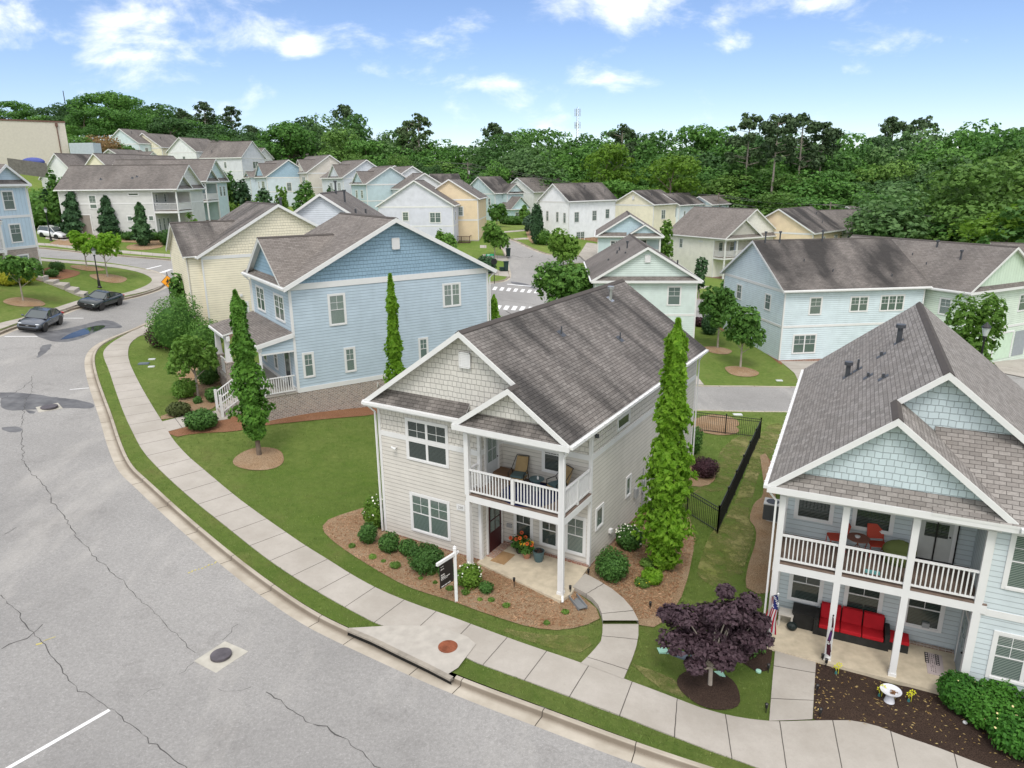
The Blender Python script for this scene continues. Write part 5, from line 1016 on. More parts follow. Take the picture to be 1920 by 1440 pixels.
tq = porch_house('teal_corner_house', 'teal house with porch showing past the right end of the pale grey house', Lt[:2], 92, Lt[2]-6.05, W=9.5, D=15.0, h=6.05, s=.66, bay=4.6, rec=2.2, pf=0.0, cols=(4.7, 9.4), mx=True, wall='#c2d4d6', gcol='#c8d9db', roof=SH_FAR, bandz=99, detail=1, midpost=False, found=BRICK)
tq.win('F', 1.0, 3.7, 2.0, 5.4, -.001); tq.win('F', 2.6, 3.7, 3.6, 5.4, -.001); tq.win('F', 6.0, 3.7, 7.0, 5.4, 2.199)
byridge('wide_brown_roof_house', 'house with the widest brown roof behind the pale grey house', (222, 301), 142, -18, 11, 372, wall='#cfd6d6', s=.6, pipes=3)
byridge('cream_gable_house', 'cream gable end under a long roof above the pale grey house', (177, 287), 152, -18, 10, 322, wall='#ece6cf', s=.85, pipes=2)
byridge('white_gable_house', 'white gable house with triple window uphill of the left townhouse', (104, 287), 158, -16, 8.6, 170, wall='#e6e9ea', s=.95, wins=[('F', 3.8, 5.0, 2.3, 1.6, 3), ('F', 4.0, 1.8, .9, 1.5, 1)], cross=[('R', 4.5, 6, .8, 2.6, False)], fband=False, pipes=1, roof=SH_STAIN)
byridge('small_gable_roof_house', 'brown-roofed house with small white cross gable below the light blue hill house', (205, 279), 188, -18, 9, 262, wall='#e2e4e2', cross=[('R', 7, 5, .5, 2.0, True)], s=.5, fband=False, pipes=2)
byridge('hill_blue_house', 'light blue house first on the crest of the hill', (225, 241), 216, -20, 11.0, 268, wall='#d3e2e6', s=.62, wins=[('R', 2.2, 4.3, 1.1, 1.7, 1), ('R', 6.0, 4.4, 2.2, 1.7, 3), ('F', 4, 4.4, 1, 1.6, 1)], fband=False)
byridge('hill_cream_house', 'cream house second on the crest of the hill', (268, 249), 216, -20, 11, 321, wall='#ebe5ce', s=.62, wins=[('R', 2.4, 4.3, 1.1, 1.6, 1), ('R', 5.5, 4.3, 1.1, 1.6, 1), ('R', 9, 4.2, 1.1, 1.6, 1), ('R', 8.5, 1.0, 2.2, 1.6, 2)], fband=False, pipes=4)
byridge('hill_white_house', 'white house third on the crest of the hill with shaded porch', (337, 257), 206, -20, 9, 388, wall='#e6e9ea', s=.72, wins=[('R', 2.2, 4.3, 1.1, 1.7, 1), ('R', 6, 4.3, 1.1, 1.7, 1), ('R', 9, 4.3, 1.1, 1.7, 1), ('F', 5, 4.3, 1, 1.6, 1)], fband=False, pipes=2)
byridge('hill_pale_back_house', 'pale house glimpsed between the white and the large grey hill houses', (392, 262), 226, -20, 9, 430, wall='#e3e4e0', s=.6, fband=False, pipes=0)
byridge('hill_grey_house', 'large pale grey house near the crest with its gable to the right', (471, 264), 196, 70, 8.6, 397, wall='#d5d8de', s=.85, wins=[('F', 5.0, 4.4, 2.2, 1.8, 2), ('L', 5, 4.4, .9, 1.6, 1), ('L', 10.0, 4.4, .9, 1.6, 1), ('L', 3, 1.0, .7, .8, 1)], pipes=2)
byridge('hill_small_gable_house', 'narrow pale gable house joined right of the large hill house', (494, 277), 200, 66, 5.6, 478, wall='#d9dcdd', s=.8, wins=[('F', 3.2, 4.4, 1.1, 1.6, 1)], pipes=0, fband=False)
byridge('hill_beige_house', 'beige house with twin front gables on the hill', (530, 274), 212, 55, 9, 492, wall='#dedbd3', s=.65, pipes=1, fband=False)
byridge('hill_far_roof_house', 'wide brown roof with blue gable peak farthest right on the hill', (600, 280), 225, 62, 8, 545, wall='#b9cad6', s=.6, pipes=3, fband=False)
byridge('blue_dormer_house', 'pale blue house with paired dormer gables and white porch on the slope', (540, 299), 170, 36, 10.2, 500, wall='#cfdae3', gcol='#a3bdd0', gtype='shake', s=.66, Dmax=16, cross=[('L', 4.2, 6.0, 0.0, 2.9, True), ('L', 9.5, 3.5, 1.2, 1.2, True)], wins=[('L', 5.6, 4.4, .9, 1.6, 1), ('L', 2.6, 4.4, 1.9, 1.8, 2), ('F', 4.8, 4.0, 1.2, 1.9, 1)], pipes=1)
byridge('beige_dormer_house', 'beige house with dormer gable and porch between two blue ones', (617, 290), 168, 36, 10.5, 577, wall='#d5cfc6', s=.66, Dmax=14, cross=[('L', 4.5, 6.5, .0, 2.8, True)], wins=[('L', 2.4, 4.3, 1.9, 2.0, 2), ('L', 7.2, 4.3, 1.9, 2.0, 2), ('F', 4.0, 4.0, 1.3, 2.0, 1)], pipes=2)
byridge('silver_dormer_house', 'silver grey house with dormer gable and round vent behind the green bushes', (686, 299), 155, 36, 10.6, 645, wall='#d3d8df', s=.62, Dmax=13, cross=[('L', 4.2, 5.6, .0, 2.6, True)], wins=[('L', 2.0, 4.2, 1.5, 2.0, 2), ('L', 6.2, 4.2, 1.5, 2.0, 2)], pipes=1)
simple('turquoise_dormer_house', 'turquoise house with small dormer gable left of the lilac house', (687, 346), 142, 36, 10, 7, wall='#bccfd6', side='L', s=.58, cross=[('L', 3.6, 4.8, .0, 2.3, True)], wins=[('L', 2.2, 4.2, 1.0, 1.6, 1), ('L', 4.6, 4.2, 1.0, 1.6, 1)], pipes=1)
byridge('white_far_gable_house', 'white gable house whose roof shows just above the lilac house', (772, 311), 150, 30, 11, 742, wall='#e2e5e9', s=.58, pipes=1, Dmax=12)
byridge('blue_far_gable_house', 'pale blue gable roof above the silver house', (739, 310), 172, 30, 10, 704, wall='#b9cdd9', s=.55, pipes=2, Dmax=12)
byridge('pale_far_gable_house', 'pale gable peak just left of the dark roof at the wood edge', (795, 324), 140, 26, 9, 775, wall='#dee0e4', s=.58, pipes=1, Dmax=10)
byridge('orange_tan_house', 'orange tan gable house before the wood', (1462, 391), 124, -45, 11.6, 1520, wall='#e5d2b4', s=.58, roof=SH_STAIN, h=6.1, fband=False, pipes=2, wins=[('R', 4, 4.9, 1.4, 1.2, 2), ('R', 9, 4.9, 1.4, 1.2, 2)])
byridge('pale_dormer_house', 'pale house with stacked dormer gables right of the orange tan gable', (1528, 394), 136, -72, 11, 1628, wall='#dfdcd0', s=.55, fband=False, pipes=2, cross=[('R', 7.0, 4.6, .8, 2.7, True), ('R', 12.4, 3.6, .8, 1.9, True)], wins=[('R', 7.0, 4.9, 1.4, 1.2, 2, .8), ('R', 3, 4.9, 1.2, 1.2, 2)])
byridge('white_back_gable_house', 'white house with steep cross gable at the right end before the wood', (1590, 386), 152, -60, 9, 1662, wall='#dfe6e8', s=.6, fband=False, pipes=1, cross=[('R', 5, 4.5, .8, 2.4, True)])
byridge('grey_corner_house', 'pale grey-blue house cut off by the right edge above the green gable', (1926, 456), 100, 55, 8, 1866, wall='#cfd9e4', s=.6, pipes=1, Dmax=9)
byridge('dark_roof_house', 'low dark-roofed house peeping out above the tan gable', (808, 326), 158, -78, 10, 857, wall='#e5ddc6', s=.55, pipes=2, roof=SH_STAIN)
# warehouse, wooden fence, container, covered car
wp = at_d(133, 300, 178); WZ = wp[2]-3.5
wr = empty('warehouse', (wp[0], wp[1], WZ), R(40)); tag(wr, 'big windowless beige warehouse wall at the left edge', 'warehouse')
MB().box(-40, 0, 0, 12, 0, 10.7).build('wall', plain('beige_stucco', (.58, .54, .47), .9, .15, 0, .05), wr); MB().box(-40.1, .1, -.1, 12.1, 10.7, 11.0).build('coping', plain('brown_coping', (.16, .09, .07), .7), wr)
MB().box(-1.6, -1.45, -.16, 0, 1, 10.6).build('downspout', plain('brown_coping', (.16, .09, .07), .7), wr); MB().box(-1.75, -1.3, -.3, 0, 9.9, 10.6).build('scupper', plain('brown_coping', (.16, .09, .07), .7), wr)
MB().box(-15, -14.6, -.4, 0, 10.0, 10.6).build('scupper', plain('brown_coping', (.16, .09, .07), .7), wr)
wc_ = MB(); wc_.box(0, 5.2, 0, 2.4, 0, 3.0)
for i in range(26): wc_.box(.1+i*.2, .2+i*.2, -.04, 0, .1, 2.9)
cp_ = at_d(131, 282, 176); tag(wc_.build('shipping_container', plain('pale_steel', (.46, .52, .56), .6), None, (cp_[0], cp_[1], cp_[2]-1.6), R(-6)), 'pale ribbed steel container beside the warehouse', 'container')
fa, fb = at_d(14, 302, 150), at_d(88, 312, 150); fr_ = empty('wooden_fence', tuple(fa)); tag(fr_, 'weathered grey wooden fence below the warehouse', 'fence'); dv = Vector(fb-fa); n = 40; GW = plain('weathered_wood', (.17, .16, .145), .9, .1, 0, .2)
fm = MB()
for i in range(n): 
    p = dv*i/n; q = dv*(i+.93)/n; fm.slab([(p.x, p.y, p.z+.5), (q.x, q.y, q.z+.5), (q.x, q.y, q.z-1.9), (p.x, p.y, p.z-1.9)], .03, d=(0, 1, 0))
fm.build('boards', GW, fr_); MB().bar((0, .06, .2), tuple(Vector((0, .06, .2))+dv), .05, .1).build('rail', GW, fr_)
# ================================================================ VEGETATION
@cached
def leafm(a, b_, tr=.25):
    t = NT('foliage', .6, .25); ri = t.n('NewGeometry').outputs['Random Per Island']; n = t.noise(.9, 3, t.obj())
    c = t.mix(ri, a, b_); c = t.mix(t.rng(n, .35, .65, 0., .45), c, dk(a, .55)); oi = t.n('ObjectInfo').outputs['Random']; c = t.mix(t.rng(oi, .0, .45, .42, 0.), c, dk(a, .55)); c = t.mix(t.rng(oi, .6, 1., 0., .35), c, (b_[0]*1.25, b_[1]*1.15, b_[2]*.9)); t.col(c)
    tl_ = t.n('BsdfTranslucent'); t.set(tl_.inputs[0], t.mix(ri, dk(a, 1.3), dk(b_, 1.4))); ms = t.n('MixShader'); ms.inputs[0].default_value = tr
    t.t.links.new(t.b.outputs[0], ms.inputs[1]); t.t.links.new(tl_.outputs[0], ms.inputs[2]); t.t.links.new(ms.outputs[0], t.t.nodes['Material Output'].inputs[0]); return t.m
BARK = plain('bark', (.16, .125, .10), .95, .1, 0, .25); BARKP = plain('pale_bark', (.33, .29, .25), .95, .1, 0, .2)
def leaf_mesh(name, P, Nn, size, mat, aspect=1.7, core=None, rng=RNG):
    n = len(P); d = rng.normal(0, 1, (n, 3)); d /= np.linalg.norm(d, axis=1)[:, None]; nn = Nn*.9+d*.75+np.array([0, 0, .35]); nn /= np.linalg.norm(nn, axis=1)[:, None]+1e-9
    r = rng.normal(0, 1, (n, 3)); a = np.cross(nn, r); a /= np.linalg.norm(a, axis=1)[:, None]+1e-9; b = np.cross(nn, a); s = size*rng.uniform(.6, 1.3, n)[:, None]
    a = a*s*.5*aspect**.5; b = b*s*.5/aspect**.5; dr = np.array([0, 0, -1])*s*.12
    V = np.stack([P-a+dr, P+b, P+a+dr, P-b], 1).reshape(-1, 3); F = np.arange(4*n).reshape(-1, 4).tolist(); V = V.tolist()
    if core:
        for c, r_, sc in core:
            m = MB().blob(c, r_, sc, 10, 7); k = len(V); V += m.v; F += [[k+i for i in f] for f in m.f]
    me = bpy.data.meshes.new(name); me.from_pydata(V, [], F); me.update(); me.materials.append(mat); return me
def shell(c, r, n, lo=.62, rng=RNG, up=-.35):
    d = rng.normal(0, 1, (int(n*1.6), 3)); d /= np.linalg.norm(d, axis=1)[:, None]; d = d[d[:, 2] > up-rng.uniform(0, .6, len(d))][:n]
    return np.asarray(c)+d*np.asarray(r)*rng.uniform(lo, 1.05, len(d))[:, None], d
def tuft(P, N, n, r, rng=RNG):
    """pull points towards n random tuft centres so the outline breaks up"""
    k = rng.integers(0, len(P), n); c = P[k]; out = []
    for i in range(0, len(P), 4000):
        q = P[i:i+4000]; j = ((q[:, None]-c[None])**2).sum(2).argmin(1); out.append(q+(c[j]-q)*rng.uniform(.15, .6, len(q))[:, None])
    return np.vstack(out), N
def thing_tree(name, label, cat, loc, trunk, crown_me, tmat=BARK, group=None, cname='crown'):
    t = empty(name, loc); tag(t, label, cat, group); trunk.build('trunk', tmat, t); link(cname, crown_me, t); return t
def limbs(m, h0, h1, r0, crad, n, rng=random):
    for i in range(n):
        a = i*2.4+rng.uniform(-.3, .3); z = h0+(h1-h0)*(i+.5)/n; m.tube((0, 0, z*.8), (math.cos(a)*crad*.7, math.sin(a)*crad*.7, z+crad*.35), r0*.4, r0*.12, 5, cap=False)
COLG = leafm((.15, .32, .02), (.30, .50, .05), .45); COLD = leafm((.055, .16, .02), (.13, .29, .04)); MAPLE = leafm((.050, .028, .038), (.115, .072, .088), .12)
STG = leafm((.065, .17, .03), (.14, .28, .05)); STY = leafm((.10, .22, .03), (.19, .33, .06), .35); BUSH = leafm((.045, .12, .022), (.09, .20, .04), .15); BUSHY = leafm((.09, .19, .02), (.18, .30, .04)); EVG = leafm((.035, .085, .035), (.065, .145, .055), .1)
YEL = leafm((.30, .33, .03), (.46, .46, .05)); PURP = leafm((.045, .02, .028), (.09, .04, .05), .1)
def column(px, top, rmax, mat, label, n=9000, leaf=.17, base_clear=.8, seed=1, D_=None, name='columnar_tree', bulge=.4, taper=.75):
    rng = np.random.default_rng(seed); b = PT(*px) if D_ is None else at_d(*px, D_)
    if D_ is not None: b[2] = G(b)[0]
    Db = math.hypot(b[0], b[1]); tz = at_d(*top, Db); h = tz[2]-b[2]; lean = (tz[:2]-b[:2])
    t = rng.uniform(0, 1, n)**.85; prof = np.interp(t, [0, .05, .16, bulge, .46, .58, .70, .82, .92, .97, 1], [.30, .62, .92, 1, .84, .60, .52, .43, .34, .2, .05])
    prof *= 1+.17*np.sin(t*27+seed)+.13*np.sin(t*43+seed*2); prof = prof*np.where(t > .93, (1-t)/.07*.8+.2, 1)
    a = rng.uniform(0, 2*math.pi, n); lob = 1+.16*np.sin(3*a+t*11+seed)+.12*np.sin(5*a-t*17); rr = rmax*prof*lob*rng.uniform(.25, 1.08, n)**.6
    z = base_clear+(h-base_clear)*t; P = np.c_[np.cos(a)*rr+lean[0]*t, np.sin(a)*rr+lean[1]*t, z]; N = np.c_[np.cos(a), np.sin(a), np.full(n, .15)]
    jj = rng.integers(0, 90, n); kk = (a*3+t*60).astype(int) % 90; am = rng.uniform(.74, 1.2, 90)[kk]; P[:, :2] = lean*t[:, None]+(P[:, :2]-lean*t[:, None])*am[:, None]
    P, N = tuft(P, N, n//9, 1, rng)
    core = [((lean[0]*k, lean[1]*k, base_clear+(h-base_clear)*k), rmax*.30*float(np.interp(k, t[np.argsort(t)], prof[np.argsort(t)])), (1, 1, 2.6)) for k in (.12, .3, .48, .66)]
    me = leaf_mesh('crown', P, N, leaf, mat, 1.9, core, rng); tr = MB().tube((0, 0, -.2), (lean[0]*.5, lean[1]*.5, h*.6), .09+.006*h, .03, 7)
    return thing_tree(name, label, 'tree', tuple(b), tr, me)
column((487,856), (440,545), .82, COLD, 'slim columnar tree with dark green base on the front lawn of the blue house', 13000, .17, 1.0, 3, bulge=.3, taper=.8)
column((743,712), (731,514), .60, COLG, 'slim bright green columnar tree between the blue house and the grey house', 9000, .17, .3, 5, bulge=.22, taper=.85, D_=39.5)
column((927,640), (926,553), .75, COLG, 'short bright green columnar tree whose tip shows above the grey ridge', 3500, .17, .3, 7, D_=50)
column((1243,1062), (1272,598), .92, COLG, 'tallest bright green columnar tree beside the grey house, reaching its roof edge', 22000, .16, .05, 9, D_=26.3, bulge=.28, taper=.72)
for i, (x, y, tx, ty, r_, lb) in enumerate(((137,447,133,357,1.35,'dark columnar evergreen at the left corner of the pale grey house'), (208,448,197,368,1.35,'dark columnar evergreen in the middle of the pale grey house wall'), (270,462,260,381,1.05,'slimmer dark columnar evergreen before the small square window'), (94,430,84,356,1.4,'dark columnar evergreen behind the sky blue townhouse'))):
    column((x, y), (tx, ty), r_, EVG, lb, 4200, .42, .3, 20+i, bulge=.38)
def crown_round(rx, rz, zc, n, leaf, mat, seed, k=9, lo=.6):
    rng = np.random.default_rng(seed); P = []; N = []
    for i in range(k):
        a = i*2.399; q = rng.uniform(.25, .62); c = (math.cos(a)*rx*q, math.sin(a)*rx*q, zc+rz*rng.uniform(-.5, .55)); r_ = rng.uniform(.42, .62)
        p, d = shell(c, (rx*r_, rx*r_, rz*r_), n//k, lo, rng); P.append(p); N.append(d)
    P = np.vstack(P); N = np.vstack(N); P, N = tuft(P, N, max(len(P)//16, 8), 1, rng); return leaf_mesh('crown', P, N, leaf, mat, 1.8, None, rng)
def round_tree(px, ctop, wpx, label, mat=STG, n=3500, leaf=.17, clear=.38, seed=1, D_=None, k=9, tmat=BARKP, group=None, name='street_tree', trunk_r=.06):
    b = PT(*px) if D_ is None else at_d(*px, D_)
    if D_ is not None: b[2] = G(b)[0]
    Db = math.hypot(b[0], b[1]); tz = at_d(ctop[0], ctop[1], Db)[2]-b[2]; rx = wpx/2*Db/FPX; zb = tz*clear; rz = (tz-zb)/2
    m = MB().tube((0, 0, -.3), (0, 0, zb+rz*.9), trunk_r+.008*tz, trunk_r*.5, 7); limbs(m, zb*.9, zb+rz, trunk_r*1.6, rx, 6, random.Random(seed))
    return thing_tree(name, label, 'tree', tuple(b), m, crown_round(rx*1.08, rz*1.08, zb+rz, n, leaf, mat, seed, k), tmat, group)
round_tree((1388,690), (1396,573), 68, 'round green tree in a mulch ring on the rear lawn', STG, 5000, .26, .30, 31)
round_tree((1345,654), (1350,535), 62, 'green tree behind the round one, nearer the duplex wall', STG, 4200, .26, .32, 32)
round_tree((1817,660), (1822,557), 80, 'wide green tree before the green garage wall, above the aqua roof', STY, 5000, .22, .42, 33, D_=50)
round_tree((1062,600), (1065,492), 118, 'big loose green tree rising behind the ridge of the grey house', STG, 6500, .34, .1, 34, D_=68, k=12)
round_tree((1056,502), (1052,428), 62, 'dense round tree on the corner of the side street', STY, 3600, .40, .12, 35)
round_tree((928,484), (926,418), 50, 'green tree beside the bins on the side street', STG, 3000, .38, .22, 36)
round_tree((932,425), (932,382), 36, 'young green tree in front of the teal house window', STG, 1800, .42, .15, 37)
round_tree((985,432), (984,382), 22, 'small green tree at the right end of the teal house', STG, 1500, .40, .2, 38, name='small_tree')
round_tree((993,442), (992,402), 30, 'blue-green small tree left of the dark cone evergreen', leafm((.06, .12, .07), (.11, .18, .11)), 1700, .40, .12, 39, name='small_tree')
round_tree((163,502), (158,430), 36, 'small bright green tree left of the street lamp', COLG, 1300, .30, .34, 40, trunk_r=.05)
round_tree((202,521), (196,432), 54, 'bright green tree right of the street lamp', COLG, 1700, .30, .40, 41, trunk_r=.05)
round_tree((44,566), (40,470), 66, 'slender green tree in the left front lawn', STG, 2300, .26, .35, 42, trunk_r=.05, k=7)
round_tree((372,745), (362,625), 90, 'young yellow-green tree in the bed by the blue house porch', STY, 3600, .22, .40, 43, k=8)
round_tree((1310,552), (1314,480), 22, 'narrow green shrub tree at the right of the mint gable', EVG, 1500, .3, .05, 44, name='small_tree', D_=92)
round_tree((1246,478), (1242,418), 26, 'green tree between the aqua and the white balcony houses', STY, 1600, .4, .1, 45, D_=112, name='small_tree')
round_tree((110,375), (109,325), 32, 'green tree behind the white car at upper left', STG, 1700, .45, .1, 46, D_=125, name='small_tree')
round_tree((425,380), (424,312), 34, 'green tree right of the teal corner house', STG, 1900, .5, .1, 47, D_=140, name='small_tree')
round_tree((452,372), (450,338), 32, 'dark tree before the pale blue dormer house', EVG, 1500, .5, .1, 48, D_=138, name='small_tree')
round_tree((497,379), (498,353), 26, 'low round tree by the white porch on the slope', EVG, 1200, .4, .1, 49, D_=140, name='small_tree')
round_tree((527,375), (526,345), 20, 'upright bright green small tree before the porch steps', STY, 1200, .4, .05, 50, D_=140, name='small_tree')
round_tree((575,378), (573,335), 42, 'round green tree left of the clipped dark bush', STG, 2400, .45, .05, 51, D_=128, name='small_tree')
round_tree((598,384), (598,352), 40, 'darker round tree just above the pale grey gable', BUSHY, 2200, .42, .02, 52, D_=118, name='small_tree')
round_tree((622,384), (622,350), 22, 'narrow dark tree right of the darker round tree', EVG, 1300, .4, .02, 53, D_=118, name='small_tree')
round_tree((480,392), (482,366), 38, 'loose green tree by the white car on the slope', STG, 1500, .4, .05, 54, D_=112, name='small_tree')
round_tree((358,415), (357,397), 22, 'small yellow-green tree tip above the cream house roof', STY, 900, .3, .05, 55, D_=80, name='small_tree')
round_tree((342,540), (335,488), 44, 'dark green tree at the corner of the cream house wall', STG, 2400, .3, .05, 56, D_=63, name='small_tree')
# purple maple
def maple():
    b = PT(1331, 1290); Db = math.hypot(b[0], b[1]); t = empty('purple_tree', tuple(b)); tag(t, 'purple-leaved small tree with pale trunk in a dark mulch ring', 'tree'); rng = np.random.default_rng(77); m = MB().tube((0, 0, -.1), (-.02, .02, 1.1), .075, .06, 8); P = []; N = []
    # limbs and leaf masses placed from the tree's own shape
    L_ = [(0, 2.0, .6), (-.25, 2.55, .5), (.5, 1.95, .55), (-.7, 2.1, .5), (.65, 3.0, .4), (1.15, 1.65, .42), (-1.0, 1.42, .38), (-.6, 1.25, .36), (.3, 1.22, .36), (.8, 1.32, .38), (-.2, 1.6, .45), (-1.15, 1.9, .62), (-.95, 2.7, .48), (-1.35, 2.4, .42), (-.45, 1.75, .5), (.1, 2.3, .62), (.35, 3.1, .55), (.75, 2.7, .55), (1.0, 2.1, .55), (1.4, 1.9, .42), (.4, 1.6, .5), (.0, 2.9, .4), (.95, 3.3, .38), (1.3, 2.6, .38), (-.15, 1.35, .4), (.25, 3.55, .3)]
    for i, (x, z, r_) in enumerate(L_):
        y = rng.uniform(-.6, .6); c = (x, y, z*.98); m.tube((0, 0, .8), (x*.5, y*.5, z*.7), .045, .025, 5, cap=False); m.tube((x*.5, y*.5, z*.7), c, .025, .01, 5, cap=False)
        p, d = shell(c, (r_*1.0, r_*1.0, r_*.66), 1100, .3, rng, -1); P.append(p); N.append(d)
    P = np.vstack(P); N = np.vstack(N); P, N = tuft(P, N, 1500, 1, rng); m.build('trunk', BARKP, t); link('crown', leaf_mesh('crown', P, N*np.array([1, 1, .3])+np.array([0, 0, .8]), .115, MAPLE, 1.7, None, rng), t); t.rotation_euler.z = R(-8)
maple()
def bush(px, rx, rz, label, mat=BUSH, n=1500, leaf=.08, seed=None, flowers=None, name='shrub', D_=None, k=7, ry=None, rz0=0.0):
    seed = seed or int(px[0]*7+px[1]); rng = np.random.default_rng(seed); b = PT(*px) if D_ is None else at_d(*px, D_)
    if D_ is not None: b[2] = G(b)[0]
    ry = ry or rx; P = []; N = []
    p, d = shell((0, 0, rz*.55), (rx*.9, ry*.9, rz*.55), n//2, .78, rng, -.8); P.append(p); N.append(d)
    for i in range(k):
        a = i*2.4; c = (math.cos(a)*rx*.5, math.sin(a)*ry*.5, rz*rng.uniform(.35, .75)); p, d = shell(c, (rx*.5, ry*.5, rz*.42), n//2//k, .7, rng, -.5); P.append(p); N.append(d)
    P = np.vstack(P); N = np.vstack(N); P[:, 2] = np.maximum(P[:, 2], .02); me = leaf_mesh('foliage', P, N, leaf, mat, 1.7, [((0, 0, rz*.45), 1, (rx*.72, ry*.72, rz*.45))], rng)
    if flowers:
        t = empty(name, tuple(b)); tag(t, label, 'shrub'); link('foliage', me, t); fm, nf, fs = flowers; q = P[rng.choice(np.where(P[:, 2] > rz*.45)[0], nf)]; link('blossom', leaf_mesh('blossom', q*np.array([1.06, 1.06, 1.05]), np.tile([0, -.5, .9], (nf, 1)), fs, fm, 1.1, None, rng), t)['kind'] = 'stuff'; t.rotation_euler.z = R(rz0)
    else:
        t = link(name, me, None, tuple(b)); tag(t, label, 'shrub'); t.rotation_euler.z = R(rz0)
    return t
WF = plain('white_petal', (.80, .79, .70), .6); YF = plain('yellow_petal', (.75, .52, .03), .6); OF = plain('orange_petal', (.62, .12, .02), .6); PF = plain('cream_petal', (.72, .60, .30), .6)
bush((704,988), .55, 1.35, 'tall white-flowering shrub at the left corner of the grey house', BUSHY, 1800, .10, flowers=(WF, 40, .09))
bush((691,1018), .42, .85, 'small upright shrub below the flowering one at the house corner', BUSH, 1300); bush((730,1033), .47, .72, 'round dark shrub under the lower window, second from the corner', BUSH, 1500)
bush((766,1040), .42, .62, 'round mid-green shrub third from the house corner', BUSH, 1200); bush((800,1068), .78, .95, 'largest dark round shrub, just left of the sale sign', BUSH, 3200)
bush((838,1082), .4, .5, 'low dark shrub hidden behind the sale sign', BUSH, 1000); bush((880,1097), .52, .8, 'white-flowering shrub right of the sale sign post', BUSHY, 1600, .10, flowers=(WF, 34, .08)); bush((912,1110), .3, .38, 'small low green shrub at the front edge of the patio', BUSH, 800, .06)
TG = leafm((.10, .20, .03), (.20, .33, .07))
for i, (x, y, r_, lb) in enumerate(((741,1064,.25,'bright green tuft in the straw bed left of the big shrub'), (699,1047,.17,'tiny tuft of green nearest the corner shrub'), (660,1026,.16,'lone tiny tuft at the left end of the straw bed'), (719,1054,.1,'tiny seedling tuft left of the bright green tuft'), (810,1077,.16,'small tuft right under the largest shrub'), (843,1106,.16,'small tuft at the foot of the black sign'), (873,1114,.18,'silvery small tuft right of the sign post'), (921,1127,.13,'small tuft in the middle of the straw bed'), (949,1138,.15,'small tuft near the patio edge lights'), (789,1086,.1,'seedling between the big shrub and the lawn'), (816,1094,.1,'seedling nearest the lawn left of the sign'), (1060,1150,.14,'weed tuft by the splash block'), (1025,1170,.12,'weed tuft near the lower edge of the straw bed'), (900,1126,.1,'seedling tuft left of the middle of the bed'))):
    bush((x, y), r_, r_*.9, lb, TG, 260, .06, name='grass_tuft')
bush((1147,1083), .72, 1.05, 'dense dark shrub right of the patio by the house wall', BUSH, 3000); bush((1180,1028), .62, .95, 'white-flowering shrub against the side wall of the grey house', BUSH, 2200, .10, flowers=(WF, 60, .09))
bush((1214,1062), .35, .3, 'low yellow-green shrub at the foot of the tall column tree', TG, 600); bush((1204,1098), .32, .28, 'small yellow-flecked shrub in the straw by the path', TG, 600, flowers=(YF, 14, .06)); bush((1222,1092), .42, .5, 'loose bright green growth under the tall column tree', COLG, 1500, .13)
bush((1296,850), .62, 1.5, 'tall dark green shrub inside the fenced yard', BUSH, 2200, .1); bush((1321,893), .78, .95, 'dark purple rounded shrub inside the fenced yard', PURP, 3200, .07)
bush((1396,1215), .75, .95, 'glossy green shrub behind the purple tree by the porch', BUSH, 2600, .09)
for i, (x, y, r_, lb) in enumerate(((1800,1318,.72,'leftmost part of the flowering evergreen hedge by the aqua porch'), (1858,1350,.85,'second bush of the flowering hedge under the aqua house window'), (1905,1395,.85,'third bush of the flowering hedge at the right edge'), (1860,1300,.7,'rear bush of the flowering hedge against the aqua wall'), (1960,1340,.9,'hedge bush cut off by the right edge of the view'))):
    bush((x, y+10), r_, 1.0, lb, leafm((.03, .12, .012), (.07, .21, .025), .15), 4200, .10, flowers=(PF, 18, .07))
for (x, y, rx, rz, lb, mt_, n_) in ((335,655,2.1,3.6,'large leafy shrub at the street corner of the cream house',STG,5200), (300,650,1.0,1.5,'dark red-tinted low shrub beside the large leafy one',PURP,1500), (388,668,1.4,2.6,'leafy shrub between the large one and the porch',STG,2600), (348,745,.85,1.1,'yellow-green shrub left of the young tree trunk',STY,1700),
    (393,720,.8,1.3,'dark shrub right of the young tree by the brick pier',BUSH,1900), (404,752,.6,.8,'rounded dark shrub before the blue porch steps',BUSH,1500), (379,803,.95,.95,'oval clipped shrub where the front walk meets the bed',BUSH,3200), (336,778,.7,.7,'small brownish-green shrub at the pavement corner',leafm((.08,.11,.03),(.14,.17,.06)),1500), (371,756,.25,.4,'tiny shrub in the straw under the young tree',BUSH,500), (418,700,.6,.9,'shrub in the shade of the blue porch roof',BUSH,1200),
    (16,535,1.0,1.2,'yellow shrub nearest the left edge',YEL,1200), (47,532,1.1,1.2,'yellow-green shrub left of the brick corner',YEL,1300), (75,519,.35,1.0,'narrow upright shrub by the brick wall',BUSH,500), (98,519,.7,.7,'low round shrub left of the mulch corner',BUSH,900), (108,508,.8,.9,'green shrub right by the brick corner',BUSH,900)):
    bush((x, y), rx, rz, lb, mt_, n_, .13)
for i, (x, y, r_, z_, lb) in enumerate(((222,447,1.2,1.1,'low hedge shrub right of the middle evergreen'), (247,449,1.5,1.0,'wide low shrub left of the slim evergreen'), (290,449,1.4,1.0,'low shrub right of the slim evergreen'), (315,459,1.2,1.9,'round clipped evergreen at the right of the grey house wall'), (331,458,1.0,1.2,'smaller round shrub next to the clipped evergreen'))):
    bush((x, y), r_, z_, lb, BUSH, 1100, .2)
bush((1330,627), .9, 1.9, 'dark clipped shrub behind the lawn trees by the duplex', EVG, 1600, .2); bush((1312,612), .7, .9, 'dark red low shrub left of the clipped one', PURP, 900, .2)
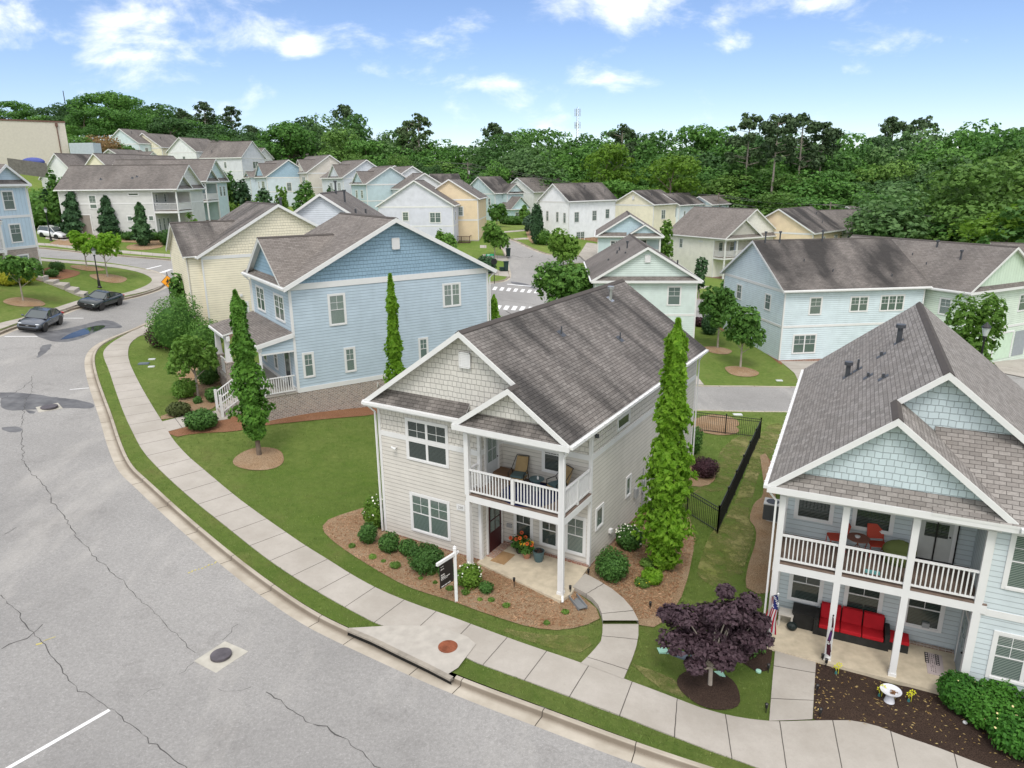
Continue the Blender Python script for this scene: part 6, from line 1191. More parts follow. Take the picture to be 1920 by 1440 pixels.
bush((912,512), 1.4, 2.2, 'dark rounded shrub left of the street name sign', EVG, 1300, .3); bush((1006,458), 1.1, 6.0, 'dark cone evergreen at the left corner of the white house', EVG, 2600, .35, name='cone_evergreen', k=3); bush((1016,458), 1.6, 2.4, 'green shrub beside the dark cone evergreen', STG, 1200, .35)
for i, (x, y, lb) in enumerate(((948,420,'low shrub left in the row under the teal house windows'), (960,421,'low shrub in the middle of the row under the teal windows'), (972,421,'low shrub right in the row under the teal windows'))): bush((x, y), 1.6, 1.6, lb, BUSH, 700, .35)
bush((1405,520), 1.3, 2.8, 'spiky dark shrub below the white balcony house', EVG, 1300, .3, D_=96) ; bush((1370,505), 1.2, 1.6, 'green shrub behind the white parked car', STG, 900, .3, D_=100); bush((1330,560), 1.2, 1.0, 'shrub row end before the white balcony house', BUSH, 900, .3, D_=84)
bush((838,482), 1.6, 3.4, 'spiky garden plants at the foot of the lilac house corner', STG, 1300, .4, D_=104); bush((826,478), .8, 3.6, 'yellow-green upright shrub by the lilac house', STY, 700, .35, D_=104)
for i, (x, y, D_, r_, z_, mt_, lb) in enumerate(((55,352,128,5,5,STG,'overgrown green bank below the wooden fence'), (85,340,135,4,4.5,BUSHY,'olive green scrub left of the white gable house'), (185,276,205,6,5,leafm((.16,.14,.05),(.30,.17,.08)),'spreading shrub with rusty orange blossom on the hillside'), (228,282,205,4,4,STG,'green shrub under the light blue hill house'), (150,278,200,4,5,STG,'pale green tree scrub right of the warehouse'), (430,352,138,3,3,BUSHY,'tangle of green and straw-coloured shrubs by the teal house'), (1420,425,170,5,5,STG,'light green scrub at the wood edge'), (1710,447,130,4,4,BUSHY,'olive scrub at the foot of the wood'), (1770,455,128,4,3.5,STG,'low green scrub left of the yellow-green tree'))):
    bush((x, y), r_, z_, lb, mt_, 1700, .5, D_=D_, name='scrub')
# ---------------------------------------------------------------- the wood behind the houses
def forest_crown(seed, H_, mat, kind='oak'):
    rng = np.random.default_rng(seed); P = []; N = []; m = MB()
    if kind == 'oak':
        m.tube((0, 0, -1.5), (0, 0, H_*.55), H_*.02, H_*.011, 7)
        for i in range(21):
            t = rng.uniform(0, 1); a = rng.uniform(0, 6.28); zc = H_*(.24+.60*t); R_ = H_*.27*math.sqrt(max(1-((t-.42)/.62)**2, .05)); q = rng.uniform(.3, 1.0)**.6
            c = (math.cos(a)*R_*q, math.sin(a)*R_*q, zc); r_ = H_*rng.uniform(.09, .175)
            if i < 9: m.tube((0, 0, zc*.7), c, H_*.006, H_*.002, 4, cap=False)
            p, d = shell(c, (r_*1.15, r_*1.15, r_*.8), 300, .62, rng, -.25); P.append(p); N.append(d)
    else:
        m.tube((0, 0, -1.5), (.3, 0, H_*.95), H_*.014, H_*.004, 7)
        for i in range(30):
            t = rng.uniform(0, 1); a = i*2.4+rng.uniform(-.6, .6); zc = H_*(.58+.40*t); R_ = H_*.165*math.sqrt(max(1-((t-.35)/.72)**2, .05))*rng.uniform(.35, 1.15); c = (math.cos(a)*R_, math.sin(a)*R_, zc)
            m.tube((0, 0, zc-H_*.03), c, H_*.003, H_*.001, 4, cap=False); r_ = H_*rng.uniform(.032, .066); p, d = shell(c, (r_*1.15, r_*1.15, r_*.72), 100, .25, rng, -1); P.append(p); N.append(d)
    P = np.vstack(P); N = np.vstack(N); P, N = tuft(P, N, len(P)//9, 1, rng); return m.mesh('trunk', BARK if kind == 'oak' else BARKP), leaf_mesh('crown', P, N, H_*(.027 if kind == 'oak' else .026), mat, 1.5, None, rng)
FO = [leafm(dk(a, 1.75), dk(b_, 1.75), .25) for a, b_ in (((.028, .075, .016), (.06, .13, .03)), ((.035, .095, .018), (.075, .165, .03)), ((.045, .095, .03), (.085, .15, .05)), ((.024, .06, .018), (.05, .105, .03)))]
FY = leafm((.10, .21, .018), (.19, .33, .035), .3); FP = leafm((.06, .11, .045), (.105, .17, .07), .15); FL = leafm((.09, .19, .035), (.16, .29, .06), .25)
PRO = {'a': forest_crown(1, 20, FO[0]), 'b': forest_crown(2, 20, FO[1]), 'c': forest_crown(3, 20, FO[2]), 'd': forest_crown(4, 20, FO[3]), 'e': forest_crown(5, 20, FO[1]), 'y': forest_crown(6, 20, FY), 'l': forest_crown(7, 20, FL), 'p': forest_crown(8, 24, FP, 'pine'), 'q': forest_crown(9, 24, FP, 'pine')}
LB = {'a': 'dark green broadleaf tree in the wood behind the houses', 'b': 'green broadleaf tree in the wood behind the houses', 'c': 'grey-green broadleaf tree in the wood behind the houses', 'd': 'deep green broadleaf tree in the wood behind the houses', 'e': 'green spreading broadleaf tree in the wood behind the houses', 'y': 'bright yellow-green tree in the wood behind the houses', 'l': 'light green leafy tree in the wood behind the houses', 'p': 'tall thin-crowned pine standing in the wood', 'q': 'tall pine with a bare trunk standing in the wood'}
GR = {k: 'wood trees: '+v for k, v in LB.items()}
NF = [0]
def ftree(px, top, D_, kind='a', wide=1.0, label=None, zf=None):
    p = at_d(px, 400, D_); gz = G(p)[0]; tz = at_d(px, top, D_)[2]; h = max(tz-gz, 5); H0 = 20*.95 if kind not in 'pq' else 24*.99; s = h/H0
    if kind not in 'pq' and not zf: wide *= min(max((1.15/s)**.55, .8), 1.35)*1.12
    t = empty('wood_pine' if kind in 'pq' else 'wood_tree', (p[0], p[1], gz), random.uniform(0, 6.28)); t.scale = (s*wide, s*wide, s)
    tag(t, label or LB[kind], 'pine tree' if kind in 'pq' else 'tree', None if label else GR[kind]); link('trunk', PRO[kind][0], t); link('crown', PRO[kind][1], t); NF[0] += 1; return t
rf = random.Random(5)
sky_l = [(-20,200),(20,192),(60,188),(85,205),(130,194),(170,184),(205,174),(240,169),(270,178),(310,188),(350,194),(385,206),(430,214),(480,232)]
for x, y in sky_l: ftree(x, y, rf.uniform(262, 300), rf.choice('abcd'))
for x, y in ((-10,215),(110,215),(150,212),(185,205),(225,200),(262,205),(300,212),(340,215),(375,222),(405,228),(440,232),(470,240),(498,250)): ftree(x, y, rf.uniform(238, 255), rf.choice('abde'))
for x, y in ((120,235),(160,240),(200,232),(395,245),(425,250),(460,252),(490,262),(515,262)): ftree(x, y, rf.uniform(228, 238), rf.choice('bde'))
for x, y in ((405,192),(455,201),(487,236),(365,205)): ftree(x, y, rf.uniform(255, 265), 'p')
sky_m = [(535,238),(552,224),(582,210),(618,198),(652,204),(688,210),(722,233),(748,236),(775,244),(818,258),(850,268),(885,272),(912,264),(930,246),(960,238),(986,236),(1012,237),(1050,240),(1085,245),(1130,238),(1165,244),(1190,232),(1230,240),(1268,240),(1300,228),(1335,235),(1372,235),(1418,235),(1470,236),(1530,228),(1560,247),(1592,245),(1640,238),(1690,226),(1740,222),(1790,238),(1832,222),(1868,222),(1905,232),(1950,225)]
for x, y in sky_m: ftree(x, y, rf.uniform(205, 235), rf.choice('abcde'))
def sk(x): return float(np.interp(x, [a for a, b_ in sky_m], [b_ for a, b_ in sky_m]))
for x in range(525, 960, 42): ftree(x+rf.uniform(-9, 9), sk(x)+rf.uniform(22, 45), rf.uniform(188, 202) if x > 640 else rf.uniform(240, 255), rf.choice('abcdel'))
for x in range(660, 960, 30): ftree(x+rf.uniform(-9, 9), max(sk(x)+rf.uniform(45, 62), 285), rf.uniform(178, 186), rf.choice('bdely'), zf=1, wide=.8)
for x in range(890, 1960, 46): ftree(x+rf.uniform(-9, 9), sk(x)+rf.uniform(18, 45), rf.uniform(192, 204), rf.choice('abcde'))
for x in range(1000, 1960, 50): ftree(x+rf.uniform(-9, 9), sk(x)+rf.uniform(48, 80), rf.uniform(176, 188), rf.choice('abdelc'))
for x in range(1150, 1960, 54): ftree(x+rf.uniform(-9, 9), sk(x)+rf.uniform(85, 120), rf.uniform(162, 172), rf.choice('abdel'), wide=1.1)
for x in range(1400, 1990, 56): ftree(x+rf.uniform(-9, 9), sk(x)+rf.uniform(120, 165), rf.uniform(142, 156), rf.choice('abdelc'), wide=1.15)
for x in range(1660, 1990, 58): ftree(x+rf.uniform(-9, 9), sk(x)+rf.uniform(150, 190), rf.uniform(128, 136), rf.choice('abdel'), wide=1.15)
ftree(1000, 262, 190, 'c', 1.35, 'broad grey-green tree rising behind the teal and white houses'); ftree(1255, 286, 158, 'y', .95, 'brightest yellow-green tree in front of the wood'); ftree(1130, 265, 172, 'y', .9, 'yellow-green tree behind the white house roof'); ftree(1812, 292, 134, 'l', 1.1, 'large light green tree at the front of the wood on the right'); ftree(1700, 328, 130, 'c', 1.2, 'silvery green broad tree low at the front of the wood'); ftree(1890, 378, 118, 'y', 1.2, 'feathery yellow-green tree near the right edge'); ftree(1915, 262, 150, 'l', 1.1, 'tall light green tree cut by the right edge')
for x, y, D_, k in ((1393,216,172,'q'), (1442,217,165,'p'), (1492,216,178,'q'), (790,216,212,'q'), (770,232,222,'p'), (1160,236,182,'q'), (1530,232,185,'p'), (660,198,235,'p'), (930,232,230,'p'), (1655,222,240,'p'), (1708,222,240,'q')): ftree(x, y, D_, k)
bt = MB(); rg = random.Random(3)
for i in range(26): a = rg.uniform(-.7, .7); L_ = rg.uniform(4, 9); bt.tube((0, 0, 1), (math.sin(a)*L_*.6, rg.uniform(-1.5, 1.5), L_), .09, .02, 4, cap=False)
p = at_d(1790, 425, 126); tag(bt.build('dead_tree', plain('dead_wood', (.42, .39, .36), .9), None, (p[0], p[1], G(p)[0])), 'bare grey dead branches at the foot of the wood', 'dead tree')

for px, D_, top in ((2010,150,250),(2060,140,240),(2120,150,230),(2180,135,250),(2240,150,235),(2040,110,330),(2110,105,340),(2190,112,320),(2270,118,300),(2330,140,240),(-70,240,190),(-130,230,185),(-200,220,190)): ftree(px, top, D_, rf.choice('abdel'), wide=1.15)
# ---------------------------------------------------------------- short turf on the near lawns
def turf():
    rng = np.random.default_rng(12); n = 330000; x = rng.uniform(-30, 22, n); y = rng.uniform(10, 52, n); d = np.hypot(x, y); k = rng.uniform(0, 1, n) < np.clip((24/np.maximum(d, 1))**1.6, .12, 1); Q = np.c_[x, y][k]
    foot = [[tuple(MAIN.wpt(a, c, 0))[:2] for a, c in ((-.05, -.05), (5.1, -.9), (9.15, -.9), (9.15, 15.2), (-.05, 15.2))], [tuple(RH.wpt(a, c, 0))[:2] for a, c in ((-.05, -.3), (8.65, -.3), (8.65, 15.3), (-.05, 15.3))], [tuple(b_house.wpt(a, c, 0))[:2] for a, c in ((-4.2, 0), (13.1, 0), (13.1, 8.4), (-4.2, 8.4))]]
    bad = np.zeros(len(Q), bool)
    for P in NOGRASS+[np.array(f) for f in foot]:
        P = np.asarray(P)[:, :2]; lo, hi = P.min(0), P.max(0); c = ((Q > lo) & (Q < hi)).all(1) & ~bad
        if c.any(): i = np.where(c)[0]; bad[i[inside(Q[i], P)]] = True
    Q = Q[~bad]; m = len(Q); z = G(Q); a = rng.uniform(0, 6.28, m); w = rng.uniform(.006, .014, m)*(1+.02*np.hypot(Q[:, 0], Q[:, 1])); h = rng.uniform(.03, .075, m); ln = rng.normal(0, .03, (m, 2)); dx = np.c_[np.cos(a), np.sin(a)]*w[:, None]
    V = np.stack([np.c_[Q-dx, z-.01], np.c_[Q+dx, z-.01], np.c_[Q+ln, z+h]], 1).reshape(-1, 3); me = bpy.data.meshes.new('turf'); me.vertices.add(3*m); me.vertices.foreach_set('co', V.ravel()); me.loops.add(3*m); me.loops.foreach_set('vertex_index', np.arange(3*m)); me.polygons.add(m); me.polygons.foreach_set('loop_start', np.arange(m)*3); me.update(calc_edges=True)
    me.materials.append(leafm((.11, .185, .03), (.29, .36, .11), .3)); o_ = link('turf', me); tag(o_, 'short mown grass on the near lawns', 'grass', None, 'stuff')
turf()
# ================================================================ VEHICLES
RUB = plain('tyre_rubber', (.02, .02, .021), .8, .2); RIMM = plain('alloy_rim', (.42, .43, .45), .3, .5, .6); CARGL = NT('car_glass', .05, .9); CARGL.col((.055, .07, .075)); CARGL = CARGL.m; LMP = plain('headlamp', (.62, .65, .68), .15, .6); TAIL = plain('tail_lamp', (.35, .02, .02), .3, .5)
def car(name, label, px, ang, col, L=4.65, Wd=1.8, Ht=1.43, kind='sedan', D_=None, grill=BLACKM, rimm=None):
    b = PT(*px) if D_ is None else at_d(*px, D_)
    if D_ is not None: b[2] = G(b)[0]
    e = np.array([math.cos(R(ang)), math.sin(R(ang))]); g1_, g0_ = G(b[:2]+e*1.35)[0], G(b[:2]-e*1.35)[0]; n_ = np.array([-e[1], e[0]]); gl_, gr_ = G(b[:2]+n_*.8)[0], G(b[:2]-n_*.8)[0]
    t = empty(name, (b[0], b[1], (g0_+g1_)/2-.115)); t.rotation_euler = (math.atan2(gl_-gr_, 1.6), -math.atan2(g1_-g0_, 2.7), R(ang)); tag(t, label, 'car')
    PM = NT('car_paint', .22, .5); PM.col(col); PM.b.inputs['Metallic'].default_value = .55 if max(col) < .4 else .1; PM.b.inputs['Coat Weight'].default_value = .8; PM.b.inputs['Coat Roughness'].default_value = .06; PM = PM.m
    h = L/2
    if kind == 'sedan': top = [(-1, .62, .80), (-.95, .80, .92), (-.80, .95, .97), (-.55, .98, 1.0), (0, .95, 1.0), (.38, .93, 1.0), (.62, .86, .99), (.85, .76, .94), (.96, .62, .84), (1, .46, .72)]; gh = [(-.80, .94, .72), (-.50, 1.33, .66), (-.15, Ht, .64), (.12, 1.40, .64), (.46, .94, .76)]
    elif kind == 'coupe': top = [(-1, .70, .82), (-.96, .96, .92), (-.80, 1.0, 1.0), (-.55, 1.0, 1.03), (-.3, .94, .99), (.3, .92, .99), (.58, .90, 1.0), (.86, .82, .97), (.97, .70, .88), (1, .5, .78)]; gh = [(-.86, .99, .62), (-.46, 1.24, .60), (-.14, Ht, .58), (.04, Ht-.02, .58), (.38, .93, .76)]
    else: top = [(-1, .75, .82), (-.98, 1.02, .94), (-.8, 1.08, 1.0), (0, 1.05, 1.0), (.4, 1.03, 1.0), (.6, 1.0, .98), (.88, .90, .93), (.97, .72, .84), (1, .5, .74)]; gh = [(-.96, 1.05, .80), (-.80, Ht-.06, .70), (-.4, Ht, .68), (.08, Ht-.04, .68), (.42, 1.04, .80)]
    V = []; hw = Wd/2
    for x, z, w in top:
        w = w*hw; zb = .22 if abs(x) < .97 else .34
        V += [(x*h, -w*.86, zb), (x*h, -w, .42 if abs(x) < .97 else .42), (x*h, -w*.985, z*.80), (x*h, -w*.86, z), (x*h, 0, z+.035), (x*h, w*.86, z), (x*h, w*.985, z*.80), (x*h, w, .42), (x*h, w*.86, zb)]
    F = []; k = 9
    for i in range(len(top)-1):
        for j in range(k): F.append((i*k+j, (i+1)*k+j, (i+1)*k+(j+1) % k, i*k+(j+1) % k))
    F += [tuple(range(k)), tuple(range((len(top)-1)*k, len(top)*k))[::-1]]
    m = MB().raw(V, F); bo = m.build('body', PM, t, smooth=True); md = bo.modifiers.new('bev', 'SUBSURF'); md.levels = 1; md.render_levels = 2
    V = []; GW_ = [w*hw for x, z, w in gh]
    for (x, z, w) in gh: V += [(x*h, -min(w*hw*1.22, hw*.93), min(z, .93)), (x*h, -w*hw, z), (x*h, w*hw, z), (x*h, min(w*hw*1.22, hw*.93), min(z, .93))]
    F = [(i*4+j, (i+1)*4+j, (i+1)*4+j+1, i*4+j+1) for i in range(len(gh)-1) for j in range(3)]
    MB().raw(V, F).build('windows', CARGL, t)
    rf_ = MB(); q = gh[1:-1]
    rf_.slab([(q[0][0]*h-.05, -q[0][2]*hw-.01, q[0][1]+.01), (q[1][0]*h, -q[1][2]*hw-.01, q[1][1]+.025), (q[1][0]*h, q[1][2]*hw+.01, q[1][1]+.025), (q[0][0]*h-.05, q[0][2]*hw+.01, q[0][1]+.01)], .03); rf_.slab([(q[1][0]*h, -q[1][2]*hw-.01, q[1][1]+.025), (q[2][0]*h+.04, -q[2][2]*hw-.01, q[2][1]+.012), (q[2][0]*h+.04, q[2][2]*hw+.01, q[2][1]+.012), (q[1][0]*h, q[1][2]*hw+.01, q[1][1]+.025)], .03)
    for s_ in (-1, 1):
        for (a, c) in ((gh[0], gh[1]), (gh[1], gh[2]), (gh[-2], gh[-1])): rf_.bar((a[0]*h, s_*a[2]*hw*1.01, a[1]+.01), (c[0]*h, s_*c[2]*hw*1.01, c[1]+.01), .07, .05)
        rf_.bar((-.08*h, s_*(gh[2][2]*hw+.01), gh[2][1]-.02), (-.06*h, s_*hw*.80, .95), .06, .05)
    rf_.build('roof', PM, t)
    for s_ in (-1, 1):
        for x in (.60, -.58):
            w = empty('wheel', (x*h, s_*(hw-.12), .33)); w.parent = t; tb = MB().tube((0, -s_*.11, 0), (0, s_*.11, 0), .335, .335, 20); tb.build('tyre', RUB, w)
            rm = MB().tube((0, s_*.09, 0), (0, s_*.118, 0), .06, .06, 10)
            for a in range(5): rm.bar((0, s_*.112, 0), (math.cos(a*1.2566)*.225, s_*.112, math.sin(a*1.2566)*.225), .07, .02, up=(0, 1, 0))
            n0 = 20; rg_ = [(r_*math.cos(q_*2*math.pi/n0), s_*.115, r_*math.sin(q_*2*math.pi/n0)) for r_ in (.20, .25) for q_ in range(n0)]; rm.raw(rg_, [(q_, (q_+1) % n0, n0+(q_+1) % n0, n0+q_) for q_ in range(n0)]); rm.build('rim', rimm or RIMM, w)
            MB().tube((x*h, s_*(hw-.05), .36), (x*h, s_*(hw+.004), .36), .40, .40, 20).build('wheel_arch', BLACKM, t)
        MB().blob((h*.90, s_*hw*.66, .66), .15, (.8, 1.0, .30)).build('headlight', LMP, t); MB().blob((-h*.965, s_*hw*.66, .82), .16, (.5, 1.4, .5)).build('tail_light', TAIL, t)
        MB().blob((.33*h, s_*(hw+.07), .98), .1, (.8, 1.2, .7)).build('mirror', PM, t)
    MB().box(h*.955, h*1.004, -hw*.62, hw*.62, .50, .64).box(h*.97, h*1.0, -hw*.66, hw*.66, .27, .40).build('grille', grill, t); MB().box(h*1.0, h*1.012, -.09, .09, .545, .60).build('badge', RIMM, t)
    return t
def gz_at(px, py): return PT(px, py)
# headings: from the wheels' contact points
s0, s1 = PT(83, 619), PT(112, 606); ha = math.degrees(math.atan2(*(s0-s1)[[1, 0]])); n_ = np.array([math.sin(R(ha)), -math.cos(R(ha))])
def between(a, b, off): 
    c = (a+b)/2; c[:2] += np.array([math.cos(R(ha)+math.pi/2), math.sin(R(ha)+math.pi/2)])*off; return c
def car_at(c, *a, **k):
    """place by world position"""
    import builtins
    _pt = globals()['PT']; globals()['PT'] = lambda *_: c.copy()
    try: return car(a[0], a[1], (0, 0), *a[2:], **k)
    finally: globals()['PT'] = _pt
side = -1
ra = np.array([math.cos(R(ha)), math.sin(R(ha))]); lft = np.array([-ra[1], ra[0]])
cS = (s0+s1)/2; sg = 1 if (cS[:2]+lft-cS[:2])@cS[:2] > 0 else -1; cS[:2] += lft*sg*.8
car_at(cS, 'parked_sedan', 'grey four-door sedan parked at the kerb on the left', ha, (.085, .10, .125))
k0, k1 = PT(189, 579.6), PT(223, 569.4); hb = math.degrees(math.atan2(*(k0-k1)[[1, 0]])); rb = np.array([math.cos(R(hb)), math.sin(R(hb))]); lb_ = np.array([-rb[1], rb[0]]); cK = (k0+k1)/2; cK[:2] += lb_*(1 if lb_@cK[:2] > 0 else -1)*.82
car_at(cK, 'parked_coupe', 'black low two-door coupe parked behind the grey sedan', hb, (.012, .022, .022), 4.8, 1.9, 1.36, 'coupe')
CW = (.72, .72, .74)
car('parked_car', 'white hatchback in the driveway at upper left', (88, 366), -20, CW, 4.5, 1.8, 1.6, 'suv', D_=118); car('parked_car', 'white sedan in the driveway on the slope', (458, 384), 20, CW, D_=128)
car('parked_car', 'white car half hidden behind the white balcony house', (1258, 492), 100, CW, 4.5, 1.8, 1.6, 'suv', D_=98); c_ = at_d(62, 302, 158); c_[2] -= .9
cc = MB().blob((0, 0, .75), 1, (2.3, .95, .78), 14, 8); t = cc.build('covered_car', [plain('blue_car_cover', (.07, .09, .30), .7)], None, tuple(c_), R(-10), smooth=True); tag(t, 'car under a blue cover behind the wooden fence', 'covered car')
# ================================================================ STREET FURNITURE
def lamp(px, top, label, D_=None):
    b = PT(*px) if D_ is None else at_d(*px, D_)
    if D_ is not None: b[2] = G(b)[0]
    D0 = math.hypot(b[0], b[1]); h = at_d(*top, D0)[2]-b[2]; t = empty('street_lamp', tuple(b)); tag(t, label, 'street lamp')
    MB().lathe([(.2, 0), (.2, .12), (.14, .2), (.12, .75), (.08, .85), (.07, 1.0)], n=12).build('base', BLACKM, t); MB().tube((0, 0, .9), (0, 0, h-.75), .065, .05, 10).tube((0, 0, h-.85), (0, 0, h-.72), .1, .1, 10).build('pole', BLACKM, t)
    MB().lathe([(.10, h-.72), (.20, h-.30), (.20, h-.28)], n=10).build('lantern_glass', plain('frosted_glass', (.55, .58, .58), .3), t); MB().lathe([(.24, h-.28), (.22, h-.22), (.08, h-.08), (.03, h)], n=12).build('lantern_cap', BLACKM, t)
lamp((187, 540), (172, 464), 'black street lamp on the corner lawn above the parked cars'); lamp((96, 452), (84, 388), 'dark street lamp behind the sky blue townhouse'); lamp((1836, 690), (1836, 603), 'street lamp poking up behind the aqua house roof', D_=44)
b = PT(318, 549); D0 = math.hypot(b[0], b[1]); t = empty('crossing_sign', tuple(b), R(15)); tag(t, 'orange-yellow diamond pedestrian crossing sign at the street corner', 'road sign'); zc = at_d(315, 528, D0)[2]-b[2]; hs = .62
MB().tube((0, 0, -.2), (0, 0, zc+hs+.35), .04, .035, 8).build('post', BLACKM, t)
def diamond(m, r_, y): m.slab([(0, y, zc-r_), (r_, y, zc), (0, y, zc+r_), (-r_, y, zc)], .012, d=(0, 1, 0))
mm = MB(); diamond(mm, .66, -.05); mm.build('backplate', BLACKM, t); mm = MB(); diamond(mm, .61, -.065); mm.build('plate', plain('sign_orange', (.90, .36, .02), .5), t)
pm = MB(); Q = [(.02, .30, .055)]
pm.tube((.02, -.08, zc+.25), (.02, -.072, zc+.25), .06, .06, 12)
for a, c, w in (((.0, .17), (-.02, -.05), .14), ((-.03, .15), (-.17, .0), .05), ((-.17, .0), (-.13, -.08), .045), ((.04, .15), (.14, .03), .05), ((.14, .03), (.2, -.02), .045), ((.02, -.05), (.10, -.2), .065), ((.10, -.2), (.16, -.36), .055), ((-.04, -.05), (-.08, -.2), .065), ((-.08, -.2), (-.19, -.33), .055)): pm.bar((a[0], -.078, zc+a[1]), (c[0], -.078, zc+c[1]), w, .006, up=(0, 1, 0))
pm.build('walking_figure', BLACKM, t)
b = PT(927, 530); D0 = math.hypot(b[0], b[1]); t = empty('stop_sign', tuple(b), R(5)); tag(t, 'black-backed round stop sign with green street name plates on one post', 'road sign'); zs = at_d(927.5, 490.5, D0)[2]-b[2]; zg = at_d(920, 478, D0)[2]-b[2]
MB().tube((0, 0, -.2), (0, 0, zg+.1), .045, .04, 8).build('post', BLACKM, t); MB().tube((0, -.06, zs), (0, -.03, zs), .42, .42, 8).build('sign_back', BLACKM, t)
GRN = plain('sign_green', (.02, .33, .16), .5); MB().box(-.98, -.02, -.02, .02, zg-.12, zg+.12).build('street_name_plate', GRN, t); sp2 = MB().box(-.5, .5, -.015, .015, zg-.42, zg-.2).build('street_name_plate', GRN, t, rz=R(80)); MB().box(-.85, -.55, -.026, -.021, zg-.03, zg+.05).build('lettering', WHITE, t)
def bin_(px, label, h=1.1, tip=False):
    b = PT(*px); t = empty('wheelie_bin', tuple(b), R(10)); tag(t, label, 'bin'); DG = plain('bin_green', (.02, .045, .04), .5)
    if tip: t.rotation_euler.x = R(78)
    v = [(x*w/2, y*w/2, z) for z, w in ((.08, .48), (h*.9, .62)) for x, y in ((-1, -1), (1, -1), (1, 1), (-1, 1))]; MB().raw(v, [(0, 3, 2, 1), (4, 5, 6, 7), (0, 1, 5, 4), (1, 2, 6, 5), (2, 3, 7, 6), (3, 0, 4, 7)]).build('bin_body', DG, t); MB().box(-.35, .35, -.37, .33, h*.9, h*.9+.07).build('bin_lid', DG, t); MB().tube((-.3, .3, .12), (-.2, .3, .12), .12, .12, 10).build('bin_wheel', RUB, t); MB().tube((.2, .3, .12), (.3, .3, .12), .12, .12, 10).build('bin_wheel', RUB, t)
bin_((953, 481.5), 'dark green wheelie bin farther up the side street', 1.35); bin_((949, 508.5), 'dark green wheelie bin at the kerb near the stop sign', 1.45); bin_((941, 508.5), 'low dark recycling box left of the nearer bin', .55)
# utility poles and wires
PW = plain('pole_wood', (.20, .17, .145), .9, .1, 0, .2); PM_ = plain('insulator_grey', (.5, .5, .5), .5); tops = []
for px, top, D_, lb in ((560, 268, 262, 'utility pole half hidden on the left of the wood'), (697, 276, 225, 'utility pole against the wood above the far rooftops'), (877, 304, 192, 'utility pole with crossarms left of the teal house'), (954, 318, 182, 'short utility pole between the teal and grey roofs'), (1348, 362, 158, 'utility pole behind the light blue end house'), (1558, 379, 142, 'utility pole behind the orange tan house'), (1985, 404, 120, 'utility pole beyond the right edge')):
    p = at_d(px, top, D_); g = G(p)[0]; t = empty('utility_pole', (p[0], p[1], g)); tag(t, lb, 'utility pole'); h = p[2]-g; MB().tube((0, 0, -1), (0, 0, h), .17, .12, 8).build('pole', PW, t)
    ca = MB(); 
    for z in (h-.5, h-1.5): ca.bar((-1.2, .5, z), (1.2, -.5, z), .12, .12)
    ca.build('crossarm', PW, t); MB().tube((.3, 0, h-3), (.3, 0, h-2.1), .22, .22, 10).build('transformer', PM_, t); tops.append(Vector((p[0], p[1], p[2])))
WR = plain('power_line_wire', (.10, .10, .10), .6)
for i in range(len(tops)-1):
    m_ = MB(); a, c = tops[i], tops[i+1]; L_ = (c-a).length
    for dx_, dz_ in ((-1.1, -.4), (1.1, -.4), (-1.0, -1.4), (0, -2.6)):
        prev = None
        for k in range(15):
            s_ = k/14; q = a.lerp(c, s_)+Vector((dx_*.9, -dx_*.4, dz_-4*s_*(1-s_)*L_*.022))
            if prev is not None: m_.tube(prev, q, .035, .035, 4, cap=False)
            prev = q
    e_ = m_.build('power_line', WR); tag(e_, 'thin power wires strung between poles, span %s' % ('above the hill roofs', 'from the wood pole to the teal roofs', 'short stretch above the teal house', 'behind the white and yellow houses', 'in front of the wood at centre right', 'across the wood to the right edge')[i], 'power line')
# masts
p = at_d(1083, 205, 420); t = empty('cell_tower', (p[0], p[1], 0)); tag(t, 'lattice cell tower with antennas rising over the wood', 'cell tower'); h = p[2]; m_ = MB()
for k in range(3):
    a = k*2.094; m_.tube((math.cos(a)*1.8, math.sin(a)*1.8, 0), (math.cos(a)*.55, math.sin(a)*.55, h), .12, .09, 5)
for z in np.arange(h-26, h, 1.6):
    w_ = 1.8-1.25*z/h
    for k in range(3): a = k*2.094; c = a+2.094; m_.tube((math.cos(a)*w_, math.sin(a)*w_, z), (math.cos(c)*w_, math.sin(c)*w_, z+1.6), .06, .06, 4)
m_.build('mast', GALV, t); m_ = MB()
for z in (h-.6, h-2.6, h-7.5, h-9.0, ):
    for k in range(6): a = k*1.047; m_.bar((math.cos(a)*1.6, math.sin(a)*1.6, z-1.0), (math.cos(a)*1.6, math.sin(a)*1.6, z+.9), .35, .2)
m_.build('antennas', plain('antenna_grey', (.30, .31, .33), .6), t)
p = at_d(118, 170, 300); tag(MB().tube((0, 0, 0), (0, 0, p[2]-G(p)[0]), .22, .12, 5).build('radio_mast', BLACKM, None, (p[0], p[1], G(p)[0])), 'thin dark mast above the trees at upper left', 'mast')
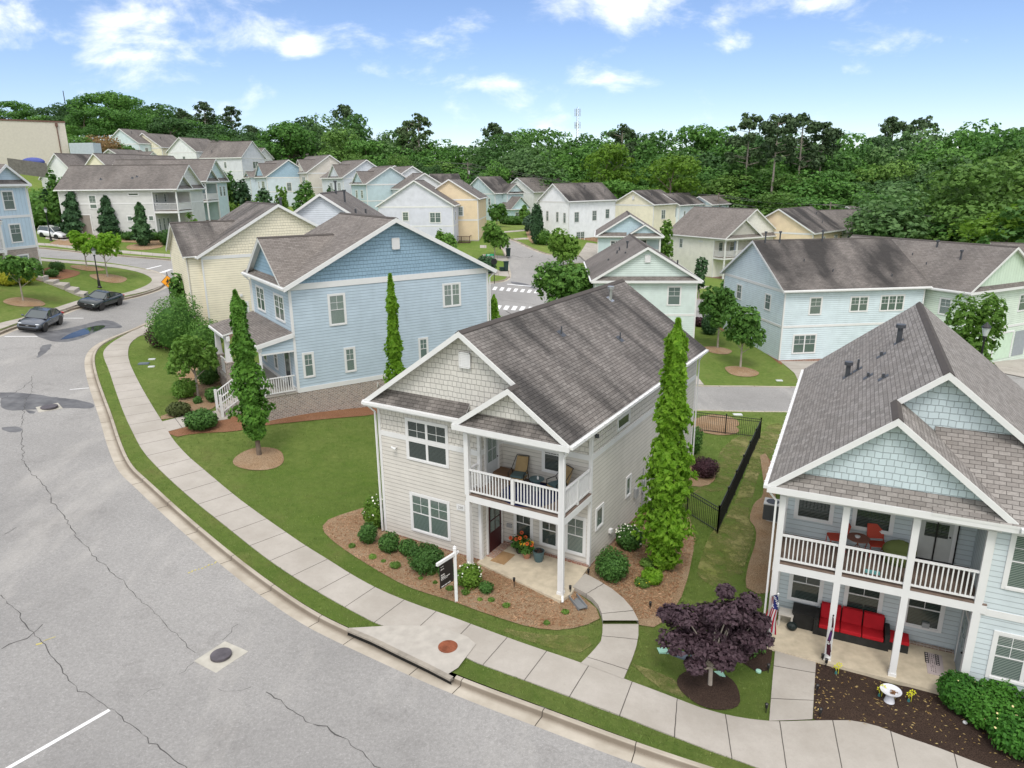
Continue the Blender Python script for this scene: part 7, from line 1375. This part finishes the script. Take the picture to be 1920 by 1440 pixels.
# ================================================================ AROUND THE GREY HOUSE
def fence_run(name, label, P, h=1.25, sp=.115):
    t = empty(name, tuple(P[0])); tag(t, label, 'fence'); o_ = Vector(P[0]); n_ = max(int(round((Vector(P[1])-o_).length/2.3)), 1); d = (Vector(P[1])-o_)/n_
    for i in range(n_+1):
        q = d*i; q.z = G([P[0][0]+q.x, P[0][1]+q.y])[0]-o_.z; MB().box(-.03, .03, -.03, .03, -.2, h+.08).box(-.04, .04, -.04, .04, h+.08, h+.11).build('post', BLACKM, t, tuple(q))
        if i == n_: break
        r_ = d*(i+1); r_.z = G([P[0][0]+r_.x, P[0][1]+r_.y])[0]-o_.z; m_ = MB(); L_ = (r_-q).length; k_ = int(L_/sp)
        for z in (.12, h-.16, h): m_.bar(q+Vector((0, 0, z)), r_+Vector((0, 0, z)), .03, .03)
        for j in range(1, k_): w = q.lerp(r_, j/k_); m_.bar(w+Vector((0, 0, .05)), w+Vector((0, 0, h)), .016, .016)
        m_.build('panel', BLACKM, t)
fB, fC, fD = PT(1345, 1000), PT(1424, 822), PT(1296, 807); fA = MAIN.wpt(9.15, 9.9, 0); fA = np.array([fA.x, fA.y, G(fA[:])[0]])
fence_run('metal_fence', 'black metal picket fence running from the grey house wall behind the tall column tree', (fA, fB)); fence_run('metal_fence', 'long black picket fence side running back towards the rear lane', (fB, fC)); fence_run('metal_fence', 'black picket fence along the rear lane end of the yard', (fC, fD))
def ac(loc, label, rz):
    t = empty('air_conditioner', loc, rz); tag(t, label, 'air conditioner'); m_ = MB().box(-.36, .36, -.36, .36, .05, .82); 
    for i in range(16): m_.box(-.372, .372, -.372, .372, .10+i*.043, .115+i*.043)
    m_.build('casing', plain('ac_grey', (.10, .105, .11), .6), t); MB().box(-.45, .45, -.45, .45, -.1, .05).build('pad', CONC, t); MB().box(-.38, .38, -.38, .38, .82, .87).build('top', plain('ac_light', (.46, .46, .45), .5), t); MB().tube((0, 0, .87), (0, 0, .885), .29, .29, 20).build('fan_guard', BLACKM, t)
w = MAIN.wpt(9.75, 7.9, 0); ac((w.x, w.y, G(w[:])[0]), 'dark air conditioner between the grey house and the tall column tree', R(-30)); w = PT(1446, 972); ac(tuple(w), 'grey air conditioner beside the aqua house side wall', R(-25))
# sale sign
b = PT(856, 1128); t = empty('sale_sign', tuple(b), 0); tag(t, 'white post with arm holding a hanging black sale sign', 'sale sign'); D0 = math.hypot(b[0], b[1]); hh = at_d(859, 1026, D0)[2]-b[2]
MB().box(-.055, .055, -.055, .055, -.2, hh-.05).lathe([(.075, hh-.05), (.075, hh-.02), (.05, hh+.0), (.06, hh+.03), (.0, hh+.08)], n=10).build('post', WHITE, t)
za = hh-.25; e0 = at_z(863, 1029, b[2]+za+.08)-b; e1_ = at_z(829, 1053, b[2]+za)-b; dr = Vector((e1_[0]-0, e1_[1]-0, 0)); dr.normalize(); AL = .98
MB().bar(-dr*.12+Vector((0, 0, za)), dr*AL+Vector((0, 0, za)), .09, .11).blob(tuple(-dr*.15+Vector((0, 0, za))), .06).build('arm', WHITE, t)
sn = Vector((-dr.y, dr.x, 0)); 
if (Vector(b)+sn).length > (Vector(b)-sn).length: sn = -sn
a0, a1 = dr*.12, dr*(AL-.14); zt_, zb_ = za-.09, za-1.05; bm_ = MB().slab([a0+Vector((0, 0, zt_)), a1+Vector((0, 0, zt_)), a1+Vector((0, 0, zb_)), a0+Vector((0, 0, zb_))], .02, d=tuple(-sn)); bm_.build('sign_board', plain('sign_black', (.014, .014, .016), .35, .4), t)
tm = MB(); rj = random.Random(4); T0 = a1 if True else a0; dd_ = (a0-a1).normalized()
def strip_(s0_, s1_, z0_, z1_): tm.slab([T0+dd_*s0_+sn*.002+Vector((0, 0, zt_-z0_)), T0+dd_*s1_+sn*.002+Vector((0, 0, zt_-z0_)), T0+dd_*s1_+sn*.002+Vector((0, 0, zt_-z1_)), T0+dd_*s0_+sn*.002+Vector((0, 0, zt_-z1_))], .002, d=tuple(sn))
for y_, hgt_, segs in ((.10, .022, (.05, .10, .12, .20)), (.20, .035, (.05, .15, .18, .22)), (.42, .05, (.05, .13, .15, .24)), (.51, .035, (.05, .20, .22, .28)), (.57, .03, (.05, .3, .33, .52)), (.63, .018, (.05, .2, .23, .4)), (.88, .04, (.06, .2, .23, .36, .39, .55))):
    for i in range(0, len(segs), 2): strip_(segs[i], segs[i+1], y_, y_+hgt_)
tm.build('sign_writing', plain('sign_text', (.62, .60, .58), .6), t)
def on(house, x, y, z): return tuple(house.wpt(x, y, z))
MR = R(-30.8)
def put(mb, name, mats, house, x, y, z, rz, label, cat, **k): o_ = mb.build(name, mats, None, on(house, x, y, z), house.ang+R(rz), **k); return tag(o_, label, cat, k.get('group'))
put(MB().box(-.55, .35, -.32, .32, 0, .018), 'doormat', plain('coir_mat', (.33, .21, .11), .95, .1, 0, .15), MAIN, 5.78, .62, .09, 90, 'tan coir doormat before the dark red front door', 'doormat')
TER = plain('terracotta', (.42, .20, .12), .8); TEAL = plain('slate_teal_glaze', (.075, .125, .135), .45); SF = leafm((.045, .13, .02), (.10, .22, .04))
def potted(x, y, r_, h_, label, potm, seed, plant=True, flower=None, ph=.55, pr=.34):
    t = empty('potted_plant' if plant else 'plant_pot', on(MAIN, x, y, .09)); tag(t, label, 'potted plant'); MB().lathe([(r_*.7, 0), (r_*.95, h_*.6), (r_, h_*.9), (r_*1.05, h_), (r_*.9, h_), (r_*.85, h_*.85), (.01, h_*.84)], n=16).build('pot', potm, t); rng = np.random.default_rng(seed)
    if plant:
        p_, d_ = shell((0, 0, h_+ph*.4), (pr, pr, ph*.55), 420, .4, rng, -.6); link('leaves', leaf_mesh('leaves', p_, d_, .11, SF, 1.5, None, rng), t)
        fm_ = MB()
        for i in range(9):
            a = i*2.4; rr_ = pr*rng.uniform(.3, 1.0); z_ = h_+ph*rng.uniform(.5, 1.05); c = Vector((math.cos(a)*rr_, math.sin(a)*rr_-.05, z_)); fl = MB(); fl.lathe([(.085, 0), (.075, .015), (.03, .02)], n=9).lathe([(.03, .02), (.028, .035), (.0, .038)], n=8, m=1); f_ = fl.build('sunflower', [flower[i % len(flower)], plain('flower_disc', (.08, .03, .01), .9)], t, tuple(c)); f_.rotation_euler = (R(55), R(rng.uniform(-25, 25)), R(rng.uniform(-40, 20)))
    else:
        p_, d_ = shell((0, 0, h_*.95), (r_*.8, r_*.8, .08), 160, .2, rng, -.2); link('dry_leaves', leaf_mesh('dry_leaves', p_, d_, .06, leafm((.08, .05, .04), (.14, .09, .07)), 1.4, None, rng), t)
SUNY = plain('sunflower_yellow', (.80, .42, .02), .6); SUNR = plain('sunflower_rust', (.42, .07, .02), .6)
potted(6.15, 1.22, .17, .25, 'planter with rusty orange sunflowers against the patio wall', plain('dark_pot', (.05, .045, .04), .6), 1, flower=[SUNR, SUNR, OF], ph=.62, pr=.36); potted(6.62, 1.02, .17, .27, 'terracotta pot with yellow sunflowers on the patio', TER, 2, flower=[SUNY, SUNY, OF], ph=.6, pr=.34); potted(7.16, 1.05, .23, .46, 'slate teal pot with withered plant on the patio', TEAL, 3, plant=False)
sb_ = MB().slab([(-.16, -.45, .10), (.16, -.45, .10), (.18, .45, .0), (-.18, .45, .0)][::-1], .03).box(-.18, -.15, -.45, .45, .02, .14).box(.15, .18, -.45, .45, .02, .14); w = PT(1376, 1152) if False else PT(1083, 1133); tag(sb_.build('splash_block', plain('grey_splash', (.20, .21, .22), .6), None, (w[0], w[1], w[2]+.03), R(-30+50)), 'grey splash block under the downspout by the path', 'splash block')
def plight(px, label, h_=.42):
    b_ = PT(*px); t = MB().tube((0, 0, 0), (0, 0, h_-.14), .014, .014, 6).tube((0, 0, h_-.14), (0, 0, h_), .045, .05, 8).tube((0, 0, h_), (0, 0, h_+.03), .06, .02, 8); tag(t.build('path_light', BLACKM, None, tuple(b_)), label, 'path light')
plight((964, 1102), 'black path light at the edge of the patio nearest the sign'); plight((1069, 1117), 'black path light between the porch post and the path'); plight((1219, 1142), 'dark path light lying in the straw right of the path', .3); plight((1103, 1080), 'small path light at the right corner of the patio', .3)
# balcony furniture of the grey house
dzm = MAIN.dz; NAVY = plain('navy_rug', (.012, .018, .07), .95, .1, 0, .2); put(MB().tube((0, 0, 0), (0, 0, .012), 1.15, 1.15, 40), 'round_rug', NAVY, MAIN, 7.1, .45, dzm, 0, 'round navy rug on the balcony of the grey house', 'rug')
put(MB().box(-.42, .42, -.3, .3, 0, .32).box(-.45, .45, -.33, .33, .32, .36), 'ottoman', plain('brown_wicker', (.17, .10, .06), .8), MAIN, 5.55, 1.2, dzm, 0, 'low brown chest at the left wall of the balcony', 'chest')
TANW = plain('tan_weave', (.33, .235, .12), .8, .2, 0, .15)
def bchair(x, y, rz, label):
    t = empty('lounge_chair', on(MAIN, x, y, dzm), MAIN.ang+R(rz)); tag(t, label, 'chair'); MB().slab([(-.30, -.34, .38), (.30, -.34, .38), (.28, .22, .33), (-.28, .22, .33)], .05).build('seat', TANW, t); MB().slab([(-.28, .22, .38), (.28, .22, .38), (.24, .50, 1.0), (-.24, .50, 1.0)], .025, d=(0, 1, .3)).build('backrest', TANW, t)
    f_ = MB().path([(-.33, .1, .62), (-.26, .52, 1.04), (.26, .52, 1.04), (.33, .1, .62)], .016); 
    for s_ in (-1, 1): f_.path([(s_*.33, .1, .62), (s_*.33, -.32, .58), (s_*.33, -.36, 0)], .018); f_.path([(s_*.33, .1, .62), (s_*.33, .34, 0)], .018)
    f_.build('frame', BLACKM, t); MB().box(-.25, .25, -.3, .2, .385, .47).build('cushion', TEAL, t)
bchair(6.25, 1.05, 10, 'woven tan lounge chair left of the round table on the grey balcony'); bchair(8.05, 1.0, -28, 'woven tan lounge chair right of the round table on the grey balcony')
put(MB().lathe([(.2, 0), (.13, .2), (.14, .35), (.30, .44), (.30, .47), (.27, .475)], n=22), 'side_table', TEAL, MAIN, 7.12, .95, dzm, 0, 'round slate side table between the two lounge chairs', 'side table', smooth=False)
put(MB().lathe([(.04, 0), (.04, .09), (.02, .1), (.015, .14)], n=10), 'candle_jar', WHITE, MAIN, 7.2, .9, dzm+.478, 0, 'small white jar on the slate side table', 'jar')
# ================================================================ AQUA HOUSE PORCH
def rx(x): return 8.6-x
WICK = plain('black_wicker', (.022, .022, .021), .7, .3, 0, .3); REDC = plain('red_cushion', (.42, .012, .02), .8, .2, 0, .08)
t = empty('outdoor_sofa', on(RH, rx(2.62), 1.62, .09), RH.ang); tag(t, 'black wicker sofa with red cushions under the aqua porch', 'sofa')
MB().box(-1.05, 1.05, -.36, .38, .0, .30).build('base', WICK, t)
for s_ in (-1, 1): MB().box(min(s_*1.05, s_*1.2), max(s_*1.05, s_*1.2), -.36, .42, 0, .62).build('arm', WICK, t)
MB().box(-1.05, 1.05, .34, .46, .3, .80).build('back_frame', WICK, t)
def cush(x0, x1, y0, y1, z0, z1, n='cushion', rot=0, par=None):
    o_ = MB().box(x0, x1, y0, y1, z0, z1).build(n, REDC, par or t); md = o_.modifiers.new('b', 'BEVEL'); md.width = .035; md.segments = 3; return o_
for i in range(3):
    x = -1.03+i*.69; cush(x, x+.67, -.37, .26, .30, .45, 'seat_cushion'); cc_ = MB().slab([(x+.01, .12, .45), (x+.66, .12, .45), (x+.66, .30, .92), (x+.01, .30, .92)], .15, d=(0, 1, 0)).build('back_cushion', REDC, t); md = cc_.modifiers.new('b', 'BEVEL'); md.width = .03; md.segments = 3
t2 = empty('ottoman', on(RH, rx(4.12), 1.70, .09), RH.ang); tag(t2, 'black wicker ottoman with red cushion at the right end of the sofa', 'ottoman'); MB().box(-.3, .3, -.3, .3, 0, .30).build('base', WICK, t2); cush(-.31, .31, -.31, .31, .30, .43, par=t2)
t3 = tag(MB().box(-.36, .36, -.34, .34, 0, .56).box(-.38, .38, -.36, .36, .56, .60).build('storage_box', WICK, None, on(RH, rx(1.05), 1.75, .09), RH.ang), 'black wicker storage box left of the red sofa', 'storage box')
t4 = empty('plastic_table', on(RH, rx(.48), 1.5, .09), RH.ang); tag(t4, 'small beige plastic table behind the flag', 'table'); BG = plain('beige_plastic', (.52, .49, .44), .6); MB().box(-.25, .25, -.25, .25, .45, .49).build('top', BG, t4)
for x in (-.21, .21):
    for y in (-.21, .21): MB().box(x-.03, x+.03, y-.03, y+.03, 0, .45).build('leg', BG, t4)
put(MB().blob((0, 0, .15), .17, (1.1, 1, .9)), 'bag', plain('black_bag', (.012, .02, .02), .5), RH, rx(.72), 1.2, .09, 0, 'black round bag beside the beige plastic table', 'bag')
t5 = empty('doormat', on(RH, rx(5.2), 1.2, .09), RH.ang); tag(t5, 'pale doormat with black ornament borders by the aqua front door', 'doormat'); MB().box(-.24, .26, -.62, .58, 0, .014).build('mat', plain('mat_pale', (.42, .36, .36), .95), t5); mb_ = MB()
for cx_ in (-.21, .10):
    mb_.box(cx_-.055, cx_+.055, -.05, .56, .014, .018)
bw = mb_.build('border', BLACKM, t5); mb_ = MB()
for cx_ in (-.21, .10):
    for k in range(5): mb_.tube((cx_, .0+k*.12, .018), (cx_, .0+k*.12, .021), .035, .035, 8)
mb_.build('ornament', plain('mat_pale', (.42, .36, .36), .95), t5)['kind'] = 'stuff'
text('home sweet home', .085, BLACKM, t5, (-.05, .2, .0165), (0, 0, R(-80)), 'mat_writing', .001) if False else None
wl_ = MB(); rj = random.Random(9)
for k in range(3):
    y_ = .5
    while y_ > -.45: l_ = rj.uniform(.03, .09); wl_.box(-.12+k*.06+rj.uniform(-.01, .01), -.105+k*.06, y_-l_, y_, .014, .0165); y_ -= l_+rj.uniform(.02, .05)
wl_.build('mat_writing', plain('mat_ink', (.10, .08, .09), .9), t5)
dzr = RH.dz; REDF = plain('red_metal_fabric', (.42, .06, .035), .7)
def rchair(x, y, rz, label):
    t = empty('balcony_chair', on(RH, rx(x), y, dzr), RH.ang+R(rz)); tag(t, label, 'chair'); MB().slab([(-.25, -.25, .44), (.25, -.25, .44), (.25, .22, .42), (-.25, .22, .42)], .03).build('seat', REDF, t); MB().slab([(-.25, .22, .5), (.25, .22, .5), (.25, .34, .98), (-.25, .34, .98)], .03, d=(0, 1, 0)).build('backrest', REDF, t)
    f_ = MB()
    for s_ in (-1, 1): f_.path([(s_*.26, -.25, 0), (s_*.26, -.22, .44), (s_*.26, .22, .44), (s_*.26, .35, .98)], .015); f_.path([(s_*.26, .3, 0), (s_*.26, .1, .44)], .015)
    f_.build('frame', REDF, t)
rchair(1.78, 1.75, -75, 'red folding chair left of the bistro table, turned sideways'); rchair(3.05, 1.85, 15, 'red chair facing out, right of the bistro table')
t = empty('bistro_table', on(RH, rx(2.45), 1.45, dzr)); tag(t, 'round brown-red bistro table on the aqua balcony', 'table'); BT = plain('brown_red_top', (.20, .085, .06), .6); MB().tube((0, 0, .68), (0, 0, .71), .36, .36, 26).build('top', BT, t)
for k in range(3): a = k*2.094; MB().tube((math.cos(a)*.3, math.sin(a)*.3, 0), (-math.cos(a)*.12, -math.sin(a)*.12, .68), .014, .014, 6).build('leg', BT, t)
put(MB().lathe([(.07, 0), (.09, .05), (.05, .06)], n=12), 'dish', WHITE, RH, rx(2.42), 1.45, dzr+.71, 0, 'small white dish on the bistro table', 'dish')
gc_ = MB().blob((0, 0, .45), 1, (.52, .36, .38), 16, 10).tube((0, 0, .0), (0, 0, .5), .46, .46, 16).tube((-.1, 0, .82), (.1, 0, .82), .04, .04, 8); o_ = gc_.build('covered_grill', plain('olive_cover', (.13, .16, .05), .8), None, on(RH, rx(3.72), 1.62, dzr), RH.ang, smooth=True); o_.scale = (1, .8, .95); tag(o_, 'barbecue under an olive green cover on the aqua balcony', 'covered grill')
put(MB().box(-.22, .22, -.12, .12, 0, .012), 'folded_towel', plain('turquoise_cloth', (.18, .48, .48), .9), RH, rx(2.95), .55, dzr, 0, 'turquoise cloth lying on the balcony boards', 'cloth')
# flags
def flag(house, x, y, z, rz, label, cells, h=.95, w=.62, pole=True, nm='flag'):
    t = empty(nm, on(house, x, y, z), house.ang+R(rz)); tag(t, label, 'flag'); MB().tube((0, 0, 0), (0, -.55, .42), .014, .012, 6).blob((0, -.57, .44), .03).build('pole', WHITE if nm == 'flag' else BLACKM, t)
    nx, nz = 14, 26; V = []; F = []; mi = []
    for i in range(nz+1):
        for j in range(nx+1):
            u_ = j/nx; v_ = i/nz; fold = .055*math.sin(u_*9+v_*2.2)*(.3+v_); V.append((fold+.02*math.sin(v_*7), -.55+w*u_*(.62+.2*v_), .40-.40*(u_)*(1-v_)*.9-h*v_-.04*u_))
    mb_ = MB(); mb_.v = V
    for i in range(nz):
        for j in range(nx): mb_.f.append([i*(nx+1)+j, i*(nx+1)+j+1, (i+1)*(nx+1)+j+1, (i+1)*(nx+1)+j]); mb_.m.append(cells((j+.5)/nx, (i+.5)/nz))
    return t, mb_
FR, FW, FB = plain('flag_red', (.50, .02, .05), .8), plain('flag_white', (.72, .72, .72), .8), plain('flag_blue', (.03, .04, .22), .8)
t, mb_ = flag(RH, rx(.02), -.12, 2.05, 180+90-180, 'stars and stripes flag on the left porch post of the aqua house', lambda u_, v_: 2 if (u_ < .54 and v_ < .38) else (0 if int(u_*13) % 2 == 0 else 1), 1.35, .9); t.scale = (1.15, 1.15, 1.15); fo = mb_.build('cloth', [FR, FW, FB], t, smooth=True); t.rotation_euler.z = RH.ang+R(20)
sm = MB()
for i in range(20): 
    u_ = .06+.46*((i*.37) % 1); v_ = .03+.32*((i*.61) % 1); fold = .055*math.sin(u_*9+v_*2.2)*(.3+v_); sm.blob((fold+.02*math.sin(v_*7), -.55+.9*u_*(.62+.2*v_), .40-.40*u_*(1-v_)*.9-1.35*v_-.04*u_), .018, (1.4, 1, 1), 6, 4)
sm.build('stars', FW, t)['kind'] = 'stuff'
MRN = plain('flag_maroon', (.07, .012, .025), .8); PUR = plain('flag_purple', (.10, .03, .16), .8)
def em(u_, v_):
    d = math.hypot((u_-.35)*.62/.5, (v_-.5)*1.5/.5)
    return 1 if .60 < d < .68 else (2 if d < .40 else (1 if .44 < d < .57 and int(math.atan2(v_-.5, u_-.35)*4) % 2 == 0 else 0))
t, mb_ = flag(RH, rx(1.95), -.12, 1.75, 0, 'maroon flag with a round white-ringed emblem on the second porch post', em, 1.5, .6, nm='banner_flag'); mb_.build('cloth', [MRN, FW, PUR], t, smooth=True)
# yard things in front of the aqua house
b = PT(1667, 1316); t = empty('bird_bath', tuple(b)); tag(t, 'white glazed bird bath with leaves in its bowl on the dark mulch', 'bird bath'); CER = plain('white_glaze', (.66, .67, .72), .25, .5); MB().lathe([(.17, 0), (.15, .05), (.11, .22), (.13, .3)], n=20).build('pedestal', CER, t); o_ = MB().lathe([(.12, .3), (.24, .36), (.30, .42), (.31, .44), (.28, .43), (.18, .38), (.01, .37)], n=24).build('bowl', CER, t)
rng = np.random.default_rng(5); p_, d_ = shell((.06, -.05, .40), (.12, .12, .01), 40, .1, rng, -1); link('fallen_leaves', leaf_mesh('fallen_leaves', p_, d_*0+[0, 0, 1], .06, leafm((.20, .10, .05), (.34, .20, .10)), 1.5, None, rng), t)['kind'] = 'stuff'
YS = plain('yellow_enamel', (.62, .60, .03), .5)
for px, lb in (((1648, 1306), 'yellow metal flower stake left of the bird bath'), ((1703, 1316), 'yellow metal flower stake right of the bird bath'), ((1567, 1264), 'yellow metal flower stakes by the second porch post')):
    b = PT(*px); m_ = MB()
    for k in range(2):
        z_ = .30+.10*k; ox = .07*k; m_.tube((ox, 0, 0), (ox, 0, z_), .008, .008, 5)
        for q in range(7): a = q*.898; m_.tube((ox+.05*math.cos(a), -.02, z_+.05*math.sin(a)), (ox+.095*math.cos(a), -.02, z_+.095*math.sin(a)), .022, .016, 5)
    t = empty('flower_stake', tuple(b), RH.ang); tag(t, lb, 'garden ornament'); m_.build('stake', YS, t); MB().tube((0, -.01, .0), (0, -.01, .12), .05, .03, 6).build('base', plain('teal_enamel', (.04, .16, .16), .5), t)
for px, lb in (((1449, 1212), 'black path light at the top left of the aqua house walk'), ((1541, 1243), 'black path light beside the second porch post'), ((1531, 1301), 'black path light halfway down the aqua house walk'), ((1537, 1346), 'black path light low on the right of the aqua house walk'), ((1436, 1337), 'black path light at the lawn corner of the aqua walk'), ((1440, 1262), 'black path light in the dark mulch left of the aqua walk'), ((1548, 1252), 'short black path light just right of the second porch post')): plight(px, lb, .34)
for px, r_, lb in (((1809, 1357), .07, 'round white stone lamp at the hedge foot, nearer the house'), ((1805, 1386), .0, '')):
    if r_: b = PT(*px); tag(MB().blob((0, 0, r_*.7), r_, (1, 1, .7), 10, 7).build('white_ball', WHITE, None, tuple(b), smooth=True), lb, 'garden ball')
# pine straw, stones and leaf litter
def litter(name, polys, n, size, a, b_, off=.04, label=None):
    P = []; 
    for px in polys:
        Q = PTS(px)[:, :2]; lo, hi = Q.min(0), Q.max(0); c = RNG.uniform(lo, hi, (n*3, 2)); c = c[inside(c, Q)][:n]; P.append(c)
    P = np.vstack(P); Z = G(P)+off; d = RNG.uniform(0, 6.28, len(P)); me = leaf_mesh(name, np.c_[P, Z], np.tile([0, 0, 2.5], (len(P), 1)), size, leafm(a, b_, .05), 3.0, None, RNG); o_ = link(name, me); tag(o_, label, 'litter', None, 'stuff')
litter('pine_straw', [[(652,962),(602,992),(645,1031),(730,1084),(854,1130),(985,1176),(1091,1176),(1106,1130),(960,1035),(850,1000),(725,945)], [(1122,1092),(1196,1160),(1252,1160),(1305,1010),(1235,925),(1180,960)]], 5200, .075, (.22, .10, .045), (.52, .33, .20), .045, 'loose pine straw strewn over the beds of the grey house')
litter('leaf_litter', [[(1529,1240),(1702,1295),(1900,1340),(1920,1440),(1831,1428),(1693,1378),(1524,1348)]], 260, .06, (.30, .18, .06), (.50, .40, .18), .045, 'scattered dry leaves on the dark mulch')
